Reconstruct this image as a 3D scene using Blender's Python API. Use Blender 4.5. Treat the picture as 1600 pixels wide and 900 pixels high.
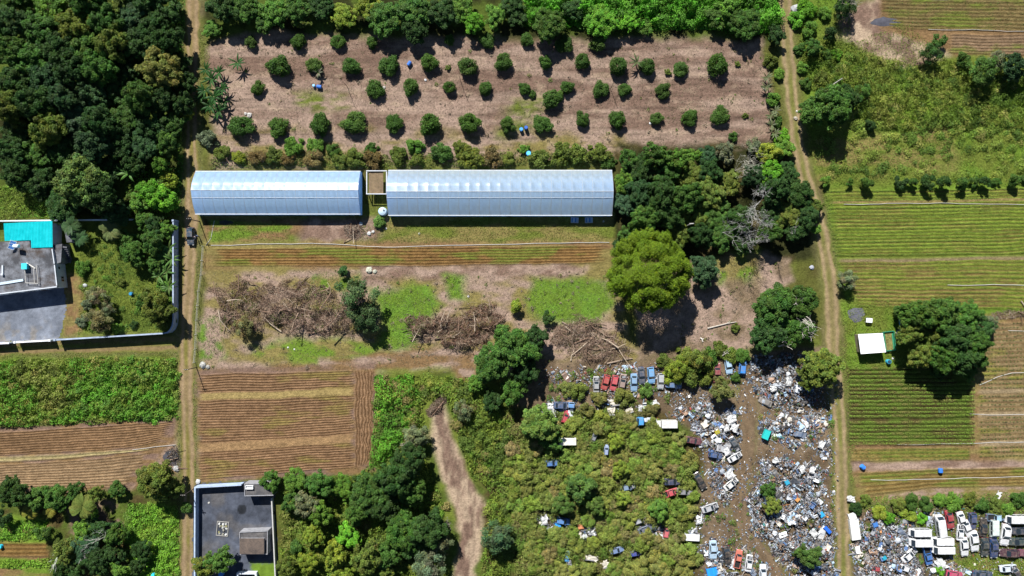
import bpy, math, random
import numpy as np
from mathutils import Vector, Matrix

for o in list(bpy.data.objects):
    bpy.data.objects.remove(o, do_unlink=True)
scene = bpy.context.scene
C = scene.collection

# ------------------------------------------------------------------ camera, sky, sun, exposure
S = 0.145                     # metres per photo pixel on the ground
HC = 1080 * S                 # flying height
cam = bpy.data.cameras.new('drone_camera')
cam.sensor_width = 36.0
cam.lens = 36.0 * 1080 / 1600
cam.clip_start = 1.0
cam.clip_end = 6000.0
cam_o = bpy.data.objects.new('drone_camera', cam)
cam_o.location = (0, 0, HC)
C.objects.link(cam_o)
scene.camera = cam_o

SUN_EL = math.radians(42.0)
SH_DX, SH_DY = math.sin(math.radians(20.0)), -math.cos(math.radians(20.0))   # shadows fall down and a little right
world = bpy.data.worlds.new('World')
scene.world = world
world.use_nodes = True
nt = world.node_tree
sky = nt.nodes.new('ShaderNodeTexSky')
sky.sky_type = 'NISHITA'
sky.sun_disc = False
sky.sun_elevation = SUN_EL
sky.sun_rotation = math.atan2(-SH_DX, -SH_DY)
sky.air_density = 0.75
sky.dust_density = 0.0
bg = nt.nodes['Background']
bg.inputs['Strength'].default_value = 0.05
nt.links.new(sky.outputs['Color'], bg.inputs['Color'])

sun = bpy.data.lights.new('sun', 'SUN')
sun.energy = 5.0
sun.angle = math.radians(0.5)
sun.color = (1.0, 0.98, 0.94)
sun_o = bpy.data.objects.new('sun', sun)
d = Vector((SH_DX * math.cos(SUN_EL), SH_DY * math.cos(SUN_EL), -math.sin(SUN_EL)))
sun_o.rotation_euler = d.to_track_quat('-Z', 'Y').to_euler()
sun_o.location = (0, 60, 200)
C.objects.link(sun_o)

scene.view_settings.view_transform = 'Standard'
scene.view_settings.look = 'None'
scene.view_settings.gamma = 1.0
scene.view_settings.use_curve_mapping = False
scene.view_settings.exposure = 0.85

# ------------------------------------------------------------------ helpers
rng = np.random.RandomState(11)
random.seed(11)
R_ = math.radians

def W(px, py):
    return ((px - 800.0) * S, (450.0 - py) * S)

def P(px, py, h=0.0):
    """ground position of a thing whose point at height h shows at photo pixel (px, py)"""
    k = (HC - h) / HC
    return ((px - 800.0) * S * k, (450.0 - py) * S * k)

def srgb(r, g, b, k=1.0):
    f = lambda c: ((c / 255.0) / 12.92 if c / 255.0 <= 0.04045 else ((c / 255.0 + 0.055) / 1.055) ** 2.4)
    return (f(r) * k, f(g) * k, f(b) * k)

_tab = np.random.RandomState(5).rand(256, 256)
def vnoise(x, y, seed=0):
    x = np.asarray(x, float) + seed * 17.31
    y = np.asarray(y, float) + seed * 9.77
    xi = np.floor(x).astype(int); yi = np.floor(y).astype(int)
    fx = x - xi; fy = y - yi
    fx = fx * fx * (3 - 2 * fx); fy = fy * fy * (3 - 2 * fy)
    a = _tab[xi & 255, yi & 255]; b = _tab[(xi + 1) & 255, yi & 255]
    c = _tab[xi & 255, (yi + 1) & 255]; e = _tab[(xi + 1) & 255, (yi + 1) & 255]
    return (a * (1 - fx) + b * fx) * (1 - fy) + (c * (1 - fx) + e * fx) * fy

def fbm(x, y, octv=4, seed=0):
    s = 0; a = 0.5; t = 0
    for i in range(octv):
        s = s + a * vnoise(x * 2 ** i, y * 2 ** i, seed + i); t += a; a *= 0.5
    return s / t

def sstep(a, b, x):
    t = np.clip((x - a) / (b - a), 0, 1)
    return t * t * (3 - 2 * t)

def sdist(poly, x, y):
    """signed distance, positive inside"""
    p = np.asarray(poly, float)
    n = len(p)
    dmin = np.full(x.shape, 1e9); inside = np.zeros(x.shape, bool)
    for i in range(n):
        ax, ay = p[i]; bx_, by_ = p[(i + 1) % n]
        ex, ey = bx_ - ax, by_ - ay
        t = np.clip(((x - ax) * ex + (y - ay) * ey) / (ex * ex + ey * ey + 1e-9), 0, 1)
        dd = (x - ax - t * ex) ** 2 + (y - ay - t * ey) ** 2
        dmin = np.minimum(dmin, dd)
        if ay != by_:
            cond = ((ay > y) != (by_ > y)) & (x < ex * (y - ay) / (by_ - ay) + ax)
            inside ^= cond
    dmin = np.sqrt(dmin)
    return np.where(inside, dmin, -dmin)

def dline(pts, x, y):
    dmin = np.full(x.shape, 1e9)
    for (ax, ay), (bx_, by_) in zip(pts[:-1], pts[1:]):
        ex, ey = bx_ - ax, by_ - ay
        t = np.clip(((x - ax) * ex + (y - ay) * ey) / (ex * ex + ey * ey + 1e-9), 0, 1)
        dmin = np.minimum(dmin, (x - ax - t * ex) ** 2 + (y - ay - t * ey) ** 2)
    return np.sqrt(dmin)

# ---- meshes
def quad_mesh(name, V, F, col=None, mat=None, smooth=False):
    """V (n,3), F (m,4) numpy; col (n,3) point colours"""
    me = bpy.data.meshes.new(name)
    V = np.asarray(V, np.float32); F = np.asarray(F, np.int32)
    k = F.shape[1]
    me.vertices.add(len(V)); me.vertices.foreach_set('co', V.ravel())
    me.loops.add(F.size); me.loops.foreach_set('vertex_index', F.ravel())
    me.polygons.add(len(F))
    me.polygons.foreach_set('loop_start', np.arange(0, F.size, k, dtype=np.int32))
    me.polygons.foreach_set('loop_total', np.full(len(F), k, np.int32))
    me.polygons.foreach_set('use_smooth', np.full(len(F), bool(smooth), bool))
    me.update(calc_edges=True)
    me.polygons.foreach_set('use_smooth', np.full(len(F), bool(smooth), bool))
    if col is not None:
        at = me.color_attributes.new('Col', 'FLOAT_COLOR', 'POINT')
        c4 = np.ones((len(V), 4), np.float32); c4[:, :3] = col
        at.data.foreach_set('color', c4.ravel())
    if mat: me.materials.append(mat)
    return me

class MB:
    """collects simple solids into one mesh"""
    def __init__(s): s.v = []; s.f = []; s.c = []
    def add(s, vs, fs, col=None):
        o = len(s.v); s.v += [tuple(v) for v in vs]; s.f += [[i + o for i in f] for f in fs]
        s.c += [col or (1, 1, 1)] * len(vs)
    def box(s, x0, x1, y0, y1, z0, z1, M=None, col=None):
        vs = [Vector((x, y, z)) for z in (z0, z1) for y in (y0, y1) for x in (x0, x1)]
        if M is not None: vs = [M @ v for v in vs]
        s.add(vs, [[0, 2, 3, 1], [4, 5, 7, 6], [0, 1, 5, 4], [2, 6, 7, 3], [0, 4, 6, 2], [1, 3, 7, 5]], col)
    def prism(s, poly, z0, z1, col=None):
        n = len(poly)
        a = sum(poly[i][0] * poly[(i + 1) % n][1] - poly[(i + 1) % n][0] * poly[i][1] for i in range(n))
        if a < 0: poly = poly[::-1]
        vs = [(x, y, z0) for x, y in poly] + [(x, y, z1) for x, y in poly]
        fs = [list(range(n))[::-1], list(range(n, 2 * n))] + [[i, (i + 1) % n, n + (i + 1) % n, n + i] for i in range(n)]
        s.add(vs, fs, col)
    def tube(s, pts, r0, r1=None, n=6, col=None, cap=True):
        pts = [Vector(p) for p in pts]
        if r1 is None: r1 = r0
        L = len(pts); vs = []; fs = []
        for i, p in enumerate(pts):
            t = (pts[min(i + 1, L - 1)] - pts[max(i - 1, 0)])
            if t.length < 1e-6: t = Vector((0, 0, 1))
            t.normalize()
            u = t.cross(Vector((0.21, 0.13, 1.0)) if abs(t.z) < 0.95 else Vector((1, 0.1, 0))); u.normalize()
            w = t.cross(u)
            r = r0 + (r1 - r0) * i / max(L - 1, 1)
            for k in range(n):
                a = 2 * math.pi * k / n
                vs.append(p + (u * math.cos(a) + w * math.sin(a)) * r)
        for i in range(L - 1):
            for k in range(n):
                fs.append([i * n + k, i * n + (k + 1) % n, (i + 1) * n + (k + 1) % n, (i + 1) * n + k])
        if cap:
            fs.append(list(range(n))[::-1]); fs.append([(L - 1) * n + k for k in range(n)])
        s.add(vs, fs, col)
    def lathe(s, prof, n=14, M=None, col=None):
        vs = []; fs = []
        for r, z in prof:
            for k in range(n):
                a = 2 * math.pi * k / n
                vs.append(Vector((r * math.cos(a), r * math.sin(a), z)))
        for i in range(len(prof) - 1):
            for k in range(n):
                fs.append([i * n + k, i * n + (k + 1) % n, (i + 1) * n + (k + 1) % n, (i + 1) * n + k])
        fs.append(list(range(n))[::-1]); fs.append([(len(prof) - 1) * n + k for k in range(n)])
        if M is not None: vs = [M @ v for v in vs]
        s.add(vs, fs, col)
    def mesh(s, name, mat=None, smooth=False):
        me = bpy.data.meshes.new(name)
        me.from_pydata(s.v, [], s.f)
        at = me.color_attributes.new('Col', 'FLOAT_COLOR', 'POINT')
        c4 = np.ones((len(s.v), 4), np.float32); c4[:, :3] = np.array(s.c, np.float32).reshape(-1, 3)
        at.data.foreach_set('color', c4.ravel())
        if smooth: me.polygons.foreach_set('use_smooth', np.ones(len(me.polygons), bool))
        if mat: me.materials.append(mat)
        me.update()
        return me

def link(name, me, parent=None, loc=(0, 0, 0), rz=0.0, scale=1.0, color=None):
    o = bpy.data.objects.new(name, me)
    C.objects.link(o)
    o.location = loc
    o.rotation_euler = (0, 0, rz)
    o.scale = (scale, scale, scale) if not hasattr(scale, '__len__') else scale
    if parent is not None: o.parent = parent
    if color is not None: o.color = (color[0], color[1], color[2], 1.0)
    return o

def tag(o, label, cat, group=None, kind=None):
    o['label'] = label; o['category'] = cat
    if group: o['group'] = group
    if kind: o['kind'] = kind
    return o

def struct(o):
    o['kind'] = 'structure'; return o

def thing(name, label, cat, loc=(0, 0, 0), rz=0.0, group=None, scale=1.0):
    o = link(name, None, None, loc, rz, scale)
    o.empty_display_size = 0.5
    return tag(o, label, cat, group)

ORD = ['first', 'second', 'third', 'fourth', 'fifth', 'sixth', 'seventh', 'eighth', 'ninth', 'tenth', 'eleventh', 'twelfth',
       'thirteenth', 'fourteenth', 'fifteenth', 'sixteenth', 'seventeenth', 'eighteenth', 'nineteenth', 'twentieth']

# ---- materials
def new_mat(name):
    m = bpy.data.materials.new(name); m.use_nodes = True
    return m, m.node_tree, m.node_tree.nodes['Principled BSDF']

def N(t, kind, **kw):
    n = t.nodes.new(kind)
    for k, v in kw.items(): setattr(n, k, v)
    return n

def mixmul(t, a, b):
    m = N(t, 'ShaderNodeMix', data_type='RGBA', blend_type='MULTIPLY')
    m.inputs[0].default_value = 1.0
    t.links.new(a, m.inputs[6]); t.links.new(b, m.inputs[7])
    return m.outputs[2]

def noise_ramp(t, scale, lo, hi, detail=6, rough=0.65, vec=None, c0=0.3, c1=0.7):
    n = N(t, 'ShaderNodeTexNoise'); n.inputs['Scale'].default_value = scale
    n.inputs['Detail'].default_value = detail; n.inputs['Roughness'].default_value = rough
    if vec is not None: t.links.new(vec, n.inputs['Vector'])
    r = N(t, 'ShaderNodeValToRGB')
    r.color_ramp.elements[0].position = c0; r.color_ramp.elements[1].position = c1
    lo = lo if hasattr(lo, '__len__') else (lo, lo, lo); hi = hi if hasattr(hi, '__len__') else (hi, hi, hi)
    r.color_ramp.elements[0].color = (*lo, 1); r.color_ramp.elements[1].color = (*hi, 1)
    t.links.new(n.outputs['Fac'], r.inputs['Fac'])
    return n, r.outputs['Color']

def coords(t, scale=(1, 1, 1), kind='Object'):
    tc = N(t, 'ShaderNodeTexCoord'); mp = N(t, 'ShaderNodeMapping')
    mp.inputs['Scale'].default_value = scale
    t.links.new(tc.outputs[kind], mp.inputs['Vector'])
    return mp.outputs['Vector']

def ground_mat(name, bump=0.25, rough=0.95, s1=1.3, s2=7.0, streak=False):
    """vertex colours are the real soil, straw and turf colours; noise gives grain and relief"""
    m, t, b = new_mat(name)
    at = N(t, 'ShaderNodeAttribute', attribute_name='Col')
    v = coords(t, (0.35, 1.6, 1) if streak else (1, 1, 1))
    n1, c1 = noise_ramp(t, s1, 0.66, 1.32, 6, 0.75, v)
    n2, c2 = noise_ramp(t, s2, 0.74, 1.24, 3, 0.7, v)
    c = mixmul(t, mixmul(t, at.outputs['Color'], c1), c2)
    t.links.new(c, b.inputs['Base Color'])
    b.inputs['Roughness'].default_value = rough
    b.inputs['Specular IOR Level'].default_value = 0.02
    bp = N(t, 'ShaderNodeBump'); bp.inputs['Strength'].default_value = bump; bp.inputs['Distance'].default_value = 0.5
    t.links.new(n2.outputs['Fac'], bp.inputs['Height']); t.links.new(bp.outputs['Normal'], b.inputs['Normal'])
    return m

def leaf_mat():
    m, t, b = new_mat('foliage')
    at = N(t, 'ShaderNodeAttribute', attribute_name='Col')
    oi = N(t, 'ShaderNodeObjectInfo')
    c = mixmul(t, at.outputs['Color'], oi.outputs['Color'])
    t.links.new(c, b.inputs['Base Color'])
    b.inputs['Roughness'].default_value = 0.5
    b.inputs['Specular IOR Level'].default_value = 0.14
    tr = N(t, 'ShaderNodeBsdfTranslucent')
    t.links.new(c, tr.inputs['Color'])
    mx = N(t, 'ShaderNodeMixShader'); mx.inputs['Fac'].default_value = 0.2
    out = t.nodes['Material Output']
    t.links.new(b.outputs[0], mx.inputs[1]); t.links.new(tr.outputs[0], mx.inputs[2])
    t.links.new(mx.outputs[0], out.inputs['Surface'])
    return m

def plain(name, col, rough=0.7, spec=0.3, metal=0.0, var=0.15, scale=3.0, usecol=False, objcol=False, bump=0.0):
    m, t, b = new_mat(name)
    n, c = noise_ramp(t, scale, 1 - var, 1 + var, 5, 0.6, coords(t))
    if usecol:
        src = N(t, 'ShaderNodeAttribute', attribute_name='Col').outputs['Color']
    elif objcol:
        src = N(t, 'ShaderNodeObjectInfo').outputs['Color']
    else:
        r = N(t, 'ShaderNodeRGB'); r.outputs[0].default_value = (*col, 1); src = r.outputs[0]
    t.links.new(mixmul(t, src, c), b.inputs['Base Color'])
    b.inputs['Roughness'].default_value = rough
    b.inputs['Specular IOR Level'].default_value = spec
    b.inputs['Metallic'].default_value = metal
    if bump:
        bp = N(t, 'ShaderNodeBump'); bp.inputs['Strength'].default_value = bump; bp.inputs['Distance'].default_value = 0.1
        t.links.new(n.outputs['Fac'], bp.inputs['Height']); t.links.new(bp.outputs['Normal'], b.inputs['Normal'])
    return m

M_GROUND = ground_mat('ground_soil', 0.4, s1=0.9, s2=2.4)
M_FIELD = ground_mat('tilled_soil', 0.5, s1=0.8, s2=3.0)
M_TRACK = ground_mat('track_soil', 0.3, s1=1.0, s2=6.0)
M_YARD = ground_mat('yard_surface', 0.15, 0.85, s1=0.5, s2=9.0)
M_LEAF = leaf_mat()
M_BARK = plain('bark', (0.12, 0.09, 0.065), 0.9, 0.1, var=0.35, scale=6, bump=0.4)
M_DEAD = plain('dead_wood', (0.42, 0.39, 0.35), 0.9, 0.1, var=0.25, scale=5)
M_STICK = plain('dry_branches', (1, 1, 1), 0.9, 0.1, usecol=True, var=0.2)
M_WALL = plain('painted_render', (0.62, 0.66, 0.70), 0.85, 0.2, var=0.18, scale=1.2, bump=0.1)
M_PIPE = plain('white_pipe', (0.50, 0.48, 0.44), 0.6, 0.3, var=0.15)
M_OBJ = plain('painted_part', (1, 1, 1), 0.55, 0.35, objcol=True, var=0.12, scale=4)
M_SCRAP = plain('scrap_mix', (1, 1, 1), 0.55, 0.35, usecol=True, var=0.3, scale=4)
M_PAINT = plain('car_paint', (1, 1, 1), 0.28, 0.5, objcol=True, var=0.10, scale=1.5)
M_GLASS = plain('dark_glass', (0.018, 0.025, 0.032), 0.08, 0.6, var=0.1)
M_RUBBER = plain('rubber', (0.02, 0.02, 0.021), 0.85, 0.2)
M_STEEL = plain('steel', (0.35, 0.35, 0.36), 0.45, 0.5, metal=0.4, var=0.2)
# ------------------------------------------------------------------ colours of the ground (albedo)
KA = 1 / 1.6
STRAW = srgb(174, 149, 132, KA); STRAW2 = srgb(138, 113, 98, KA); PALE = srgb(196, 172, 146, KA)
SOIL = srgb(142, 114, 80, KA); SOIL2 = srgb(118, 94, 64, KA)
OLIVE = srgb(114, 126, 54, KA); OLIVE2 = srgb(92, 108, 46, KA); DRYG = srgb(144, 131, 80, KA)
GRASS = srgb(114, 142, 52, KA); BRIGHT = srgb(112, 148, 54, KA)
LITTER = srgb(58, 60, 34, KA); LITTER2 = srgb(88, 78, 48, KA)
DIRT = srgb(136, 117, 94, KA); DIRT2 = srgb(112, 95, 75, KA)

TRACK_L = [(303, -150), (301, 60), (298, 150), (300, 260), (300, 330), (296, 430), (290, 520), (291, 600), (294, 700), (295, 800), (290, 1050)]
TRACK_R = [(1222, -150), (1228, 20), (1232, 90), (1240, 180), (1252, 260), (1275, 330), (1290, 390), (1300, 470), (1302, 560), (1312, 650), (1316, 760), (1318, 900), (1320, 1050)]
TRACK_LANE = [(-150, 552), (0, 545), (120, 541), (230, 538), (285, 536)]
PATH_MID = [(682, 640), (692, 680), (710, 740), (735, 790), (735, 850), (725, 900), (725, 1050)]
PATH_YARD = [(1172, 560), (1165, 620), (1170, 680), (1158, 740), (1150, 790), (1175, 850), (1210, 890), (1240, 960)]

ZONES = [
 # poly, colour a, colour b, noise size px, edge softness px, edge raggedness px, streak
 ([(-200, -200), (300, -200), (300, 335), (-200, 345)], LITTER, OLIVE2, 40, 8, 20, 1),
 ([(310, -200), (1230, -200), (1230, 70), (310, 50)], LITTER, OLIVE2, 30, 8, 10, 1),
 ([(325, 62), (420, 50), (560, 58), (760, 62), (960, 60), (1190, 62), (1205, 150), (1208, 235), (960, 240), (340, 248)], STRAW, STRAW2, 26, 8, 9, 3),
 ([(335, 205), (960, 205), (1000, 245), (335, 262)], DRYG, STRAW, 26, 14, 14, 2),
 ([(455, 142), (540, 146), (545, 172), (470, 172)], OLIVE, STRAW, 12, 10, 10, 2),
 ([(800, 150), (850, 150), (830, 215), (770, 220)], OLIVE, STRAW, 14, 14, 12, 2),
 ([(960, 225), (1290, 225), (1285, 400), (1110, 420), (960, 420)], LITTER, LITTER2, 30, 8, 10, 1),
 # strip below the tunnels
 ([(318, 335), (960, 335), (958, 390), (318, 392)], OLIVE, DRYG, 22, 5, 6, 2),
 ([(318, 340), (575, 340), (560, 362), (318, 372)], LITTER2, SOIL, 14, 6, 8, 2),
 ([(330, 345), (455, 345), (455, 375), (330, 378)], GRASS, SOIL, 16, 6, 8, 3),
 ([(470, 345), (600, 340), (590, 378), (470, 380)], STRAW2, STRAW, 16, 8, 10, 1),
 ([(318, 378), (956, 378), (954, 422), (318, 424)], SOIL, DRYG, 30, 5, 6, 4),
 ([(318, 421), (960, 415), (975, 520), (1010, 560), (760, 585), (318, 580)], STRAW, DRYG, 26, 8, 10, 1.5),
 ([(560, 415), (900, 412), (900, 432), (560, 440)], STRAW, STRAW2, 16, 8, 10, 1.5),
 ([(580, 452), (660, 448), (690, 480), (665, 515), (650, 545), (585, 545), (600, 500)], GRASS, BRIGHT, 18, 9, 12, 1),
 ([(690, 430), (725, 430), (725, 470), (700, 468)], GRASS, BRIGHT, 14, 8, 8, 1),
 ([(835, 436), (945, 438), (958, 478), (930, 505), (850, 505), (815, 470)], BRIGHT, GRASS, 20, 10, 12, 1),
 ([(312, 498), (345, 495), (350, 555), (312, 565)], BRIGHT, STRAW, 14, 8, 8, 1),
 ([(490, 430), (560, 428), (565, 452), (490, 455)], GRASS, DRYG, 14, 8, 8, 1),
 ([(380, 535), (560, 530), (640, 560), (700, 580), (560, 582), (400, 560)], GRASS, DRYG, 18, 12, 14, 2),
 ([(500, 560), (690, 545), (740, 560), (735, 575), (590, 578), (500, 578)], SOIL, STRAW, 16, 6, 8, 2),
 ([(705, 560), (745, 545), (750, 600), (715, 610)], SOIL, STRAW, 12, 8, 8, 1),
 ([(582, 585), (740, 588), (800, 620), (830, 700), (800, 900), (440, 900), (440, 750), (575, 735)], OLIVE, OLIVE2, 24, 8, 12, 1),
 # left meadow and lower left
 ([(-200, 555), (283, 555), (284, 655), (-200, 672)], OLIVE, GRASS, 28, 6, 8, 1),
 ([(-200, 765), (200, 760), (285, 740), (285, 1050), (-200, 1050)], OLIVE2, LITTER2, 26, 6, 8, 1),
 ([(-200, 805), (75, 805), (80, 1050), (-200, 1050)], SOIL, GRASS, 20, 6, 8, 4),
 ([(200, 790), (280, 785), (285, 1050), (195, 1050)], GRASS, OLIVE, 22, 6, 8, 1),
 ([(105, 790), (200, 775), (195, 830), (110, 840)], STRAW2, OLIVE2, 14, 6, 10, 1),
 ([(200, 700), (285, 662), (287, 740), (205, 765)], STRAW, SOIL, 18, 6, 8, 1),
 ([(303, 575), (588, 568), (587, 738), (304, 753)], SOIL, STRAW2, 14, 4, 5, 3),
 ([(-60, 670), (283, 652), (262, 700), (206, 764), (-60, 770)], SOIL, STRAW2, 14, 4, 5, 3),
 # house plot
 ([(0, 345), (275, 345), (272, 520), (-200, 540), (-200, 345)], OLIVE, OLIVE2, 24, 4, 3, 1),
 ([(95, 420), (128, 430), (128, 520), (95, 530)], SOIL, DRYG, 14, 6, 8, 1),
 # junk yard
 ([(830, 560), (1010, 560), (1100, 545), (1300, 545), (1312, 660), (1316, 760), (1318, 1050), (800, 1050), (800, 640)], DIRT2, DIRT, 30, 6, 8, 1),
 ([(800, 640), (1040, 640), (1100, 700), (1080, 1050), (770, 1050), (750, 700)], OLIVE2, LITTER2, 20, 8, 12, 1),
 ([(985, 420), (1110, 400), (1235, 400), (1240, 440), (1190, 480), (1180, 540), (1000, 560)], STRAW, DIRT, 24, 6, 10, 1),
 ([(1110, 400), (1185, 395), (1190, 440), (1120, 445)], GRASS, DRYG, 14, 10, 10, 1),
 # right side
 ([(1240, -200), (1800, -200), (1800, 295), (1290, 295), (1262, 255)], OLIVE, GRASS, 34, 6, 8, 1),
 ([(1270, 215), (1480, 195), (1500, 265), (1280, 280)], DRYG, OLIVE, 22, 14, 14, 2),
 ([(1310, 20), (1370, 0), (1480, 85), (1440, 110), (1400, 100), (1310, 60)], PALE, STRAW2, 16, 8, 12, 1),
 ([(1340, -200), (1800, -200), (1800, 90), (1490, 88), (1375, 45)], SOIL2, SOIL, 26, 6, 8, 5),
 ([(1285, 288), (1800, 285), (1800, 495), (1530, 495), (1330, 480), (1300, 420)], OLIVE, GRASS, 30, 4, 5, 3),
 ([(1305, 470), (1530, 475), (1540, 600), (1325, 580)], OLIVE, GRASS, 26, 6, 8, 1),
 ([(1322, 573), (1522, 573), (1522, 696), (1322, 696)], OLIVE2, LITTER2, 12, 4, 4, 2),  # plot ground coloured darker to deepen the shaded gaps between crop rows
 ([(1520, 490), (1800, 490), (1800, 730), (1520, 725)], SOIL, DRYG, 22, 5, 6, 2),
 ([(1322, 692), (1800, 690), (1800, 780), (1340, 785)], DRYG, SOIL, 24, 5, 6, 4),
 ([(1330, 722), (1800, 715), (1800, 728), (1330, 736)], STRAW, STRAW2, 10, 4, 5, 3),
 ([(1400, 765), (1800, 755), (1800, 778), (1350, 790)], STRAW, DRYG, 12, 4, 7, 2),
 ([(1330, 785), (1800, 770), (1800, 1050), (1330, 1050)], DIRT2, OLIVE2, 22, 5, 8, 1),
 ([(1485, 860), (1800, 865), (1800, 1050), (1490, 1050)], OLIVE, DRYG, 18, 8, 10, 1),
 ([(1480, 810), (1800, 810), (1800, 870), (1480, 870)], OLIVE, DIRT2, 14, 8, 10, 1),
]

def ground_colours(x, y):
    """x, y photo pixels -> albedo"""
    wx = (fbm(x / 26, y / 26, 4, 1) - 0.5) * 2; wy = (fbm(x / 26, y / 26, 4, 7) - 0.5) * 2
    n0 = fbm(x / 40, y / 40, 4, 3)[..., None]
    col = np.array(OLIVE) * (1 - n0) + np.array(LITTER2) * n0
    for i, (poly, ca, cb, ns, soft, rag, streak) in enumerate(ZONES):
        xs = [p[0] for p in poly]; ys = [p[1] for p in poly]; mg = soft + rag + 4
        m = (x > min(xs) - mg) & (x < max(xs) + mg) & (y > min(ys) - mg) & (y < max(ys) + mg)
        if not m.any(): continue
        X, Y = x[m], y[m]
        sd = sdist(poly, X + wx[m] * rag, Y + wy[m] * rag)
        w = sstep(-soft, soft, sd)[:, None]
        n = sstep(0.36, 0.64, fbm(X / ns / streak, Y / ns * (1.6 if streak > 1 else 1), 5, 20 + i))[:, None]
        n2 = 0.82 + 0.36 * fbm(X / 7 / streak, Y / 7, 3, 50 + i)[:, None]
        c = (np.array(ca) * (1 - n) + np.array(cb) * n) * n2
        col[m] = col[m] * (1 - w) + c * w
    om = sstep(-4, 8, sdist(ZONES[2][0], x, y))
    ln = sstep(.5, .78, fbm(x / 70, y / 3.0, 3, 95)) * om
    lt = sstep(.55, .8, fbm(x / 22, y / 9, 4, 96)) * om
    col = col * (1 - .30 * ln)[..., None]; col = col * (1 - .45 * lt)[..., None] + np.array(PALE) * (.45 * lt)[..., None]
    # worn soil beside the tracks
    for line, hw, ca in ((TRACK_L, 15, DIRT), (TRACK_R, 13, DIRT), (TRACK_LANE, 14, DIRT), (PATH_YARD, 13, DIRT)):
        dd = dline(line, x, y) + wx * 6
        w = (sstep(hw + 9, hw - 4, dd) * (0.55 + 0.45 * n0[..., 0]))[..., None]
        n = fbm(x / 9, y / 22, 4, 90)[..., None]
        c = np.array(ca) * (1 - n) + np.array(OLIVE) * n
        col = col * (1 - w) + c * w
    dd = dline(PATH_MID, x, y) + wx * 9
    wdt = np.interp(y, [630, 700, 790, 900], [12, 18, 23, 18])
    w = sstep(6, -6, dd - wdt)[..., None]
    n = sstep(0.35, 0.65, fbm(x / 10, y / 26, 4, 91))[..., None]
    c = (np.array(PALE) * (1 - n) + np.array(STRAW2) * n) * (1 - .22 * np.exp(-((np.abs(dd - 7)) / 3.0) ** 2))[..., None]
    col = col * (1 - w) + c * w
    return col

def build_ground():
    fx = np.arange(-120, 1721, 2.5); fy = np.arange(-120, 1021, 2.5)
    gx = np.concatenate([[-12000, -4000, -1500, -600, -300], fx, [1900, 2300, 3200, 6000, 13000]])
    gy = np.concatenate([[-12000, -4000, -1500, -600, -300], fy, [1200, 1600, 2500, 5000, 12000]])
    X, Y = np.meshgrid(gx, gy)
    col = ground_colours(np.clip(X, -400, 2000), np.clip(Y, -400, 1300))
    V = np.stack([(X - 800) * S, (450 - Y) * S, np.zeros_like(X)], -1).reshape(-1, 3)
    nx, ny = len(gx), len(gy)
    i = np.arange(nx * ny).reshape(ny, nx)
    F = np.stack([i[1:, :-1], i[1:, 1:], i[:-1, 1:], i[:-1, :-1]], -1).reshape(-1, 4)
    me = quad_mesh('ground', V, F, col.reshape(-1, 3), M_GROUND, True)
    struct(link('ground', me))
build_ground()

def strip(name, line, hw, z, cfun, mat=M_TRACK, step=6.0, nacross=14, rag=0.28, seed=0):
    """a road-like sheet along a pixel polyline with ragged edges; cfun(u -1..1, s, X, Y) -> colour"""
    pts = np.array(line, float)
    # smooth by Chaikin
    for _ in range(3):
        q = [pts[0]]
        for a, b in zip(pts[:-1], pts[1:]):
            q += [a * .75 + b * .25, a * .25 + b * .75]
        q.append(pts[-1]); pts = np.array(q)
    seg = np.r_[0, np.cumsum(np.hypot(*np.diff(pts, axis=0).T))]
    n = int(seg[-1] / step)
    s = np.linspace(0, seg[-1], n)
    cx = np.interp(s, seg, pts[:, 0]); cy = np.interp(s, seg, pts[:, 1])
    tx = np.gradient(cx); ty = np.gradient(cy); l = np.hypot(tx, ty); nxv = -ty / l; nyv = tx / l
    hwv = hw if not callable(hw) else hw(cx, cy)
    u = np.linspace(-1, 1, nacross)
    U, Sx = np.meshgrid(u, s)
    le = 1 + rag * (fbm(s / 14, s * 0 + 1.5, 4, seed + 1) - 0.5) * 2
    re = 1 + rag * (fbm(s / 14, s * 0 + 7.5, 4, seed + 2) - 0.5) * 2
    sc = np.where(U < 0, le[:, None], re[:, None]) * (hwv if np.isscalar(hwv) else hwv[:, None])
    X = cx[:, None] + nxv[:, None] * U * sc; Y = cy[:, None] + nyv[:, None] * U * sc
    col = cfun(U, Sx, X, Y)
    # the ragged rim keeps the colour of the turf it fades into
    g = ground_colours(X.ravel(), Y.ravel()).reshape(col.shape)
    w = sstep(1.0, 0.72, np.abs(U) + 0.18 * (fbm(X / 6, Y / 6, 3, 4) - 0.5) * 2)[..., None]
    col = col * w + g * (1 - w)
    V = np.stack([(X - 800) * S, (450 - Y) * S, np.full_like(X, z)], -1).reshape(-1, 3)
    ny, nx = X.shape
    i = np.arange(nx * ny).reshape(ny, nx)
    F = np.stack([i[1:, :-1], i[1:, 1:], i[:-1, 1:], i[:-1, :-1]], -1).reshape(-1, 4)
    me = quad_mesh(name, V, F, col.reshape(-1, 3), mat)
    # faces up
    me.update()
    if me.polygons[0].normal.z < 0: me.flip_normals()
    return struct(link(name, me))

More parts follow.
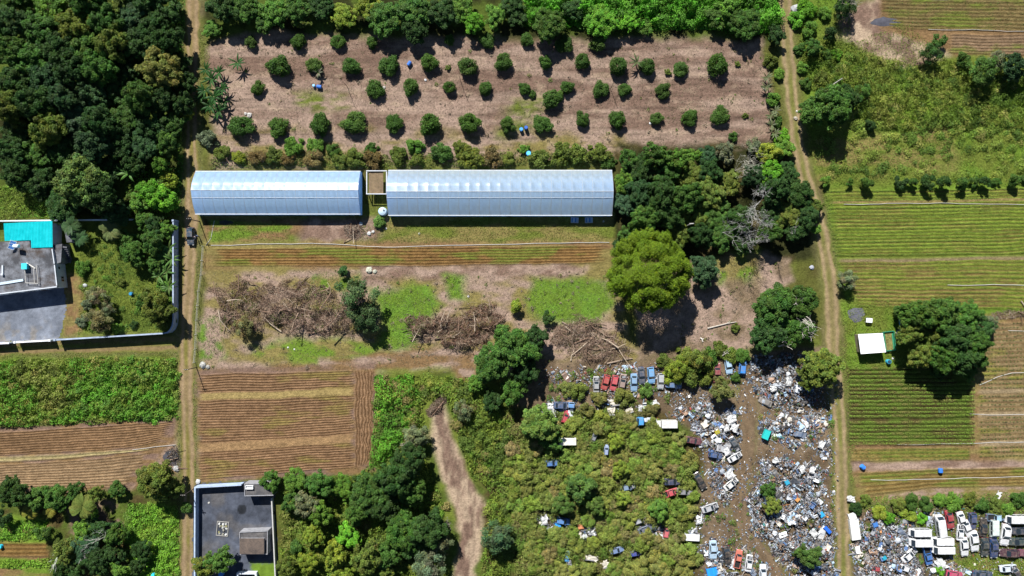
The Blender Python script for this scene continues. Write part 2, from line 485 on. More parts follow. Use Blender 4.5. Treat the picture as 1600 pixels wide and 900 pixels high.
def track_col(rut=(0.30, 0.205, 0.125), mid=(0.215, 0.165, 0.075), edge=(0.17, 0.15, 0.06), green=None, rw=0.22, ro=0.45):
    def f(U, Sx, X, Y):
        n = fbm(X / 8, Y / 18, 4, 33)[..., None]; n2 = sstep(0.35, 0.65, fbm(X / 16, Y / 40, 4, 35))[..., None]
        r = np.exp(-((np.abs(U) - ro) / rw) ** 2)[..., None]
        m = np.array(mid)
        if green is not None: m = m * (1 - n2) + np.array(green) * n2
        e = sstep(0.7, 1.0, np.abs(U))[..., None]
        c = m * (1 - r) + np.array(rut) * r
        c = c * (1 - e) + np.array(edge) * e
        return c * (0.78 + 0.44 * n)
    return f
G = lambda r, g, b: srgb(r, g, b, KA)
strip('dirt_track', TRACK_L, 12, 0.008, track_col(rut=G(168, 144, 112), mid=G(146, 126, 90), edge=G(125, 118, 62), green=G(130, 124, 62)), seed=1, rag=.4)
strip('farm_track', TRACK_R, 13, 0.008, track_col(rut=G(170, 148, 114), mid=G(142, 130, 86), edge=G(124, 122, 66), green=G(124, 126, 64), rw=0.24, ro=0.5), seed=5, rag=.4)
strip('lane', TRACK_LANE, 13, 0.006, track_col(rut=G(150, 128, 92), mid=G(128, 124, 62), edge=G(118, 122, 56), green=G(116, 128, 52), rw=0.3), seed=9, rag=.4)
strip('yard_path', PATH_YARD, 15, 0.007, track_col(rut=G(134, 114, 90), mid=G(120, 100, 78), edge=G(116, 97, 75), rw=0.4), seed=13, rag=0.5)

def row_field(name, top, bot, n, amp, ridge, furrow, bands=(), seed=0, green=None, gamt=0.0, wob=0.25, du=0.45, across=8, zo=0.012, mat=M_FIELD):
    """a tilled plot between two pixel polylines with n real ridges; bands = (v0, v1, colour) unploughed strips"""
    def res(line, t):
        p = np.array(line, float); sg = np.r_[0, np.cumsum(np.hypot(*np.diff(p, axis=0).T))]; sg /= sg[-1]
        return np.stack([np.interp(t, sg, p[:, 0]), np.interp(t, sg, p[:, 1])], -1)
    L = max(np.hypot(*(np.array(top[-1]) - np.array(top[0]))), 1) * S
    nu = int(L / du) + 2; nv = n * across + 1
    u = np.linspace(0, 1, nu); v = np.linspace(0, 1, nv)
    T = res(top, u); B = res(bot, u)
    V_ = v[:, None]
    X = T[None, :, 0] * (1 - V_) + B[None, :, 0] * V_; Y = T[None, :, 1] * (1 - V_) + B[None, :, 1] * V_
    X = (X - 800) * S; Y = (450 - Y) * S
    wv = (fbm(X / 9, Y / 9, 3, seed) - 0.5) * 2 * wob + (fbm(X / 1.7, Y / 1.7, 2, seed + 3) - 0.5) * 0.3 * wob
    Yw = Y + wv
    Xw = X + (fbm(X / 1.5, Y / 1.5, 3, seed + 6) - 0.5) * 1.2
    U2, V2 = np.meshgrid(u, v)
    ph = 0.5 - 0.5 * np.cos(2 * np.pi * V2 * n)
    # every ridge has its own height
    amps = 0.75 + 0.5 * np.random.RandomState(seed + 2).rand(n + 1)
    ph = ph * amps[np.clip((V2 * n).astype(int), 0, n)]
    prof = ph ** 0.8
    rough_ = fbm(X / 0.9, Y / 0.5, 3, seed + 9)
    bm = np.zeros_like(X)
    col = np.array(furrow) * (1 - prof[..., None].clip(0, 1)) + np.array(ridge) * prof[..., None].clip(0, 1)
    col = col * (0.7 + 0.6 * fbm(X / 1.5, Y / 0.6, 4, seed + 12)[..., None]) * (0.85 + 0.3 * fbm(X / 14, Y / 5, 3, seed + 14)[..., None])
    if green is not None:
        gm = (sstep(0.62 - gamt * 0.4, 0.8 - gamt * 0.4, fbm(X / 7, Y / 2.2, 4, seed + 15)))[..., None] * (0.35 + 0.65 * prof[..., None].clip(0, 1))
        col = col * (1 - gm) + np.array(green) * gm * (0.8 + 0.4 * rough_[..., None])
    for (v0, v1, bc) in bands:
        w = sstep(v0 - 0.012, v0 + 0.012, V2 + 0.012 * (fbm(X / 3, Y / 3, 3, seed + 17) - 0.5)) * sstep(v1 + 0.012, v1 - 0.012, V2 + 0.012 * (fbm(X / 3, Y / 3, 3, seed + 18) - 0.5))
        bm = np.maximum(bm, w)
        c = np.array(bc) * (0.75 + 0.5 * fbm(X / 1.2, Y / 0.5, 4, seed + 19)[..., None])
        col = col * (1 - w[..., None]) + c * w[..., None]
    fade = sstep(0, 0.03, U2) * sstep(1, 0.97, U2) * sstep(0, 0.5 / n, V2) * sstep(1, 1 - 0.5 / n, V2)
    z = zo + fade * (amp * (prof * (1 - bm) * (0.7 + 0.6 * rough_) + bm * 0.8) + 0.02)
    V = np.stack([Xw, Yw, z], -1).reshape(-1, 3)
    i = np.arange(nu * nv).reshape(nv, nu)
    F = np.stack([i[1:, :-1], i[1:, 1:], i[:-1, 1:], i[:-1, :-1]], -1).reshape(-1, 4)
    # soft colour edge towards the ground around
    g = ground_colours((X / S + 800).ravel(), (450 - Y / S).ravel()).reshape(col.shape)
    ew = (sstep(0, 0.045, U2 + 0.03 * (rough_ - 0.5)) * sstep(1, 0.955, U2 + 0.03 * (rough_ - 0.5)) * sstep(0, 1.0 / n, V2) * sstep(1, 1 - 1.0 / n, V2))[..., None]
    col = col * ew + g * (1 - ew)
    me = quad_mesh(name, V, F, col.reshape(-1, 3), mat, True)
    return struct(link(name, me))

TS = G(156, 124, 94); TF = G(104, 78, 53)
BAND = G(172, 150, 98)
row_field('tilled_field', [(309, 583), (440, 580), (556, 577)], [(308, 749), (440, 741), (556, 731)], 40, 0.10, TS, TF,
          bands=[(0.19, 0.255, BAND), (0.66, 0.74, G(166, 134, 96))], seed=3, wob=0.35, green=G(140, 124, 72), gamt=0.16)
row_field('field_headland', [(553, 733), (553, 576)], [(583, 724), (584, 574)], 7, 0.09, TS, TF, seed=8, wob=0.3)
row_field('tilled_field', [(-60, 676), (0, 674), (100, 668), (200, 662), (277, 656)], [(-60, 714), (0, 712), (100, 708), (190, 704), (255, 690)], 10, 0.09, G(150, 120, 90), G(108, 82, 55), seed=21, wob=0.3)
row_field('field_verge', [(-60, 713), (0, 711), (100, 708), (180, 703), (240, 700)], [(-60, 726), (0, 724), (100, 719), (180, 711), (240, 702)], 2, 0.10, G(182, 168, 122), G(164, 150, 104), seed=24, wob=0.2, zo=0.02)
row_field('tilled_field', [(-60, 726), (0, 724), (100, 719), (180, 712), (238, 703)], [(-60, 767), (0, 765), (100, 763), (170, 762), (198, 761)], 11, 0.08, G(164, 138, 106), G(126, 100, 72), seed=27, wob=0.35)
row_field('tilled_strip', [(326, 386), (600, 385), (952, 382)], [(326, 416), (600, 418), (950, 412)], 7, 0.09, G(150, 118, 74), G(108, 80, 46), seed=31, green=OLIVE, gamt=0.4)
row_field('crop_field', [(1287, 297), (1450, 294), (1720, 290)], [(1304, 402), (1450, 400), (1720, 396)], 20, 0.10, G(132, 142, 62), G(120, 110, 60), seed=35, green=G(122, 142, 54), gamt=0.6, bands=[(0.175, 0.215, G(150, 134, 84))], wob=.35)
row_field('crop_field', [(1303, 402), (1450, 400), (1720, 396)], [(1330, 480), (1450, 483), (1720, 488)], 14, 0.09, G(134, 136, 66), G(128, 106, 68), seed=39, green=G(124, 138, 56), gamt=0.5, bands=[(0.0, 0.09, G(150, 132, 100))], wob=.35)
row_field('crop_field', [(1524, 503), (1620, 500), (1720, 499)], [(1526, 716), (1620, 714), (1720, 712)], 30, 0.06, G(150, 130, 94), G(132, 110, 76), seed=43, green=G(132, 130, 62), gamt=0.35,
          bands=[(0.50, 0.53, G(164, 144, 112)), (0.67, 0.70, G(168, 148, 116)), (0.88, 0.91, G(168, 148, 116))])
row_field('tilled_strip', [(1328, 698), (1450, 697), (1520, 696)], [(1328, 722), (1450, 721), (1520, 719)], 4, 0.06, G(146, 128, 76), G(134, 114, 66), seed=47, green=OLIVE, gamt=0.4)
row_field('tilled_strip', [(1330, 735), (1450, 732), (1720, 724)], [(1345, 778), (1450, 764), (1720, 756)], 6, 0.08, G(146, 126, 76), G(124, 100, 58), seed=51, green=OLIVE, gamt=0.4)
row_field('tilled_field', [(1352, -60), (1500, -62), (1720, -62)], [(1385, 44), (1500, 50), (1720, 52)], 20, 0.08, G(134, 118, 78), G(108, 92, 58), seed=55, green=OLIVE, gamt=0.45)
row_field('tilled_field', [(1480, 52), (1600, 52), (1720, 52)], [(1480, 84), (1600, 88), (1720, 90)], 7, 0.08, G(146, 122, 96), G(116, 94, 70), seed=58, green=OLIVE, gamt=0.35)
row_field('tilled_strip', [(-60, 845), (20, 845), (78, 845)], [(-60, 872), (20, 872), (78, 872)], 4, 0.10, G(148, 120, 72), G(116, 88, 50), seed=61, green=GRASS, gamt=0.4)

# ---- concrete, gravel and asphalt yards
def poly_sheet(name, poly, z, cfun, mat, step=2.0):
    xs = [p[0] for p in poly]; ys = [p[1] for p in poly]
    gx = np.arange(min(xs), max(xs) + step, step); gy = np.arange(min(ys), max(ys) + step, step)
    X, Y = np.meshgrid(gx, gy)
    nx, ny = len(gx), len(gy)
    cxs = (X[1:, 1:] + X[:-1, :-1]) / 2; cys = (Y[1:, 1:] + Y[:-1, :-1]) / 2
    rag = (fbm(cxs / 5, cys / 5, 3, 71) - 0.5) * 6
    keep = (sdist(poly, cxs, cys) + rag > 0).ravel()
    i = np.arange(nx * ny).reshape(ny, nx)
    F = np.stack([i[1:, :-1], i[1:, 1:], i[:-1, 1:], i[:-1, :-1]], -1).reshape(-1, 4)[keep]
    used = np.unique(F); rm = -np.ones(nx * ny, int); rm[used] = np.arange(len(used))
    V = np.stack([(X - 800) * S, (450 - Y) * S, np.full_like(X, z)], -1).reshape(-1, 3)[used]
    col = cfun(X, Y).reshape(-1, 3)[used]
    return struct(link(name, quad_mesh(name, V, rm[F], col, mat)))

def gravel_col(X, Y):
    n = fbm(X / 18, Y / 18, 4, 81)[..., None]; n2 = fbm(X / 3, Y / 3, 3, 82)[..., None]
    c = np.array(G(132, 138, 150)) * (0.7 + 0.6 * n)
    e = sstep(0.5, 0.75, fbm(X / 10, Y / 10, 4, 83))[..., None] * sstep(480, 535, Y)[..., None]
    return (c * (1 - e * 0.5) + np.array(G(160, 146, 122)) * e * 0.5) * (0.8 + 0.4 * n2)
poly_sheet('gravel_yard', [(-40, 448), (100, 448), (104, 480), (97, 510), (93, 531), (-40, 537)], 0.012, gravel_col, M_YARD)

def asphalt_col(X, Y):
    n = fbm(X / 22, Y / 22, 5, 85)[..., None]; n2 = fbm(X / 4, Y / 4, 3, 86)[..., None]
    c = np.array(G(90, 95, 107)) * (0.45 + 1.1 * n)
    br = sstep(0.48, 0.7, fbm(X / 26, Y / 26, 4, 87))[..., None]
    c = c * (1 - br * 0.6) + np.array(G(112, 108, 105)) * br * 0.6
    st = sstep(8.5, 6.5, np.hypot(X - 378, (Y - 796) * 0.95) + (fbm(X / 4, Y / 4, 3, 88) - 0.5) * 3)[..., None]
    c = c * (1 - st) + np.array((0.02, 0.022, 0.026)) * st
    gr = sstep(-4, 4, sdist([(393, 880), (432, 878), (434, 905), (395, 905)], X, Y) + (fbm(X / 4, Y / 4, 3, 89) - 0.5) * 8)[..., None]
    c = c * (1 - gr) + np.array(GRASS) * gr
    return c * (0.8 + 0.4 * n2)
poly_sheet('asphalt_yard', [(304, 755), (428, 752), (438, 960), (300, 960)], 0.012, asphalt_col, M_YARD)
# ------------------------------------------------------------------ greenhouses
def film_mat(name, base, dirt, amt):
    m, t, b = new_mat(name)
    v = coords(t, (0.5, 1, 1))
    n, c = noise_ramp(t, 0.35, base, dirt, 6, 0.7, v, 0.5 - amt * 0.15, 0.95 - amt * 0.25)
    n2, c2 = noise_ramp(t, 0.9, 0.62, 1.14, 6, 0.75, coords(t, (1.4, 0.25, 1)))
    t.links.new(mixmul(t, c, c2), b.inputs['Base Color'])
    b.inputs['Roughness'].default_value = 0.22
    b.inputs['Specular IOR Level'].default_value = 0.6
    tr = N(t, 'ShaderNodeBsdfTranslucent'); tr.inputs['Color'].default_value = (0.62, 0.8, 1.0, 1)
    mx = N(t, 'ShaderNodeMixShader'); mx.inputs['Fac'].default_value = 0.58
    t.links.new(b.outputs[0], mx.inputs[1]); t.links.new(tr.outputs[0], mx.inputs[2]); t.links.new(mx.outputs[0], t.nodes['Material Output'].inputs['Surface'])
    return m
M_FILM = film_mat('clean_plastic_film', (0.54, 0.74, 1.0), (0.46, 0.66, 0.97), 0.6)
M_FILM2 = film_mat('weathered_plastic_film', (0.50, 0.68, 0.94), (0.55, 0.58, 0.54), 1.0)
M_FRAME = plain('galvanised_tube', (0.5, 0.52, 0.55), 0.5, 0.4, metal=0.3)

def greenhouse(label, x0, x1, prof, nb, mat, seed, lines):
    ys = [P(0, y, h)[1] for y, h in prof]; zs = [h for y, h in prof]
    X0 = (x0 - 800) * S; X1 = (x1 - 800) * S
    ym = (ys[0] + ys[-1]) / 2
    root = thing('greenhouse', label, 'greenhouse', ((X0 + X1) / 2, ym, 0), 0, 'plastic greenhouses')
    cx = (X0 + X1) / 2
    bw = (X1 - X0) / nb
    ridge = max(range(len(zs)), key=lambda i: zs[i])
    rs = np.random.RandomState(seed)
    def sub(a, b, k=3):
        out = []
        for i in range(a, b):
            for j in range(k):
                t = j / k; out.append((ys[i] * (1 - t) + ys[i + 1] * t - ym, zs[i] * (1 - t) + zs[i + 1] * t))
        out.append((ys[b] - ym, zs[b])); return out
    def panel(pp, sag):
        V = []; F = []; nc = 7
        for (y, z) in pp:
            for c in range(nc):
                t = c / (nc - 1)
                V.append((-bw / 2 + bw * t, y, z - sag * math.sin(math.pi * t) + 0.01 * math.sin(9 * t + y * 3)))
        for r in range(len(pp) - 1):
            for c in range(nc - 1):
                F.append([r * nc + c, (r + 1) * nc + c, (r + 1) * nc + c + 1, r * nc + c + 1])
        return quad_mesh('film_panel', V, F, None, mat, True)
    up = [panel(sub(0, ridge), s) for s in (0.015, 0.03, 0.045)]
    lo = [panel(sub(ridge, len(zs) - 1), s) for s in (0.015, 0.025, 0.04)]
    rib = MB(); rib.tube([(0, y - ym, z + 0.015) for y, z in zip(ys, zs)], 0.028, n=5)
    ribm = rib.mesh('rib', M_FRAME)
    for i in range(nb):
        x = -(X1 - X0) / 2 + bw * (i + 0.5)
        link('film_panel', up[rs.randint(3)], root, (x, 0, 0))
        link('film_panel', lo[rs.randint(3)], root, (x, 0, 0))
    for i in range(nb + 1):
        link('rib', ribm, root, (-(X1 - X0) / 2 + bw * i, 0, 0))
    hw = (X1 - X0) / 2
    for k in (0, -1):
        mb = MB(); y = ys[k] - ym
        mb.box(-hw, hw, y - 0.02, y + 0.02, 0.0, zs[k] - 0.03)
        link('side_wall', mb.mesh('side_wall', mat), root)
        mb = MB(); mb.box(-hw - 0.05, hw + 0.05, y - 0.07, y + 0.07, zs[k] - 0.04, zs[k] + 0.06)
        link('side_rail', mb.mesh('side_rail', plain('rail', (0.62, 0.63, 0.64), 0.5)), root)
    for sx in (-1, 1):
        mb = MB(); n = len(ys)
        pts = [(y - ym, z - 0.02) for y, z in zip(ys, zs)] + [(ys[-1] - ym, 0), (ys[0] - ym, 0)]
        vs = [(sx * hw, y, z) for y, z in pts] + [(sx * (hw - 0.03), y, z) for y, z in pts]
        m_ = len(pts)
        mb.add(vs, [list(range(m_)), list(range(m_, 2 * m_))[::-1]] + [[i, (i + 1) % m_, m_ + (i + 1) % m_, m_ + i] for i in range(m_)])
        link('end_wall', mb.mesh('end_wall', mat), root)
    rb = MB(); rb.tube([(-hw, ys[ridge] - ym, zs[ridge] + 0.02), (hw, ys[ridge] - ym, zs[ridge] + 0.02)], 0.05)
    link('ridge_pole', rb.mesh('ridge_pole', M_FRAME), root)
    for k in lines:       # clamping purlins over the film
        pr = MB(); pr.tube([(-hw, ys[k] - ym, zs[k] + 0.02), (hw, ys[k] - ym, zs[k] + 0.02)], 0.04)
        link('purlin', pr.mesh('purlin', M_FRAME), root)
    return root
PROF1 = [(267.5, 1.9), (276, 3.0), (286, 3.9), (297, 4.35), (309, 3.95), (322, 3.15), (334.5, 2.15)]
greenhouse('clean white plastic greenhouse beside the dirt track, left one of the two', 312, 566, PROF1, 16, M_FILM, 1, (4,))
PROF2 = [(266, 2.0), (275, 3.1), (287, 4.1), (299, 4.55), (309, 4.2), (322, 3.3), (336.5, 2.2)]
greenhouse('longer weathered plastic greenhouse ending at the big trees, right one of the two', 609.5, 954, PROF2, 22, M_FILM2, 2, (4,))

# ---- open net frame between the tunnels
def net_frame():
    x0, y0 = P(573, 303, 2.2); x1, y1 = P(604, 267, 2.2)
    cx, cy = (x0 + x1) / 2, (y0 + y1) / 2
    r = thing('pump_shelter', 'open grey frame with rusty brown roof between the two greenhouses', 'shelter', (cx, cy, 0))
    hx, hy = (x1 - x0) / 2, (y1 - y0) / 2
    m = MB()
    for sx in (-1, 1):
        for sy in (-1, 1):
            p = MB(); p.box(sx * hx - .08, sx * hx + .08, sy * hy - .08, sy * hy + .08, 0, 2.2)
            link('post', p.mesh('post', M_FRAME), r)
    for sx in (-1, 1):
        p = MB(); p.box(sx * hx - .1, sx * hx + .1, -hy + .085, hy - .085, 2.05, 2.25); link('beam', p.mesh('beam', M_FRAME), r)
    for sy in (-1, 1):
        p = MB(); p.box(-hx - .1, hx + .1, sy * hy - .1, sy * hy + .1, 2.205, 2.33); link('beam', p.mesh('beam', M_FRAME), r)
    m, t, b = new_mat('rusty_sheet')
    n, c = noise_ramp(t, 0.9, (0.08, 0.055, 0.03), (0.26, 0.18, 0.10), 8, 0.75, coords(t))
    t.links.new(c, b.inputs['Base Color']); b.inputs['Roughness'].default_value = 0.9
    nshe = 4; w = (2 * hx - 1.2) / nshe
    for i in range(nshe):
        p = MB(); xa = -hx + .45 + i * w
        for j in range(3):
            p.box(xa + j * w / 3, xa + (j + 1) * w / 3 - 0.02, -hy + .12, hy - .12, 1.95 + .02 * ((i + j) % 2), 1.99 + .02 * ((i + j) % 2))
        link('roof_sheet', p.mesh('roof_sheet', m), r)
net_frame()

def water_tank(name, label, px, py, r, h, col, lidc, z=0.0, group=None):
    x, y = P(px, py, h)
    t = thing(name, label, 'water tank', (x, y, z), 0, group)
    m = MB(); m.lathe([(r * .97, 0), (r, .05), (r, h * .25), (r * 1.02, h * .27), (r, h * .29), (r, h * .55), (r * 1.02, h * .57), (r, h * .59), (r, h * .78), (r * .9, h * .88), (r * .55, h * .96), (r * .25, h)], 24)
    link('tank_body', m.mesh('tank_body', M_OBJ, False), t, color=col)
    m = MB(); m.lathe([(r * .26, 0), (r * .27, .07), (r * .2, .1)], 14)
    link('lid', m.mesh('lid', M_OBJ), t, (r * .35, r * .18, h * .935), color=lidc)
    return t
water_tank('water_tank', 'round pale blue water tank with dark lid between the greenhouses', 597, 330, 0.95, 1.7, (0.42, 0.55, 0.66), (0.02, 0.03, 0.05))

# ------------------------------------------------------------------ walls
def wall_run(name, label, line, h, th, mat, cat='wall', group=None, cap=True, piers=None):
    """line is given in pixels at ground level; one wall with a capping"""
    pts = [Vector(W(*p)) for p in line]
    o = pts[0]
    r = thing(name, label, cat, (o.x, o.y, 0), 0, group)
    q = [p - o for p in pts]
    def off(d):
        out = []
        for i, p in enumerate(q):
            a = (q[i] - q[i - 1]).normalized() if i > 0 else (q[1] - q[0]).normalized()
            b = (q[i + 1] - q[i]).normalized() if i < len(q) - 1 else a
            t = (a + b).normalized(); nrm = Vector((-t.y, t.x)); k = 1 / max(nrm.dot(Vector((-a.y, a.x))), .5)
            out.append(p + nrm * d * k)
        return out
    L, Rr = off(th / 2), off(-th / 2)
    m = MB(); n = len(q)
    def ribbon(L, Rr, z0, z1):
        mb = MB()
        vs = [(p.x, p.y, z0) for p in L] + [(p.x, p.y, z0) for p in Rr] + [(p.x, p.y, z1) for p in L] + [(p.x, p.y, z1) for p in Rr]
        fs = []
        for i in range(n - 1):
            fs += [[i, i + 1, 2 * n + i + 1, 2 * n + i][::-1], [n + i, n + i + 1, 3 * n + i + 1, 3 * n + i],
                   [2 * n + i, 2 * n + i + 1, 3 * n + i + 1, 3 * n + i][::-1], [i, i + 1, n + i + 1, n + i]]
        fs += [[0, n, 3 * n, 2 * n][::-1], [n - 1, 2 * n - 1, 4 * n - 1, 3 * n - 1]]
        mb.add(vs, fs); return mb
    link('wall_face', ribbon(L, Rr, 0, h).mesh('wall_face', mat), r)
    if cap:
        link('coping', ribbon(off(th / 2 + .04), off(-th / 2 - .04), h + .002, h + .09).mesh('coping', mat), r)
    if piers:
        for (px, py) in piers:
            w = Vector(W(px, py)) - o
            mb = MB(); mb.box(w.x - .22, w.x + .22, w.y - .22, w.y + .22, 0, h + .25)
            link('pier', mb.mesh('pier', mat), r)
    return r
corner = [(278, 346), (278, 420), (278, 500)] + [(278 - 14 * (1 - math.cos(a)), 500 + 20 * math.sin(a)) for a in (0.4, 0.8, 1.2)] + [(262, 520), (180, 525), (96, 530)]
wall_run('boundary_wall', 'long pale boundary wall curving round the house garden at the track corner', corner, 2.2, 0.22, plain('shaded_grey_blue_wall', (0.30, 0.36, 0.46), 0.85, var=0.25, scale=1.0), piers=[(278, 346), (96, 530)])  # blue-grey base colour also carries the shade of the track-side face
wall_run('boundary_wall', 'short white gate wall section at the lane below the gravel yard', [(86, 531), (32, 534)], 1.7, 0.25, plain('white_render', (0.74, 0.76, 0.78), 0.8, var=0.1), piers=[(86, 531), (32, 534)])
wall_run('boundary_wall', 'end piece of white wall at the left picture edge by the lane', [(24, 535), (-60, 539)], 1.9, 0.25, M_WALL)
wall_run('boundary_wall', 'thin grey back wall under the trees behind the turquoise roofed house', [(-40, 347), (100, 345), (215, 344)], 1.6, 0.16, M_WALL)
DARKW = plain('blue_grey_render', (0.34, 0.42, 0.55), 0.85, var=0.2, scale=1.0)
wall_run('yard_wall', 'blue grey yard wall along the dirt track round the asphalt yard', [(310, 905), (310, 845), (310.5, 758), (382, 754)], 1.8, 0.22, DARKW)
wall_run('yard_wall', 'low pale wall on the right side of the asphalt yard', [(427, 776), (430, 840), (433, 905)], 1.1, 0.18, plain('grey_render', (0.42, 0.41, 0.39), 0.85))
wall_run('yard_wall', 'short white low wall at the bottom edge of the asphalt yard', [(372, 905), (374, 893), (402, 893), (403, 905)], 1.0, 0.3, M_WALL)

# ------------------------------------------------------------------ house with turquoise roof
def concrete_mat(name, c0, c1, c2):
    m, t, b = new_mat(name)
    v = coords(t)
    n, ca = noise_ramp(t, 0.28, c0, c1, 8, 0.7, v, 0.38, 0.62)
    n2, cb = noise_ramp(t, 0.16, 0, 1, 8, 0.75, coords(t, (1, 1.3, 1)), 0.50, 0.66)
    mx = N(t, 'ShaderNodeMix', data_type='RGBA')
    t.links.new(cb, mx.inputs[0]); t.links.new(ca, mx.inputs[6]); mx.inputs[7].default_value = (*c2, 1)
    n3, cc = noise_ramp(t, 4.0, 0.75, 1.2, 4, 0.7, v)
    t.links.new(mixmul(t, mx.outputs[2], cc), b.inputs['Base Color'])
    b.inputs['Roughness'].default_value = 0.9
    return m
M_ROOFC = concrete_mat('weathered_concrete', (0.045, 0.046, 0.052), (0.19, 0.20, 0.225), (0.05, 0.035, 0.026))
M_WHITE = plain('white_paint', (0.50, 0.53, 0.57), 0.75, var=0.12, scale=1.5)

def house_a():
    h = 3.3
    ox, oy = P(45, 420, h)
    r = thing('house', 'flat concrete roofed house with turquoise corrugated rear roof at the left edge', 'house', (ox, oy, 0))
    def L(px, py, hh=h):
        x, y = P(px, py, hh); return (x - ox, y - oy)
    foot = [L(-40, 379), L(46, 376), L(47.5, 388), L(82, 386), L(86.8, 413), L(91, 449), L(-40, 465)]
    m = MB(); m.prism(foot, 0, h - .12); link('wall', m.mesh('wall', M_WHITE), r)
    m = MB(); m.prism(foot, h - .118, h); link('roof', m.mesh('roof', M_ROOFC), r)
    def beam(name, a, b, w, z0, z1, mat):
        a = Vector(a); b = Vector(b); t = (b - a).normalized(); n = Vector((-t.y, t.x)) * w / 2
        mb = MB(); mb.prism([tuple(a + n), tuple(a - n), tuple(b - n), tuple(b + n)], z0, z1)
        return link(name, mb.mesh(name, mat), r)
    beam('parapet', L(90, 448), L(-40, 464), .22, h + .002, h + .28, M_WHITE)
    beam('parapet', L(86.2, 414), L(89.8, 446), .22, h + .002, h + .28, M_WHITE)
    beam('parapet', L(82.3, 389), L(85.8, 412), .2, h + .002, h + .26, M_WHITE)
    beam('roof_beam', L(-40, 450), L(37, 437.5), .55, h + .003, h + .2, plain('pale_blue_beam', (0.46, 0.55, 0.62), .8))
    # window and vent on the side wall
    e = (Vector(L(91, 449)) - Vector(L(86.8, 413))).normalized(); nrm = Vector((e.y, -e.x))
    if nrm.x < 0: nrm = -nrm
    base = Vector(L(86.8, 413))
    def wallbox(name, s0, s1, z0, z1, d, mat, par=None):
        a = base + e * s0; b = base + e * s1
        mb = MB(); mb.prism([tuple(a + nrm * .003), tuple(b + nrm * .003), tuple(b + nrm * d), tuple(a + nrm * d)], z0, z1)
        return link(name, mb.mesh(name, mat), par or r)
    w = wallbox('window', 2.6, 3.9, 1.0, 2.1, .05, M_WHITE)
    wallbox('pane', 2.7, 3.2, 1.1, 2.0, .07, M_GLASS, w); wallbox('pane', 3.3, 3.8, 1.1, 2.0, .07, M_GLASS, w)
    wallbox('vent', .5, 1.0, 2.0, 2.5, .05, M_GLASS)
    # front doors and windows under the eave
    f0 = Vector(L(91, 449)); f1 = Vector(L(-40, 465)); fe = (f1 - f0).normalized(); fn = Vector((fe.y, -fe.x))
    if fn.y > 0: fn = -fn
    for s0, s1, z0, z1, nm in ((1.2, 2.8, 1, 2.1, 'window'), (4.2, 5.2, 0.05, 2.15, 'door'), (6.6, 8.4, 1, 2.1, 'window'), (10, 12, 1, 2.1, 'window')):
        a = f0 + fe * s0; b = f0 + fe * s1
        mb = MB(); mb.prism([tuple(a + fn * .003), tuple(b + fn * .003), tuple(b + fn * .06), tuple(a + fn * .06)], z0, z1)
        link(nm, mb.mesh(nm, M_GLASS if nm == 'window' else M_BARK), r)
    # turquoise corrugated lean-to, sheet by sheet
    tq, t, b = new_mat('turquoise_sheet')
    n, c = noise_ramp(t, 0.8, (0.0, 0.43, 0.47), (0.015, 0.56, 0.60), 5, .6, coords(t))
    t.links.new(c, b.inputs['Base Color']); b.inputs['Roughness'].default_value = .35
    h2 = 3.75
    A = Vector(L(6, 349, h2)); B = Vector(L(82, 345, h2)); D = Vector(L(5.5, 376.5, h2)); E = Vector(L(80.5, 385, h2))
    nsh = 11
    m2 = MB(); m2.prism([L(8, 352, h2), L(80, 348, h2), L(79, 383, h2), L(48.5, 384.5, h2), L(47.5, 373.5, h2), L(8, 374.5, h2)], 0, 3.35)
    link('lean_to_wall', m2.mesh('lean_to_wall', M_WHITE), r)
    for i in range(nsh):
        u0, u1 = i / nsh, (i + 1) / nsh
        V = []; F = []; k = 13
        for j in range(k):
            u = u0 + (u1 - u0) * j / (k - 1) * 1.004
            a = A.lerp(B, u); e_ = D.lerp(E, u)
            if u < 0.55: e_ = Vector(L(6 + 76 * u, 376.3 - 2.0 * u, h2))
            else: e_ = Vector(L(6 + 75 * u, 387.3 - 2.6 * (u - .55), h2))
            z = 0.05 * math.cos(j / (k - 1) * 2 * math.pi * 3) + (0.006 if i % 2 else 0)
            V += [(a.x, a.y, h2 + .05 + z), (e_.x, e_.y, h2 - .28 + z)]
        F = [[2 * j, 2 * j + 1, 2 * j + 3, 2 * j + 2] for j in range(k - 1)]
        nV = len(V); V += [(x, y, z - .012) for x, y, z in V]
        F += [[f + nV for f in q][::-1] for q in F]
        F += [[2 * j, 2 * j + 2, nV + 2 * j + 2, nV + 2 * j] for j in range(k - 1)] + [[2 * j + 1, nV + 2 * j + 1, nV + 2 * j + 3, 2 * j + 3] for j in range(k - 1)]
        me = quad_mesh('roof_sheet', V, F, None, tq)
        link('roof_sheet', me, r)
    # annex roof and outside stair
    m = MB(); m.prism([L(83.5, 383, 2.9), L(97, 381, 2.9), L(95, 410, 2.9), L(88.5, 412, 2.9)], 0, 2.9)
    link('stair_landing', m.mesh('stair_landing', M_ROOFC), r)
    st = link('staircase', None, r) if False else None
    for i in range(9):
        a = i / 8
        cx_, cy_ = 100 + 6.5 * a ** 0.7, 386 + 22 * a
        hh = 2.7 - 2.5 * a
        x, y = L(cx_, cy_, hh)
        mb = MB(); M = Matrix.Translation((x, y, 0)) @ Matrix.Rotation(R_(-8 - 22 * a), 4, 'Z')
        mb.box(-.62, .62, -.17, .17, 0 if i > 5 else max(0, hh - .5), hh, M)
        link('stair_step', mb.mesh('stair_step', M_ROOFC), r)
    return r, L
def MBbox(a, b): return None
HOUSE_A, LA = house_a()

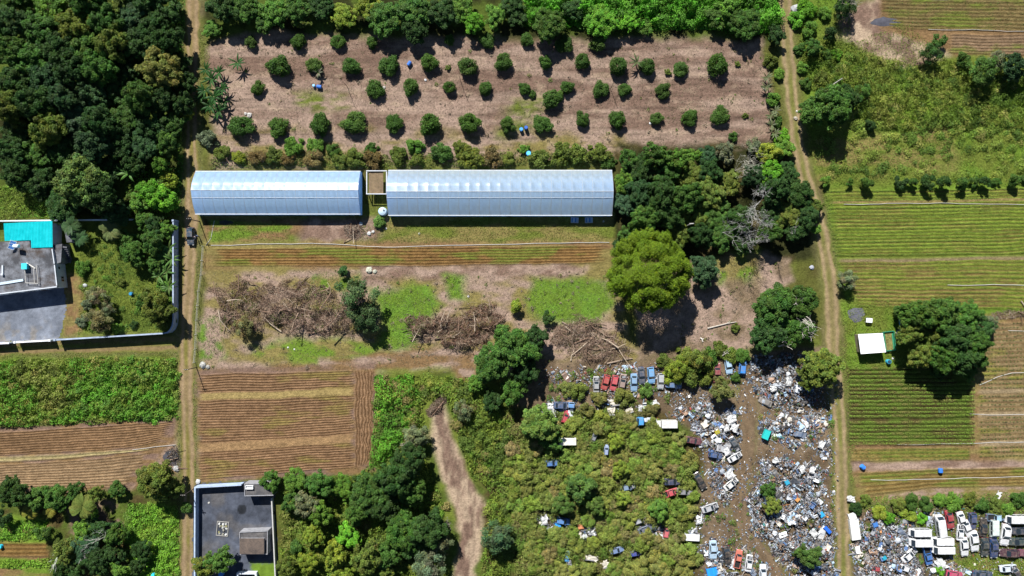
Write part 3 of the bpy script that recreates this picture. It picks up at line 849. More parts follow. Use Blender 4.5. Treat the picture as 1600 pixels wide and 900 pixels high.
def roof_things():
    h = 3.3
    # solar water heater
    x, y = P(26, 385, h + .6)
    t = thing('solar_heater', 'solar water heater with blue panel and white tank on the flat roof', 'solar heater', (x, y, h + .003))
    M = Matrix.Translation((-.9, .3, .75)) @ Matrix.Rotation(R_(-20), 4, 'Z') @ Matrix.Rotation(R_(28), 4, 'Y')
    m = MB(); m.box(-.55, .55, -.9, .9, -.04, .04, M); link('panel', m.mesh('panel', M_OBJ), t, color=(0.05, 0.16, 0.42))
    m = MB()
    for a in (-.58, .55):
        m.box(a, a + .06, -.95, .95, -.06, .07, M)
    for a in (-.95, -.3, .3, .9):
        m.box(-.52, .545, a, a + .05, -.055, .06, M)
    link('panel_frame', m.mesh('panel_frame', M_OBJ), t, color=(.7, .75, .8))
    m = MB(); Mt = Matrix.Translation((-.2, 0, 1.2)) @ Matrix.Rotation(R_(80), 4, 'Y')
    m.lathe([(.3, 0), (.42, .08), (.42, 1.25), (.3, 1.33)], 16, Mt); link('tank', m.mesh('tank', M_OBJ), t, color=(.6, .72, .82))
    for k, (a, b_) in enumerate(((-1.4, .8), (-.4, -.4), (.9, .4), (.8, -.4), (-1.3, -.5))):
        m = MB(); m.box(a - .03, a + .03, b_ - .03, b_ + .03, 0, .78); link('leg', m.mesh('leg', M_FRAME), t)
    x, y = P(38, 416, h + .8)
    t = thing('roof_tank', 'small square turquoise tank on the flat roof', 'water tank', (x, y, h + .003))
    m = MB(); m.box(-.55, .55, -.6, .6, 0, .85); link('tank_body', m.mesh('tank_body', M_OBJ), t, color=(.05, .5, .6))
    m = MB(); m.box(-.6, .6, -.65, .65, .852, .93); link('lid', m.mesh('lid', M_OBJ), t, color=(.05, .56, .68))
    x, y = P(49, 428, h + .6)
    t = thing('roof_rack', 'white pipe frame standing on the flat concrete roof', 'pipe frame', (x, y, h + .003))
    pts = [(-1.5, 1.6), (1.1, 1.9), (1.5, -2.1), (-1.2, -2.0)]
    for a, b_ in (((-1.5, 1.6), (-1.2, -2.0)), ((-1.2, -2.0), (1.5, -2.1)), ((1.5, -2.1), (1.1, 1.9)), ((.5, 1.7), (.7, -2.05))):
        m = MB(); m.tube([(a[0], a[1], .6), (b_[0], b_[1], .6)], .07); link('rail', m.mesh('rail', M_PIPE), t)
    for p in pts:
        m = MB(); m.tube([(p[0], p[1], 0), (p[0], p[1], .6)], .06); link('leg', m.mesh('leg', M_PIPE), t)
    x, y = P(46, 415, h + .7)
    t = thing('pipe_roll', 'fat white pipe lying slanted on the concrete roof by the turquoise tank', 'pipe', (x, y, h + .15))
    m = MB(); m.tube([(-1, .6, 0), (1, -.7, 0)], .14, n=8); link('pipe', m.mesh('pipe', M_PIPE), t)
    x, y = P(3, 421, h + .4)
    t = thing('roof_ladder', 'short white post at the left end of the concrete roof', 'post', (x, y, h + .003))
    m = MB(); m.box(-.15, .15, -1.2, .9, 0, .3); link('block', m.mesh('block', M_WHITE), t)
    m = MB(); m.box(-.25, .25, -1.3, -.9, .302, .5); link('cap', m.mesh('cap', M_WHITE), t)
roof_things()

def hut(label, quad, h, roofm, wallm, parapet=.2, rim=.14, name='outbuilding', base=0.0):
    cx = sum(p[0] for p in quad) / len(quad); cy = sum(p[1] for p in quad) / len(quad)
    ox, oy = P(cx, cy, h)
    q = [(P(px, py, h)[0] - ox, P(px, py, h)[1] - oy) for px, py in quad]
    r = thing(name, label, 'outbuilding', (ox, oy, base))
    m = MB(); m.prism(q, 0, h - .1); link('wall', m.mesh('wall', wallm), r)
    m = MB(); m.prism(q, h - .098, h); link('roof', m.mesh('roof', roofm), r)
    if parapet:
        n = len(q)
        for i in range(n):
            a = Vector(q[i]); b = Vector(q[(i + 1) % n]); t = (b - a).normalized(); k = Vector((-t.y, t.x))
            if k.dot(-(a + b)) < 0: k = -k
            a2 = a + t * (rim if i % 2 == 0 else 0); b2 = b - t * (rim if i % 2 == 0 else 0)
            m = MB(); m.prism([tuple(a2), tuple(b2), tuple(b2 + k * rim), tuple(a2 + k * rim)], h + .002, h + parapet)
            link('parapet', m.mesh('parapet', wallm), r)
    return r, q
M_DARKROOF = concrete_mat('dark_flat_roof', (0.045, 0.045, 0.05), (0.13, 0.12, 0.115), (0.03, 0.026, 0.022))
M_BROWNROOF = concrete_mat('brown_flat_roof', (0.055, 0.043, 0.037), (0.15, 0.108, 0.082), (0.035, 0.03, 0.028))
M_GREYR = plain('bare_grey_render', (0.25, 0.25, 0.265), .9, var=.3, scale=1.5)
hut('small grey flat roofed outbuilding in the top right corner of the asphalt yard', [(382, 755.5), (428, 755), (427.5, 774), (382.5, 775)], 2.6, M_DARKROOF, M_GREYR)
r_, q_ = hut('small unfinished grey building with brown roof at the right of the asphalt yard', [(374.5, 831), (419, 829), (418.5, 866), (375, 866)], 2.4, M_DARKROOF, M_GREYR)
m = MB(); 
qx = [p[0] for p in q_]; qy = [p[1] for p in q_]
m.box(min(qx) + .35, max(qx) - .75, min(qy) + .4, max(qy) - 1.6, 2.405, 3.0); up = link('upper_room', m.mesh('upper_room', M_GREYR), r_)
m = MB(); m.box(min(qx) + .25, max(qx) - .65, min(qy) + .3, max(qy) - 1.5, 3.003, 3.12); link('upper_roof', m.mesh('upper_roof', M_BROWNROOF), up)
hut('small grey concrete slab shed between the house stairs and the dark trees', [(101, 361.5), (117, 360.5), (119.5, 377), (104, 379)], 2.0, M_ROOFC, M_GREYR, 0)

# white tub on the outbuilding roof
x, y = P(389.5, 761.5, 3.0)
t = thing('bathtub', 'white tub standing on the roof of the corner outbuilding', 'tub', (x, y, 2.603))
m = MB(); m.box(-.85, .85, -.4, .4, .05, .2); m.box(-.85, -.75, -.4, .4, .2, .5); m.box(.75, .85, -.4, .4, .2, .5); m.box(-.75, .75, -.4, -.32, .2, .5); m.box(-.75, .75, .32, .4, .2, .5)
link('basin', m.mesh('basin', M_OBJ), t, color=(.75, .75, .74))
m = MB(); m.box(-.6, -.5, -.3, .3, 0, .048); m.box(.5, .6, -.3, .3, 0, .048); link('feet', m.mesh('feet', M_FRAME), t)

# ------------------------------------------------------------------ white roofed shed and its yard things
def shed():
    h = 2.5
    c = (1362, 536.5)
    ox, oy = P(*c, h)
    r = thing('shed', 'white corrugated sheet roofed farm shed beside the right hand track', 'shed', (ox, oy, 0))
    L = lambda px, py, hh=h: Vector((P(px, py, hh)[0] - ox, P(px, py, hh)[1] - oy))
    A, B, D, E = L(1340.7, 522), L(1378.7, 520.2), L(1344.9, 553), L(1384, 550)
    M_SH = plain('white_roof_sheet', (0.78, 0.79, 0.80), .45, .4, var=.1, scale=1)
    ns = 6
    for i in range(ns):
        V = []; k = 13
        for j in range(k):
            u = (i + j / (k - 1) * 1.01) / ns
            a = A.lerp(D, u); b = B.lerp(E, u)
            z = .03 * math.cos(j / (k - 1) * 2 * math.pi * 4) + (.005 if i % 2 else 0)
            V += [(a.x, a.y, h + z), (b.x, b.y, h + .12 + z)]
        F = [[2 * j, 2 * j + 2, 2 * j + 3, 2 * j + 1][::-1] for j in range(k - 1)]
        n0 = len(V); V += [(x, y, z - .012) for x, y, z in V]; F += [[f + n0 for f in q][::-1] for q in F]
        link('roof_sheet', quad_mesh('roof_sheet', V, F, None, M_SH), r)
    inn = [A.lerp(E, .06), B.lerp(D, .06), E.lerp(A, .06), D.lerp(B, .06)]
    m = MB(); m.prism([tuple(p) for p in inn], 0, h - .06); link('wall', m.mesh('wall', plain('timber_wall', (.22, .18, .13), .9)), r)
    mid = (inn[2] + inn[3]) / 2; e = (inn[2] - inn[3]).normalized()
    n = Vector((e.y, -e.x))
    if n.y > 0: n = -n
    a, b = mid - e * .5, mid + e * .5
    m = MB(); m.prism([tuple(a + n * .003), tuple(b + n * .003), tuple(b + n * .06), tuple(a + n * .06)], .02, 2.0); link('door', m.mesh('door', M_BARK), r)
shed()
def simple_thing(name, label, cat, px, py, h, parts, rz=0, z=0, group=None):
    """parts: (part name, MB, material, colour)"""
    x, y = P(px, py, h)
    t = thing(name, label, cat, (x, y, z), rz, group)
    for nm, mb, mt, c in parts: link(nm, mb.mesh(nm, mt), t, color=c)
    return t
def mbox(*bs):
    m = MB()
    for b in bs: m.box(*b)
    return m
GREEN = (.02, .17, .10)
simple_thing('net_cage', 'green net frame seedling bed attached right of the white shed', 'seedling bed', 1390, 533, .6, [
    ('frame', mbox((-1.25, -1.13, -2.2, 2.2, 0, .7), (1.13, 1.25, -2.2, 2.2, 0, .7), (-1.12, 1.12, 2.08, 2.2, 0, .7), (-1.12, 1.12, -2.2, -2.08, 0, .7)), M_OBJ, GREEN),
    ('soil', mbox((-1.1, 1.1, -2.05, 2.05, 0, .3)), plain('bed_soil', (.17, .15, .05), .95, var=.5, scale=2), None),
    ('net_strip', mbox((-1.1, -.75, -2.04, 2.04, .302, .33), (.78, 1.1, -2.04, 2.04, .302, .33)), M_OBJ, (.03, .2, .1))], rz=R_(6))
simple_thing('table', 'small white topped table above the white shed', 'table', 1358.3, 500.5, .9, [
    ('table_top', mbox((-.7, .7, -.5, .5, .85, .92)), M_OBJ, (.72, .74, .76)),
    ] + [('leg', mbox((a - .05, a + .05, b - .05, b + .05, 0, .848)), M_OBJ, (.3, .28, .26)) for a in (-.6, .6) for b in (-.4, .4)], rz=R_(-4))
def corr(w, l, n=8, z=0):
    m = MB()
    for i in range(n):
        x = -w / 2 + i * w / n
        m.box(x, x + w / n * .96, -l / 2, l / 2, z + .03 * (i % 2), z + .03 * (i % 2) + .03)
    return m
simple_thing('roof_sheet_stack', 'narrow pale blue sheet leaning beside the trees right of the shed', 'metal sheet', 1407.5, 506, .9, [
    ('sheet', corr(.75, 3.0, 5, .9), M_OBJ, (.28, .52, .66)), ('support', mbox((-.3, .3, -1.3, -1.1, 0, .895), (-.3, .3, 1.1, 1.3, 0, .895)), M_OBJ, (.25, .22, .18))], rz=R_(5))

# blue and white crates below the right greenhouse
for i, (px, lab) in enumerate(((898, 'left blue and white crate below the right greenhouse'), (920, 'right blue and white crate below the right greenhouse'))):
    ps = [('crate_floor', mbox((-.85, .85, -.6, .6, 0, .08)), M_OBJ, (.08, .2, .45)), ('crate_rim', mbox((-.85, -.77, -.6, .6, .08, .6), (.77, .85, -.6, .6, .08, .6), (-.77, .77, .52, .6, .08, .6), (-.77, .77, -.6, -.52, .08, .6)), M_OBJ, (.55, .62, .7))]
    for k in range(4):
        ps.append(('bottle_crate', mbox((-.72 + k * .37, -.4 + k * .37, -.45, .45, .085, .5 + .04 * (k % 2))), M_OBJ, [(.12, .3, .6), (.5, .6, .7), (.10, .25, .55), (.4, .52, .66)][k]))
    simple_thing('crate', lab, 'crate', px, 344, .4, ps, rz=R_(-3 + 5 * i), group='crates below the greenhouse')

# ------------------------------------------------------------------ drums, poles, pipes, fences
def drum(label, px, py, col=(.03, .14, .5), r=.42, h=1.0, tip=None, top=None, cat='drum'):
    top = top or tuple(min(1, c * 1.35) for c in col)
    x, y = P(px, py, h / 2)
    t = thing('plastic_drum', label, cat, (x, y, 0), rng.rand() * 6, 'plastic drums')
    M = None
    if tip is not None: M = Matrix.Translation((0, 0, r * 1.04)) @ Matrix.Rotation(tip, 4, 'Z') @ Matrix.Rotation(R_(90), 4, 'X')
    m = MB(); m.lathe([(r * .95, 0), (r, .05), (r, h * .3), (r * 1.04, h * .33), (r, h * .36), (r, h * .63), (r * 1.04, h * .66), (r, h * .69), (r, h * .95), (r * .93, h)], 14, M)
    link('barrel', m.mesh('barrel', M_OBJ), t, color=col)
    m = MB(); m.lathe([(r * .8, h + .003), (r * .78, h + .03)], 14, M); link('lid', m.mesh('lid', M_OBJ), t, color=top)
    return t
drum('blue drum lying in the orchard below the second row, near its left end', 495, 135, tip=R_(20))
drum('pale blue lid drum standing just left of the lying blue drum in the orchard', 490.5, 134, (.2, .45, .7), .3, .7)
drum('blue drum between the first orchard trees under the dark top trees', 637.5, 102, tip=R_(-15))
drum('blue drum in the fourth orchard row, left of a pair', 814.5, 202.5, (.05, .25, .6))
drum('dark blue drum in the fourth orchard row, right of a pair', 822, 200, (.02, .08, .32), h=1.3)
drum('pale blue drum half hidden in the shrubs above the right greenhouse', 826, 240, (.08, .4, .75), .55, .9)
drum('turquoise drum on the grass below the white shed', 1388, 565, (.03, .32, .45), .5, .9, top=(.02, .05, .08))
drum('blue drum at the verge close to the right track, below the hedge rows', 1350, 731.5, (.03, .18, .62), .5, .9, tip=R_(60))
drum('blue drum at the verge further from the right track', 1469, 732, (.03, .16, .55), .5, .9, tip=R_(40))
drum('blue drum under the tree at the bottom of the asphalt yard', 346, 896, (.05, .2, .5), .6, 1.0)
drum('small blue drum in the clearing between the lower left trees', 123.5, 822, (.06, .16, .42), .4, .8)
drum('turquoise drum at the bottom edge in the bright green weeds', 240, 898, (.02, .4, .55), .4, .8)
drum('turquoise drum at the left picture edge by the vegetable beds', 1, 854, (.02, .4, .55), .45, .8)
drum('dark blue drum in the house garden grass', 205, 459, (.02, .16, .3), .4, .7)

def pole(label, px, py, h, r, cat='pole', name='utility_pole', arm=True, mat=None, lean=(0, 0)):
    x, y = W(px, py)
    t = thing(name, label, cat, (x, y, 0), 0)
    m = MB(); m.tube([(0, 0, 0), (lean[0] * .5, lean[1] * .5, h * .5), (lean[0], lean[1], h)], r, r * .7, 8)
    link('shaft', m.mesh('shaft', mat or M_BARK), t)
    if arm:
        m = MB(); m.box(-.5, .5, -.06, .06, h - .45, h - .33, Matrix.Translation((lean[0], lean[1] + r * .9, 0))); link('crossarm', m.mesh('crossarm', mat or M_BARK), t)
        for a in (-.42, 0, .42):
            m = MB(); m.lathe([(.05, 0), (.07, .06), (.04, .14)], 8, Matrix.Translation((lean[0] + a, lean[1] + r * .9, h - .33))); link('insulator', m.mesh('insulator', M_PIPE), t)
    return t
M_POLE = plain('dark_pole', (.05, .04, .035), .8)
pole('dark wooden utility pole beside the dark blue car on the track', 312, 346, 5.6, .11, mat=M_POLE)
pole('dark wooden utility pole at the top left corner of the tilled field', 307, 574, 5.4, .11, mat=M_POLE)
pole('dark wooden utility pole at the wall corner of the asphalt yard', 304, 763, 5.8, .11, mat=M_POLE)
pole('thin bare pole in the orchard left of centre', 543, 136, 4.4, .06, 'pole', 'sprinkler_pole', False, M_POLE)
pole('thin bare pole in the middle of the orchard', 720, 128, 4.4, .06, 'pole', 'sprinkler_pole', False, M_POLE)
pole('thin bare pole in the orchard right of centre', 954, 139, 4.2, .06, 'pole', 'sprinkler_pole', False, M_POLE)
pole('thin bare pole in the seedling field by the white pipes at right', 1571, 660, 2.6, .05, 'pole', 'sprinkler_pole', False, M_POLE)
pole('grey concrete post leaning out of the scrub right of the track', 1287, 142, 3.4, .16, 'post', 'leaning_post', False, M_DEAD, (2.6, 1.8))
pole('white topped pole standing out of the dark trees', 1066, 355, 8.6, .09, mat=M_PIPE)

def pipe(label, line, r=.055, name='irrigation_pipe', mat=None, z=None):
    o = Vector(W(*line[0]))
    q = []
    for (a, b) in zip(line[:-1], line[1:]):
        for k in range(6):
            t = k / 6
            p = Vector(W(a[0] + (b[0] - a[0]) * t, a[1] + (b[1] - a[1]) * t)) - o
            q.append((p.x + .12 * (fbm(p.x / 3, 0, 2, 5) - .5), p.y + .5 * (fbm(p.x / 4 + 3, p.y / 4, 3, 8) - .5), (r if z is None else z)))
    p = Vector(W(*line[-1])) - o; q.append((p.x, p.y, (r if z is None else z)))
    m = MB(); m.tube(q, r, n=6)
    ob = link(name, m.mesh(name, mat or M_PIPE), None, (o.x, o.y, 0))
    return tag(ob, label, 'pipe')
pipe('long white irrigation pipe between the grass strip and the furrows below the greenhouses', [(330, 384), (420, 381), (520, 381), (600, 386), (700, 383), (860, 380), (952, 379)], .06, z=.1)
pipe('white irrigation pipe across the upper part of the green row field', [(1318, 320), (1400, 318), (1500, 318), (1640, 320)], .05, z=.22)
pipe('white irrigation pipe in the lower part of the green row field', [(1480, 446), (1550, 445), (1640, 446)], .06, z=.2)
pipe('curved white irrigation pipe below the tree clump at right', [(1530, 602), (1555, 590), (1580, 583), (1640, 580)], .05, z=.16)
pipe('white irrigation pipe at the right edge beside the tree clump', [(1575, 517), (1600, 517), (1650, 519)], .05, z=.14)
pipe('white irrigation pipe crossing the seedling field at the hedge rows', [(1515, 647), (1560, 648), (1650, 648)], .05, z=.14)
pipe('white irrigation pipe along the bottom of the hedge rows', [(1400, 695), (1500, 693), (1600, 690), (1650, 690)], .05, z=.15)
pipe('white irrigation pipe in the brown strip above the car yard', [(1360, 750), (1440, 749), (1540, 746), (1650, 742)], .05, z=.14)
pipe('white irrigation pipe in the brown field at the top right', [(1450, 47), (1520, 47), (1600, 50), (1650, 50)], .05, z=.17)
pipe('white irrigation pipe in the curved tilled field left of the track', [(208, 703), (240, 698), (275, 695)], .05, z=.16)
pipe('thin white hose on the soil at the top left of the garden strip', [(322, 384), (330, 372), (335, 345)], .05, z=.06)

def fence(label, line, step, h, mat):
    o = Vector(W(*line[0])); r = thing('wire_fence', label, 'fence', (o.x, o.y, 0))
    pts = [Vector(W(*p)) - o for p in line]
    pos = []
    for a, b in zip(pts[:-1], pts[1:]):
        n = max(1, int((b - a).length / step))
        pos += [a.lerp(b, k / n) for k in range(n)]
    pos.append(pts[-1])
    mp = MB(); mp.tube([(0, 0, 0), (0, 0, h)], .06, .05, 6); pm = mp.mesh('post', mat)
    for p in pos: link('post', pm, r, (p.x, p.y, 0))
    for z in (.45, .95, h - .15):
        m = MB(); m.tube([(p.x + .065, p.y, z) for p in pos], .02, n=4); link('wire', m.mesh('wire', M_PIPE), r)
fence('white post wire fence between the track and the brush piles', [(319, 385), (316, 430), (312, 455), (309, 500), (307, 545), (305, 566)], 2.6, 1.3, M_PIPE)
# ------------------------------------------------------------------ foliage kit
def leaf_quads(pos, nrm, size, asp, rs):
    n = len(pos)
    nrm = nrm / (np.linalg.norm(nrm, axis=1, keepdims=True) + 1e-9)
    a = rs.normal(size=(n, 3)); t = a - (a * nrm).sum(1, keepdims=True) * nrm
    t /= np.linalg.norm(t, axis=1, keepdims=True) + 1e-9
    b = np.cross(nrm, t)
    sz = size[:, None]
    v0 = pos - t * sz; v2 = pos + t * sz - nrm * sz * 0.25
    v1 = pos + b * sz * asp + nrm * sz * 0.1; v3 = pos - b * sz * asp + nrm * sz * 0.1
    V = np.stack([v0, v3, v2, v1], 1).reshape(-1, 3)
    F = np.arange(4 * n).reshape(n, 4)
    return V, F

def crown_mesh(name, R, Rz, zc, ncl, nleaf, leaf, seed, cl=(.27, .42), shell=(.45, .82), under=.35, tintv=.22, asp=.55, up=.5, fill=0, wobk=.22):
    rs = np.random.RandomState(seed)
    d = rs.normal(size=(ncl * 4, 3)); d /= np.linalg.norm(d, axis=1, keepdims=True)
    d = d[d[:, 2] > -under][:ncl]
    # keep clumps apart a little
    f = rs.uniform(shell[0], shell[1], len(d))
    wob = 1 + wobk * (np.sin(np.arctan2(d[:, 1], d[:, 0]) * 3 + seed) + .6 * np.sin(np.arctan2(d[:, 1], d[:, 0]) * 5 + 2 * seed)) / 1.6
    c = d * (f * wob)[:, None] * np.array([R, R, Rz])
    rc = rs.uniform(cl[0], cl[1], len(d)) * R
    tint = 1 + rs.uniform(-tintv, tintv, (len(d), 1)) + rs.uniform(-tintv * .45, tintv * .45, (len(d), 3)) * np.array([1, .6, .8])
    w = rc ** 2; w /= w.sum()
    k = rs.choice(len(d), nleaf, p=w)
    e = rs.normal(size=(nleaf, 3)); e /= np.linalg.norm(e, axis=1, keepdims=True)
    e[:, 2] = np.where(e[:, 2] < -.25, -e[:, 2], e[:, 2])
    rad = rc[k] * np.where(rs.rand(nleaf) < .82, rs.uniform(.78, 1.08, nleaf), rs.uniform(.3, .8, nleaf))
    # small lobes on every clump so the surface is broken
    lob = 1 + .16 * np.sin(e[:, 0] * 7 + k) * np.sin(e[:, 1] * 7 + 2 * k) + .1 * np.sin(e[:, 2] * 11 + k)
    p = c[k] + e * (rad * lob)[:, None] * np.array([1, 1, .85])
    if fill:
        fm = rs.rand(nleaf) < fill
        p[fm] = e[fm] * np.array([R, R, Rz]) * .78
    p[:, 2] = np.maximum(p[:, 2] + zc, .06)
    n = e * .9 + np.array([0, 0, up]) + rs.normal(size=(nleaf, 3)) * .45
    sz = leaf * rs.uniform(.65, 1.35, nleaf)
    V, F = leaf_quads(p, n, sz, asp, rs)
    colr = tint[k] * rs.uniform(.62, 1.38, (nleaf, 1))
    yl = rs.rand(nleaf) < .05
    colr[yl] *= np.array([1.7, 1.3, .9])
    return quad_mesh(name, V, F, np.repeat(colr, 4, 0), M_LEAF)

def trunk_mesh(name, h, r, spread, nb, seed, mat=M_BARK):
    rs = random.Random(seed); m = MB()
    m.tube([(0, 0, 0), (rs.uniform(-.1, .1), rs.uniform(-.1, .1), h * .25), (rs.uniform(-.15, .15), rs.uniform(-.15, .15), h * .5)], r, r * .7, 8)
    for i in range(nb):
        a = 6.283 * i / nb + rs.uniform(-.4, .4); s = spread * rs.uniform(.6, 1)
        m.tube([(0, 0, h * .38), (math.cos(a) * s * .4, math.sin(a) * s * .4, h * .6), (math.cos(a) * s, math.sin(a) * s, h * rs.uniform(.75, .9))], r * .55, r * .15, 5)
    return m.mesh(name, mat)

PROTO = {}
def proto(kind, n, R, Rz, zc, ncl, nleaf, leaf, tr, seed, **kw):
    PROTO[kind] = dict(R=R, H=zc + Rz, hc=zc + Rz * .45, v=[(crown_mesh('crown', R, Rz, zc, ncl, nleaf, leaf, seed + i, **kw),
                       trunk_mesh('trunk', zc + Rz * .4, tr, R * .6, 5, seed + i)) for i in range(n)])
proto('big', 6, 4.3, 2.9, 4.5, 150, 21000, .185, .26, 100, cl=(.10, .19), shell=(.5, .95), tintv=.28)
proto('med', 5, 2.7, 1.8, 2.8, 75, 9500, .155, .16, 120, cl=(.13, .22), shell=(.45, .92), tintv=.26)
proto('small', 4, 1.6, 1.1, 1.4, 14, 2600, .14, .09, 140)
proto('orch', 8, 2.35, 1.55, 1.0, 26, 6500, .135, .12, 160, cl=(.26, .38), shell=(.5, .74), under=.55, tintv=.12)
proto('bush', 6, 1.8, 1.0, .55, 22, 3600, .14, .06, 180, under=.4, tintv=.16, cl=(.2, .36))
proto('loose', 4, 3.4, 2.2, 3.2, 30, 4600, .17, .18, 200, cl=(.18, .32), shell=(.4, .95), tintv=.35)

TREES = []
def tree(px, py, rpx, kind, col, label=None, cat='tree', name=None, group=None, hs=1.0):
    pr = PROTO[kind]
    sc = rpx * S / pr['R']
    for _ in range(2):
        hc = pr['hc'] * sc * hs
        sc = rpx * S * (HC - hc) / HC / pr['R']
    x, y = P(px, py, hc)
    i = len(TREES)
    cr, tk = pr['v'][(i * 7 + int(px)) % len(pr['v'])]
    name = name or ('shrub' if kind in ('bush', 'small') and cat != 'tree' else 'tree')
    rz = (px * 13.7 + py * 7.1) % 6.283
    rs = random.Random(i * 31 + 7)
    e1 = rs.uniform(.9, 1.12) if kind != 'cauli' else 1.0
    r = thing(name, label or 'tree', cat, (x, y, 0), rz, group, (sc * e1, sc / e1, sc * hs * (rs.uniform(.85, 1.2) if kind == 'orch' else 1)))
    k = rs.uniform(.85, 1.2) * 1.15
    c = (col[0] * k * rs.uniform(.93, 1.07), col[1] * k, col[2] * k * rs.uniform(.9, 1.1))
    link('trunk', tk, r)
    link('crown', cr, r, color=c)
    TREES.append(r)
    return r

def ranked(items, kind_word, place, group, cat='tree', name='tree', rowh=30.0, default_kind='big'):
    """items (px, py, r, kind, colour[, label]); label every unlabelled one by its rank in the stand"""
    rows = {}
    for it in items:
        if len(it) == 5: rows.setdefault(int(round(it[1] / rowh)), []).append(it)
    keys = sorted(rows)
    for ri, k in enumerate(keys):
        rw = sorted(rows[k], key=lambda t: t[0])
        for ci, it in enumerate(rw):
            if len(keys) == 1: lab = f'{kind_word}, {ORD[ci]} from the left {place}'
            elif len(rw) == 1: lab = f'{kind_word} alone in the {ORD[ri]} rank down, {place}'
            else: lab = f'{kind_word}, {ORD[ci]} from left, {ORD[ri]} rank down, {place}'
            tree(it[0], it[1], it[2], it[3], it[4], lab, cat, name, group, 1.0 if it[3] == 'bush' else (0.62 if group.startswith('trees along the top') else 0.68) + (0.3 if group.startswith('trees along the top') else 0.75) * ((it[0] * 37 + it[1] * 17) % 11) / 10)
    for it in items:
        if len(it) == 6: tree(it[0], it[1], it[2], it[3], it[4], it[5], cat, name, group)

DK = (.031, .068, .016); DKB = (.027, .062, .021); MD = (.052, .110, .019); OL = (.100, .135, .024); YG = (.150, .195, .022)
LT = (.085, .175, .024); BR = (.095, .245, .020); BRN = (.135, .105, .038); GRY = (.115, .140, .070); TE = (.038, .078, .032)

# ---- the dense wood at the top left
wood = [(18, -8, 30, 'big', MD), (75, 5, 30, 'big', LT), (128, -5, 28, 'big', MD), (175, -8, 28, 'big', OL), (225, -10, 28, 'big', DK), (258, 8, 24, 'med', DK),
        (15, 35, 28, 'big', DK), (60, 45, 30, 'big', MD), (112, 38, 28, 'big', OL), (160, 30, 28, 'big', MD), (205, 25, 26, 'big', TE), (238, 40, 24, 'big', DK),
        (5, 75, 28, 'big', MD), (42, 90, 30, 'big', MD), (88, 78, 30, 'big', DK), (132, 72, 28, 'big', MD), (172, 68, 28, 'big', OL), (215, 66, 28, 'big', DK), (258, 62, 24, 'big', DK),
        (20, 125, 28, 'big', DK), (68, 122, 30, 'big', DKB), (112, 112, 28, 'big', DK), (150, 105, 28, 'big', MD), (190, 108, 26, 'big', DK), (282, 98, 18, 'med', DK), (288, 128, 17, 'med', DK),
        (8, 165, 28, 'big', OL), (48, 160, 30, 'big', DK), (95, 152, 28, 'big', DKB), (138, 140, 26, 'big', TE), (175, 142, 26, 'big', DK), (212, 150, 26, 'big', MD), (252, 152, 22, 'big', DK), (285, 160, 17, 'med', DK),
        (25, 200, 28, 'big', DK), (70, 200, 30, 'big', OL), (112, 182, 30, 'big', TE), (152, 188, 28, 'big', DK), (192, 182, 27, 'big', MD), (232, 192, 28, 'big', DK), (268, 190, 20, 'big', MD),
        (12, 235, 26, 'big', DK), (50, 238, 28, 'big', MD), (92, 232, 28, 'big', DK), (140, 225, 28, 'big', TE), (182, 222, 27, 'big', DK), (222, 228, 25, 'big', DKB), (258, 222, 18, 'med', MD),
        (248, 258, 14, 'med', LT), (20, 268, 26, 'big', DK), (168, 262, 22, 'big', DK), (205, 255, 18, 'med', DK), (150, 305, 30, 'big', DK), (95, 318, 28, 'big', DK), (175, 330, 22, 'big', DKB), (60, 285, 24, 'big', DK),
        (245, 105, 33, 'big', (.15, .165, .04), 'large yellow olive crown standing out of the dark wood'),
        (122, 285, 42, 'big', (.085, .13, .03), 'large mid green leafy tree at the lower edge of the wood'),
        (290, 178, 11, 'small', YG, 'small yellow green tree at the wood edge beside the dirt track')]
ranked(wood, 'dark green broadleaf tree', 'in the left wood', 'trees of the left wood', rowh=37)

# ---- trees along the top edge of the orchard
topl = [(345, 10, 24, 'big', DK), (330, 48, 14, 'med', LT), (382, 12, 22, 'big', MD), (425, 18, 24, 'big', LT), (412, 40, 15, 'med', MD), (462, 12, 22, 'big', MD), (470, 36, 15, 'med', OL), (500, 10, 20, 'big', DK), (536, 28, 20, 'big', YG),
        (575, 8, 22, 'big', YG), (600, 32, 28, 'big', MD), (645, 14, 30, 'big', MD), (648, 48, 22, 'big', DK), (690, 20, 24, 'big', DK), (720, 10, 22, 'big', LT), (738, 36, 18, 'med', BR), (772, 24, 18, 'med', LT), (800, 6, 20, 'big', DK),
        (808, 30, 16, 'med', DK), (858, 40, 26, 'big', MD), (893, 14, 18, 'med', DK), (940, 36, 26, 'big', BR), (982, 38, 16, 'med', BR), (1008, 46, 12, 'small', LT), (1120, 30, 18, 'med', MD), (1165, 40, 26, 'big', MD), (1140, 8, 20, 'med', LT)]
topl = [(a, b - (4 if b > 25 else 0), c, d_, e) for a, b, c, d_, e in topl]
ranked(topl, 'green tree', 'along the top orchard edge', 'trees along the top of the orchard', rowh=26)

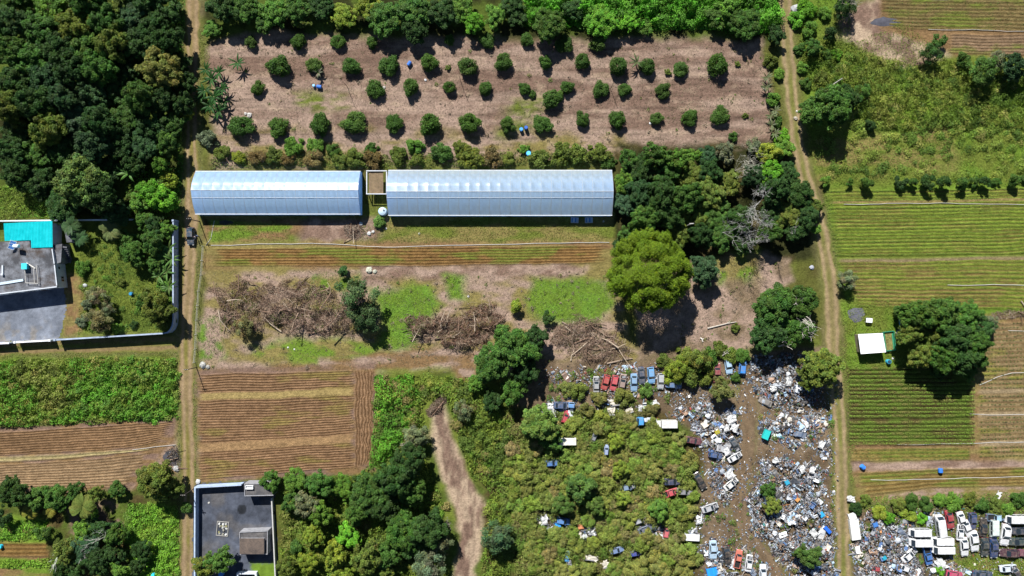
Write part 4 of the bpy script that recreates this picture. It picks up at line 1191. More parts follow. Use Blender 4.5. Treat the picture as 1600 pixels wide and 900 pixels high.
# ---- the orchard
OG = (.046, .098, .016)
orch = [[(391, 66, 10), (465, 65, 12.5), (527, 64, 12.5), (581, 66, 10), (702, 63, 9), (761, 64, 12.5), (823, 62, 11), (883, 67, 15), (935, 67, 13.5)],
        [(434, 104, 18), (490, 102, 13.5), (548, 103, 14.5), (608, 102, 16.5), (670, 98, 14.5), (731, 103, 16), (787, 98, 14.5), (851, 98, 11.5), (910, 97, 13), (967, 104, 15.5), (1012, 104, 13.5), (1065, 108, 13.5), (1122, 103, 18)],
        [(401, 137, 12), (585, 139, 15.5), (641, 136, 13.5), (702, 136, 10.5), (759, 139, 11.5), (820, 139, 10), (862, 155, 16), (886, 137, 11), (938, 140, 13.5), (976, 140, 11), (1036, 141, 12.5)],
        [(375, 196, 19), (433, 199, 16.5), (499, 195, 17.5), (552, 193, 19), (615, 193, 15.5), (671, 194, 17.5), (733, 192, 17), (795, 195, 13.5), (848, 194, 15.5), (909, 186, 13), (965, 187, 14.5), (1026, 185, 10.5), (1078, 184, 13.5), (1127, 181, 15.5)]]
for ri, row in enumerate(orch):
    for ci, (px, py, r) in enumerate(row):
        tree(px, py - 1, r, 'orch', OG if (ci * 3 + ri) % 4 else (.055, .105, .02), f'round dark green fruit tree, {ORD[ci]} from the left in the {ORD[ri]} orchard row', 'fruit tree', 'fruit_tree', 'orchard fruit trees')
for px, py, r, lab in ((832, 147, 7, 'tiny shrub right of a small fruit tree in the third orchard row'), (874, 150, 9, 'low shrub between two fruit trees in the third orchard row'),
                       (1152, 100, 5, 'tiny sapling right of the largest fruit tree, second orchard row'), (1043, 113, 6, 'tiny grey green sapling left of a fruit tree, second orchard row'),
                       (700, 106, 5, 'tiny sapling between fruit trees in the middle of the second orchard row'), (1165, 181, 5, 'tiny dry sapling at the right end of the fourth orchard row'),
                       (1146, 214, 8, 'dry brown weed clump below the right end of the orchard')):
    tree(px, py, r, 'bush', MD if r > 6 else OL, lab, 'shrub', 'shrub')

# ---- shrubs between orchard and greenhouses
shr = [(325, 214, 16, 'bush', GRY), (347, 238, 14, 'bush', OL), (372, 246, 12, 'bush', YG), (402, 246, 15, 'bush', BRN), (428, 244, 14, 'bush', OL), (456, 226, 17, 'bush', LT), (448, 248, 13, 'bush', BRN), (492, 228, 14, 'bush', LT), (490, 248, 18, 'bush', BRN),
       (520, 234, 12, 'bush', MD), (528, 250, 14, 'bush', OL), (555, 246, 16, 'bush', OL), (580, 230, 11, 'bush', MD), (580, 247, 17, 'bush', BRN), (622, 244, 16, 'bush', OL), (649, 229, 14, 'bush', LT), (650, 250, 12, 'bush', OL), (690, 238, 18, 'bush', MD), (718, 232, 12, 'bush', OL),
       (735, 246, 19, 'bush', OL), (768, 245, 19, 'bush', BRN), (818, 234, 9, 'bush', LT), (845, 246, 18, 'bush', OL), (878, 240, 18, 'bush', OL), (905, 240, 18, 'bush', OL), (935, 240, 18, 'bush', OL), (952, 252, 12, 'bush', MD), (795, 248, 12, 'bush', OL)]
ranked(shr, 'bushy shrub', 'above the greenhouses', 'shrubs above the greenhouses', 'shrub', 'shrub', 14)

# ---- grove right of the greenhouses
grove = [(982, 250, 18, 'med', MD), (1028, 242, 22, 'med', MD), (1060, 250, 20, 'med', LT), (1080, 245, 15, 'med', LT), (1108, 244, 17, 'med', DKB), (1135, 238, 16, 'med', GRY), (1005, 262, 22, 'big', DK), (1042, 270, 24, 'big', MD), (1078, 275, 24, 'big', OL), (1112, 268, 20, 'big', DK),
         (978, 285, 20, 'big', LT), (1000, 300, 24, 'big', DKB), (1035, 305, 26, 'big', DK), (1072, 308, 26, 'big', MD), (1110, 302, 26, 'big', OL), (1140, 285, 20, 'med', OL), (975, 320, 18, 'big', TE), (1010, 338, 24, 'big', MD), (1045, 335, 24, 'big', DK), (1085, 340, 26, 'big', OL), (1120, 335, 26, 'big', MD),
         (985, 365, 18, 'med', MD), (1062, 365, 22, 'big', OL), (1095, 368, 20, 'big', DK), (1130, 365, 24, 'big', MD), (1158, 340, 22, 'big', DK), (968, 385, 12, 'small', DK), (1160, 380, 18, 'med', DK),
         (1200, 240, 20, 'med', YG), (1225, 232, 18, 'med', LT), (1208, 266, 20, 'med', BR), (1232, 272, 18, 'big', DK), (1180, 275, 20, 'big', DKB), (1215, 295, 24, 'big', DK), (1250, 302, 24, 'big', DK), (1275, 322, 14, 'med', OL), (1232, 330, 24, 'big', OL), (1262, 338, 20, 'big', DK), (1210, 330, 22, 'big', DK), (1245, 360, 18, 'big', DK), (1205, 362, 20, 'med', MD), (1275, 355, 10, 'small', LT),
         (1100, 422, 24, 'big', TE, 'dark bluish green tree right beside the large lime green round crown'),
         (1180, 225, 14, 'small', GRY, 'grey green small tree at the lower right corner of the orchard')]
ranked(grove, 'green tree', 'in the grove right of the greenhouses', 'trees of the central grove', rowh=30)

# the big cauliflower crown
proto('cauli', 1, 8.6, 5.0, 8.0, 150, 95000, .13, .55, 320, cl=(.085, .155), shell=(.84, .98), under=.3, tintv=.12, up=.6, fill=.26, wobk=.06)
cl = tree(1016, 424, 64, 'cauli', (.104, .168, .010), 'large round lime green tree with cauliflower like crown in the centre right', 'tree', 'tree')
tree(970, 437, 14, 'loose', (.14, .11, .07), 'dry brownish branch crown at the left rim of the lime green tree', 'tree', 'tree')

# ---- single trees
single = [
 (802, 545, 34, 'big', MD, 'large dark green tree beside the middle brush pile'), (768, 568, 30, 'big', MD, 'rounded green tree on the left side of the large dark tree by the brush pile'),
 (835, 530, 22, 'big', DK, 'dark green tree crown right of the middle brush pile'), (822, 578, 24, 'big', DK, 'darkest lower crown of the tree group at the brush pile'),
 (857, 496, 10, 'small', DK, 'small dark tree above right of the brush pile tree group'), (808, 478, 11, 'small', YG, 'small yellow green tree growing at the middle brush pile'),
 (800, 612, 22, 'med', MD, 'dark green tree below the brush pile tree group'), (768, 628, 18, 'med', DK, 'dark tree left below the brush pile tree group'), (745, 600, 14, 'med', LT, 'light green tree left below the brush pile tree group'),
 (844, 662, 30, 'big', (.10, .16, .03), 'light green tree beside the white truck parts in the junk yard scrub'), (860, 690, 18, 'med', MD, 'green tree left of the cream van in the scrub'),
 (1212, 480, 34, 'big', MD, 'tall green tree, left part of the group by the farm track'), (1250, 472, 30, 'big', MD, 'green tree, upper right of the group by the farm track'), (1205, 520, 30, 'big', DK, 'dark green tree, lower left of the group by the farm track'), (1248, 515, 28, 'big', MD, 'green tree with bare branches in front, right of the group by the farm track'),
 (1288, 575, 32, 'big', OL, 'olive green tree at the track left of the hedge rows'), (1262, 590, 18, 'med', OL, 'smaller olive tree left of the olive tree by the hedge rows'),
 (1130, 608, 19, 'med', (.13, .14, .04), 'olive bush with long shadow in the middle of the junk yard'),
 (1322, 437, 17, 'loose', GRY, 'thin grey green tree at the corner of the green row field'),
 (534, 424, 9, 'small', (.055, .12, .03), 'small round tree on a dark trunk above the leafy tree by the brush pile'),
 (558, 466, 31, 'loose', (.05, .085, .03), 'loose dark leafy tree at the right end of the left brush pile'), (572, 496, 25, 'loose', (.045, .085, .03), 'low dark tree at the foot of the left brush pile'),
 (378, 508, 18, 'loose', (.14, .135, .055), 'dry olive bush at the lower left of the left brush pile'),
 (240, 752, 32, 'big', OL, 'olive green tree at the corner of the curved tilled field'), (262, 765, 20, 'med', OL, 'smaller tree right of the olive tree by the curved tilled field'),
 (420, 752, 17, 'med', MD, 'green tree at the corner of the outbuilding in the asphalt yard'),
 (318, 885, 20, 'med', OL, 'olive tree at the lower left of the asphalt yard'), (340, 876, 22, 'med', MD, 'green tree in the lower part of the asphalt yard'),
 (1300, 165, 36, 'big', MD, 'dark green tree with deep shadow right of the farm track'), (1272, 172, 22, 'big', MD, 'green tree between the farm track and the dark tree'), (1326, 150, 20, 'med', DK, 'dark tree at the right of the deep shadow, by the farm track'),
 (1455, 84, 18, 'loose', DK, 'dark thin bush in the dry patch at the top right'), (1470, 62, 11, 'small', MD, 'small bush above the dark thin bush at the top right'), (1540, 108, 24, 'loose', MD, 'wide green bush below the top right field'), (1590, 105, 22, 'med', DKB, 'dark green tree at the right picture edge below the top field'), (1560, 95, 16, 'loose', GRY, 'grey bush between the two trees below the top right field'), (1508, 92, 12, 'small', MD, 'small bush left of the wide green bush at the top right'),
 (1350, 142, 13, 'loose', MD, 'dark small bush in the meadow right of the dark tree'), (1362, 195, 9, 'small', DK, 'small dark bush in the meadow below the other one'), (1322, 5, 20, 'loose', DK, 'half bare dark tree at the top edge right of the track'), (1272, 72, 14, 'med', MD, 'green tree right of the farm track near the top'), (1296, 50, 12, 'small', DK, 'small dark tree at the dry patch near the top right'), (1215, 52, 14, 'med', DK, 'dark tree between orchard and farm track near the top'),
 (205, 395, 20, 'big', MD, 'green tree with round shadow in the house garden'), (198, 375, 16, 'med', MD, 'green tree upper left in the house garden group'), (236, 378, 20, 'big', MD, 'green tree near the garden wall'), (240, 352, 17, 'med', DK, 'dark tree at the upper garden edge'), (222, 345, 15, 'med', MD, 'small green tree at the top of the garden'), (258, 358, 15, 'med', LT, 'light green tree in the upper garden corner'),
 (243, 478, 27, 'big', OL, 'olive green tree in the lower right garden corner'), (150, 466, 18, 'loose', (.15, .14, .07), 'dry grey brown bush in the middle of the garden'), (152, 500, 20, 'loose', (.13, .13, .06), 'dry grey bush at the lower garden wall'), (128, 418, 12, 'bush', LT, 'light green bush beside the house stairs'), (208, 508, 7, 'bush', DK, 'small dark shrub near the lower garden wall'), (125, 502, 10, 'bush', GRY, 'grey green shrub by the bare soil of the house yard'),
 (263, 500, 13, 'bush', OL, 'olive bush in the corner of the curved garden wall'), (222, 470, 13, 'bush', MD, 'green bush left of the olive garden tree'), (254, 446, 13, 'bush', LT, 'light bush above the olive garden tree'), (182, 512, 9, 'bush', LT, 'light bush at the middle of the lower garden wall'), (137, 474, 11, 'bush', GRY, 'grey bush at the left garden edge'), (168, 482, 13, 'loose', GRY, 'grey leafless looking bush in the garden centre'), (190, 440, 8, 'bush', OL, 'low olive bush in the garden grass'), (262, 472, 10, 'bush', LT, 'light bush against the garden wall'), (240, 412, 14, 'med', MD, 'green tree among the garden bananas'),
 (1140, 556, 15, 'bush', OL, 'olive bush over the pale blue junk car'), (1160, 556, 14, 'bush', MD, 'green bush over the bright blue junk car'), (1108, 560, 16, 'bush', MD, 'green bush above the maroon pickup'), (1125, 545, 13, 'bush', OL, 'olive bush at the clearing edge above the maroon pickup'), (1040, 565, 14, 'bush', OL, 'olive bush above the silver junk car'), (1148, 590, 9, 'bush', MD, 'dark bush between the pale blue car and the path'),
 (255, 310, 22, 'med', BR, 'bright green tree at the track below the wood'), (232, 300, 20, 'med', BR, 'bright green leafy tree left of the track below the wood'), (262, 280, 14, 'small', YG, 'yellow green small tree beside the track below the wood'), (215, 318, 16, 'med', LT, 'light green tree under the wood edge'),
 (290, 795, 10, 'small', MD, 'small round tree at the dirt track left of the asphalt yard'),
 (1148, 512, 8, 'bush', OL, 'tiny olive bush in the clearing'), (1092, 565, 20, 'loose', OL, 'leafy olive bush above the parked junk cars'), (1060, 575, 18, 'loose', YG, 'yellow green bush at the right end of the junk car row'), (1078, 588, 20, 'bush', OL, 'wide olive bush below the leafy olive bush above the junk cars'), (1100, 585, 18, 'bush', OL, 'olive bush left of the maroon pickup'), (1048, 588, 15, 'bush', YG, 'yellowish bush right beside the silver junk car'), (1070, 560, 18, 'bush', OL, 'olive bush at the upper rim of the junk car row'),
 (905, 612, 15, 'bush', (.13, .16, .03), 'green bush left of the stripped grey wreck'), (935, 622, 14, 'bush', (.15, .16, .04), 'olive bush below the red junk cars'), (975, 622, 16, 'bush', (.15, .17, .04), 'olive bush below the brown wreck'), (1012, 612, 12, 'bush', (.10, .17, .03), 'green bush right of the light blue sedan'), (918, 640, 13, 'bush', (.14, .15, .04), 'olive bush right of the blue truck cab'), (885, 608, 12, 'bush', (.12, .15, .035), 'green bush at the left end of the junk row'), (1020, 640, 12, 'bush', (.15, .14, .045), 'brownish bush right of the cream panels'), (940, 655, 14, 'bush', (.16, .2, .035), 'yellow green bush below the cream truck bed'), (975, 655, 13, 'bush', (.15, .17, .04), 'yellowish bush left of the bright blue truck cab'),
 (650, 682, 20, 'loose', GRY, 'pale grey bush at the right side of the green hill'), (655, 682, 8, 'small', DK, 'small dark tree right of the pale grey bush'),
 (725, 640, 17, 'loose', GRY, 'grey green bush right of the straw path'), (778, 836, 27, 'loose', (.07, .12, .05), 'grey green round bush at the lower right of the straw path'), (780, 848, 20, 'med', (.06, .10, .035), 'darker lower half of the round bush by the straw path'),
 (672, 888, 28, 'loose', GRY, 'pale grey green bush at the bottom edge left of the straw path'),
 (1265, 868, 20, 'med', (.06, .115, .025), 'green round bush in the scrap heap near the right track'), (1202, 768, 13, 'med', MD, 'green bush in the upper part of the large scrap heap'), (1206, 790, 15, 'med', OL, 'olive bush in the middle of the large scrap heap'),
 (1030, 797, 17, 'med', (.08, .16, .025), 'bright green bush beside the red pickup in the scrub'),
]
for it in single:
    tree(it[0], it[1], it[2], it[3], it[4], it[5], 'bush' if 'bush' in it[5] or 'shrub' in it[5] else 'tree', 'bush' if 'bush' in it[5] or 'shrub' in it[5] else 'tree')

clump = [(1438, 495, 26, 'big', MD), (1475, 490, 28, 'big', MD), (1512, 496, 26, 'big', MD), (1535, 515, 22, 'big', DK), (1428, 520, 22, 'big', OL), (1460, 525, 26, 'big', OL), (1495, 530, 28, 'big', DK), (1530, 540, 22, 'big', MD),
         (1445, 552, 24, 'big', OL), (1478, 560, 24, 'big', MD), (1508, 562, 24, 'big', DK), (1532, 562, 16, 'med', MD), (1548, 505, 14, 'med', GRY), (1418, 490, 15, 'med', MD), (1406, 488, 9, 'small', MD), (1470, 580, 14, 'med', DK), (1515, 580, 16, 'med', MD)]
ranked(clump, 'green tree', 'in the tree clump by the shed', 'tree clump right of the shed', rowh=28)
lowl = [(15, 772, 24, 'big', DK), (52, 778, 20, 'med', MD), (88, 778, 22, 'big', MD), (118, 768, 14, 'med', MD), (148, 772, 13, 'med', OL), (180, 766, 13, 'med', MD), (5, 810, 12, 'small', DK), (68, 832, 13, 'small', MD), (128, 830, 18, 'med', LT), (140, 800, 14, 'med', LT),
        (100, 862, 20, 'med', OL), (130, 858, 22, 'big', TE), (150, 826, 20, 'med', DK), (178, 838, 18, 'med', MD), (150, 878, 22, 'big', DK), (175, 865, 18, 'med', DK), (115, 890, 16, 'med', DK), (220, 862, 17, 'med', DK), (212, 888, 12, 'med', DK), (185, 890, 14, 'med', LT), (92, 895, 14, 'med', DK)]
ranked(lowl, 'green tree', 'in the lower left thicket', 'trees of the lower left thicket', rowh=30)
lowm = [(462, 752, 20, 'big', LT), (498, 758, 22, 'big', MD), (532, 762, 20, 'big', LT), (452, 785, 16, 'med', MD), (478, 790, 20, 'med', GRY), (575, 772, 32, 'big', MD), (618, 748, 32, 'big', DK), (638, 722, 26, 'big', DK), (598, 788, 28, 'big', DK), (640, 770, 24, 'big', MD), (556, 800, 20, 'big', MD),
        (488, 838, 18, 'med', YG), (545, 838, 20, 'med', BR), (500, 805, 18, 'med', LT), (628, 832, 32, 'big', MD), (668, 828, 30, 'big', DK), (650, 850, 28, 'big', DK), (520, 868, 20, 'med', YG), (570, 872, 24, 'med', OL), (605, 870, 20, 'med', MD), (460, 858, 12, 'small', MD), (690, 845, 18, 'loose', GRY), (535, 892, 18, 'med', YG), (448, 885, 16, 'med', OL), (480, 880, 16, 'med', YG), (600, 895, 18, 'med', OL)]
ranked(lowm, 'green tree', 'in the thicket beside the asphalt yard', 'trees of the lower thicket', rowh=34)
ranked([(1290, 283, 8, 'small', LT), (1328, 284, 6, 'small', MD), (1355, 286, 10, 'small', MD), (1409, 284, 10, 'small', DK), (1428, 285, 8, 'small', MD), (1452, 285, 12, 'small', DK), (1478, 285, 11, 'small', DK), (1503, 286, 11, 'small', MD), (1522, 284, 8, 'small', MD), (1540, 284, 9, 'small', DK), (1557, 284, 7, 'small', MD), (1588, 281, 10, 'small', MD), (1608, 281, 10, 'small', MD)],
       'small dark bush', 'in the row above the green field', 'bush row above the green field', 'bush', 'bush', 60)
trk = [(1205, 95, 12, 'bush', OL), (1218, 115, 10, 'bush', LT), (1208, 155, 13, 'bush', LT), (1215, 190, 10, 'bush', MD), (1222, 215, 14, 'bush', BR), (1210, 235, 12, 'bush', LT), (1245, 30, 14, 'bush', BR), (1262, 12, 15, 'bush', BR), (1265, 45, 14, 'bush', LT), (1250, 75, 10, 'bush', MD), (1255, 105, 10, 'bush', LT), (1290, 85, 10, 'bush', MD), (1308, 85, 9, 'bush', BR), (1285, 120, 12, 'bush', OL), (1310, 130, 12, 'bush', LT), (1260, 130, 10, 'bush', MD), (1212, 20, 12, 'bush', LT), (1290, 20, 12, 'bush', LT)]
ranked(trk, 'green bush', 'beside the farm track', 'bushes beside the farm track', 'bush', 'bush', 30)
belt = [(1352, 782, 9, 'bush', OL), (1375, 802, 14, 'bush', YG), (1388, 808, 12, 'bush', BR), (1405, 790, 13, 'bush', OL), (1425, 785, 14, 'bush', MD), (1420, 805, 13, 'bush', YG), (1441, 811, 9, 'bush', BR), (1448, 788, 13, 'bush', MD), (1470, 782, 12, 'bush', LT), (1492, 785, 14, 'bush', LT), (1515, 780, 11, 'bush', OL), (1535, 790, 12, 'bush', MD), (1555, 785, 12, 'bush', OL), (1575, 795, 13, 'bush', LT), (1595, 780, 14, 'bush', MD), (1338, 795, 10, 'bush', DK), (1560, 800, 10, 'bush', OL), (1470, 892, 8, 'bush', BR)]
ranked(belt, 'leafy bush', 'above the car yard', 'bushes above the car yard', 'bush', 'bush', 20)
# shrubs of the junk yard scrub, large enough to tell apart
SC1 = (.165, .175, .044); SC2 = (.150, .180, .038); SC3 = (.120, .185, .030); SC4 = (.175, .155, .058)
rs_ = np.random.RandomState(77)
scr = []
cands = [(x, y) for y in range(668, 905, 17) for x in range(772, 1110, 18)]
VEH_CLEAR = [(884, 690), (878, 815), (907, 826), (924, 832), (1008, 822), (1042, 832), (887, 878), (964, 861), (994, 866), (923, 872), (1050, 754), (1047, 772), (981, 762), (1082, 840), (851, 813), (1042, 663), (1005, 657), (928, 684), (948, 704), (1094, 752), (1094, 815), (1110, 795), (1114, 860), (1113, 893), (1084, 690), (862, 724), (1070, 769), (1024, 750), (1065, 777), (945, 881), (1093, 828), (870, 822)]
for (x, y) in cands:
    x += rs_.uniform(-7, 7); y += rs_.uniform(-7, 7)
    lim = np.interp(y, [660, 690, 730, 780, 830, 870, 905], [1030, 1070, 1085, 1085, 1070, 1095, 1090])
    lo = np.interp(y, [660, 700, 760, 800, 850, 905], [860, 800, 790, 800, 812, 820])
    if x < lo or x > lim: continue
    if min(math.hypot((x - a) * .8, y - b) for a, b in VEH_CLEAR) < 13: continue
    scr.append((x, y, rs_.uniform(10, 16), 'bush', [SC1, SC2, SC3, SC4, SC1, SC2, (.15, .20, .035)][rs_.randint(7)]))
ranked(scr, 'olive scrub bush', 'in the junk yard scrub', 'scrub bushes of the junk yard', 'bush', 'bush', 17)
for px, py, r, lab in ((905, 765, 24, 'large dark green bush in the middle of the junk yard scrub'), (880, 790, 18, 'green bush above the blue car in the junk yard scrub'), (930, 790, 16, 'green bush right of the largest bush in the scrub'), (962, 690, 13, 'yellow green bush below the cream truck parts'), (970, 735, 14, 'bright bush in the upper scrub'), (975, 780, 12, 'bright yellow green bush beside the blue and white wreck')):
    tree(px, py, r, 'med', (.07, .125, .025) if r > 15 else (.14, .2, .028), lab, 'bush', 'bush')

# ------------------------------------------------------------------ bananas, palms, bare trees
def banana_mesh(L, w, droop, seed):
    V = []; F = []; n = 7
    for i in range(n + 1):
        t = i / n; r = L * t * (1 - .12 * t); z = L * (.75 * t - droop * t * t)
        ww = w * math.sin(math.pi * min(1, .08 + .92 * t) ** .8) * .5 + .01
        V += [(r, -ww, z - .05), (r, 0, z + .03), (r, ww, z - .05)]
    for i in range(n):
        a = 3 * i; F += [[a, a + 3, a + 4, a + 1], [a + 1, a + 4, a + 5, a + 2]]
    rs = np.random.RandomState(seed)
    return quad_mesh('leaf', V, F, np.repeat(rs.uniform(.75, 1.25, (n + 1, 1)), 3, 0) * np.ones(3), M_LEAF)
BAN = [banana_mesh(2.3, .42, .62, 1), banana_mesh(2.0, .40, .8, 2), banana_mesh(2.6, .36, .45, 3)]
bst = MB(); bst.tube([(0, 0, 0), (.03, 0, 1.0), (0, .03, 1.7)], .14, .09, 8); BST = bst.mesh('stem', plain('banana_stem', (.16, .17, .06), .7))
def banana(px, py, label, sc=1.0, col=(.06, .12, .035), group='banana plants'):
    x, y = P(px, py, 2.2 * sc)
    t = thing('banana_plant', label, 'banana plant', (x, y, 0), px, group, sc)
    link('stem', BST, t)
    k = 9
    for i in range(k):
        o = link('leaf', BAN[(i + int(px)) % 3], t, (0, 0, 1.55), i * 2.4 + .3 * math.sin(i * 5 + px), 1, (col[0] * (.8 + .05 * (i % 5)), col[1] * (.85 + .07 * (i % 4)), col[2]))
for i, (px, py, sc) in enumerate(((320, 108, .9), (328, 122, 1.1), (340, 112, 1.0), (318, 140, 1.1), (332, 150, 1.25), (345, 138, 1.0), (326, 165, 1.15), (340, 172, 1.1), (348, 160, .9), (312, 152, .8))):
    banana(px, py, f'dark green banana plant, {ORD[i]} counted downwards in the clump beside the dirt track', sc, (.030, .080, .018))
banana(370, 97, 'blue green banana plant alone at the left end of the orchard', 1.0, (.05, .11, .03))
banana(996, 96, 'pale banana plant between two fruit trees of the second orchard row', .95, (.11, .13, .05))
banana(497, 113, 'withered banana plant below a fruit tree in the second orchard row', .7, (.20, .18, .11))
banana(198, 270, 'bright banana plant at the lower edge of the wood', 1.2, (.10, .20, .04))
for i, (px, py) in enumerate(((262, 388), (266, 405), (250, 398), (258, 425), (246, 432), (262, 448))):
    banana(px, py, f'light green banana plant, {ORD[i]} counted downwards along the garden wall', 1.1, (.09, .16, .035))
for i, (px, py) in enumerate(((1198, 135), (1205, 180), (1212, 172), (1207, 195), (1212, 208), (1199, 120))):
    banana(px, py, f'dry banana plant, {ORD[i]} from a row beside the orchard and farm track', .75, (.13, .14, .06))

def frond_mesh(L, seed):
    rs = np.random.RandomState(seed); V = []; F = []; n = 26
    for i in range(n):
        t = .1 + .9 * i / n; x = L * t * (1 - .2 * t); z = L * (.55 * t - .75 * t * t); l = L * .21 * math.sin(math.pi * (t * .85 + .12)) + .05
        for s in (-1, 1):
            a = len(V); dr = -.12 * l
            V += [(x, s * .02, z), (x + .05, s * .02, z), (x + l * .55 + .05, s * l, z + dr), (x + l * .5, s * l, z + dr)]
            F.append([a, a + 1, a + 2, a + 3] if s > 0 else [a + 3, a + 2, a + 1, a])
    for i in range(8):
        a = len(V); t0 = i / 8; t1 = (i + 1) / 8; f = lambda t: (L * t * (1 - .2 * t), L * (.55 * t - .75 * t * t) + .01)
        (x0, z0), (x1, z1) = f(t0), f(t1)
        V += [(x0, -.04, z0), (x1, -.03, z1), (x1, .03, z1), (x0, .04, z0)]; F.append([a, a + 1, a + 2, a + 3])
    return quad_mesh('frond', V, F, np.repeat(rs.uniform(.8, 1.2, (len(V) // 4, 1)), 4, 0) * np.ones(3), M_LEAF)
FR = [frond_mesh(3.2, 1), frond_mesh(2.8, 2)]
def palm(px, py, label, h=4.0, sc=1.0, col=(.09, .13, .035)):
    x, y = P(px, py, h)
    t = thing('palm_tree', label, 'palm', (x, y, 0), px, 'palms', sc)
    m = MB(); m.tube([(0, 0, 0), (.1, .05, h * .5), (0, 0, h)], .2, .13, 8); link('trunk', m.mesh('trunk', M_BARK), t)
    for i in range(13):
        o = link('frond', FR[i % 2], t, (0, 0, h - .02), i * 2.399, 1, (col[0] * (.85 + .04 * (i % 6)), col[1], col[2]))
        o.rotation_euler = (0, R_(-14 + 24 * ((i * 5) % 4) / 3), i * 2.399)
palm(172, 360, 'olive coconut palm at the upper garden edge below the wood', 4, 1.0, (.13, .15, .05))
palm(108, 352, 'feathery dark palm behind the small slab shed', 3.5, .9, (.055, .10, .035))
palm(132, 790, 'yellow green palm in the lower left thicket', 4, 1.15, (.14, .165, .035))
palm(44, 800, 'yellowing palm at the lower left under the tilled field', 3.2, .8, (.20, .19, .03))
palm(72, 803, 'smaller yellow palm right of the yellowing one', 3.0, .6, (.20, .18, .03))
palm(122, 372, 'small dark palm beside the slab shed', 3.0, .8, (.05, .10, .035))

def bare_tree_mesh(h, spread, seed, depth=4, r0=.16, twigs=True):
    rs = random.Random(seed); m = MB()
    def grow(p, d, l, r, k):
        q = [p]; c = p
        for i in range(3):
            d = (d + Vector((rs.uniform(-.25, .25), rs.uniform(-.25, .25), rs.uniform(-.12, .15)))).normalized()
            c = c + d * (l / 3); q.append(c)
        m.tube(q, max(r, .02), max(r * .55, .015), 6 if k == depth else (4 if k > 1 else 3), cap=False)
        if k == 0: return
        for j in range(3 if k > 1 else 4):
            a = rs.uniform(0, 6.283); s = rs.uniform(.55, 1.1) * spread
            nd = (d + Vector((math.cos(a) * s, math.sin(a) * s, rs.uniform(-.1, .45)))).normalized()
            grow(q[rs.randint(1, 3)] if j else c, nd, l * rs.uniform(.6, .8), r * .5, k - 1)
    grow(Vector((0, 0, 0)), Vector((.05, .05, 1)), h * .42, r0, depth)
    return m
def bare_tree(px, py, h, spread, label, seed, depth=4, col=None, name='bare_tree', r0=.16, hc=.7):
    x, y = P(px, py, h * hc)
    m = bare_tree_mesh(h, spread, seed, depth, r0)
    mt = M_DEAD if col is None else plain('bare_wood', col, .9, .1, var=.2)
    t = thing(name, label, 'bare tree', (x, y, 0), 0, 'bare trees')
    link('branches', m.mesh('branches', mt), t)
GW = (.30, .29, .27)
bare_tree(1192, 318, 11.5, .9, 'large leafless grey tree standing in the grove', 5, 5, GW)
bare_tree(1172, 358, 10.5, .95, 'leafless grey tree below the larger one in the grove', 9, 5, GW)
bare_tree(1160, 262, 10.0, .9, 'leafless pale tree at the orchard corner of the grove', 13, 5, (.34, .32, .26))
bare_tree(1130, 362, 10.0, 1.0, 'sparse grey branches above the dark grove trees', 15, 4, GW, r0=.1)
bare_tree(1258, 500, 11.5, .9, 'white bare branches reaching over the tree by the farm track', 17, 3, (.5, .46, .4), r0=.2)
bare_tree(1262, 525, 10.5, 1.0, 'lower white bare branches beside the farm track trees', 21, 3, (.5, .46, .4), r0=.18)
bare_tree(1235, 545, 9.5, .8, 'thick white dead stump branches above the scrap', 23, 2, (.55, .5, .44), r0=.2)
bare_tree(1255, 372, 9.0, .8, 'single white dead branch over the shade of the grove', 25, 2, (.5, .47, .42), r0=.13)
bare_tree(1326, 4, 7.0, .8, 'bare tree at the top edge with a dark forked shadow', 29, 4, (.3, .27, .22))
bare_tree(150, 848, 8.5, .8, 'pale dead branches in the middle of the lower left thicket', 33, 3, (.45, .43, .38), r0=.13)
bare_tree(76, 875, 6.0, .8, 'white forked dead tree by the vegetable beds at the lower left', 37, 3, (.5, .5, .46), r0=.14)
bare_tree(130, 856, 5.5, .9, 'thin grey leafless bush in the lower left thicket', 41, 4, (.3, .29, .26), r0=.08)
bare_tree(1222, 412, 3.5, .8, 'small dark leafless sapling in the clearing', 45, 3, (.1, .08, .06), r0=.07)
bare_tree(640, 690, 4.0, 1.0, 'pale bare twigs at the edge of the dark thicket', 49, 4, (.42, .38, .31), r0=.08)
bare_tree(1132, 560, 4.5, .9, 'white dead branch above the maroon pickup', 53, 2, (.55, .5, .44), r0=.12)
bare_tree(690, 836, 5.5, .9, 'grey leafless branches at the straw path', 57, 4, (.26, .24, .2), r0=.09)
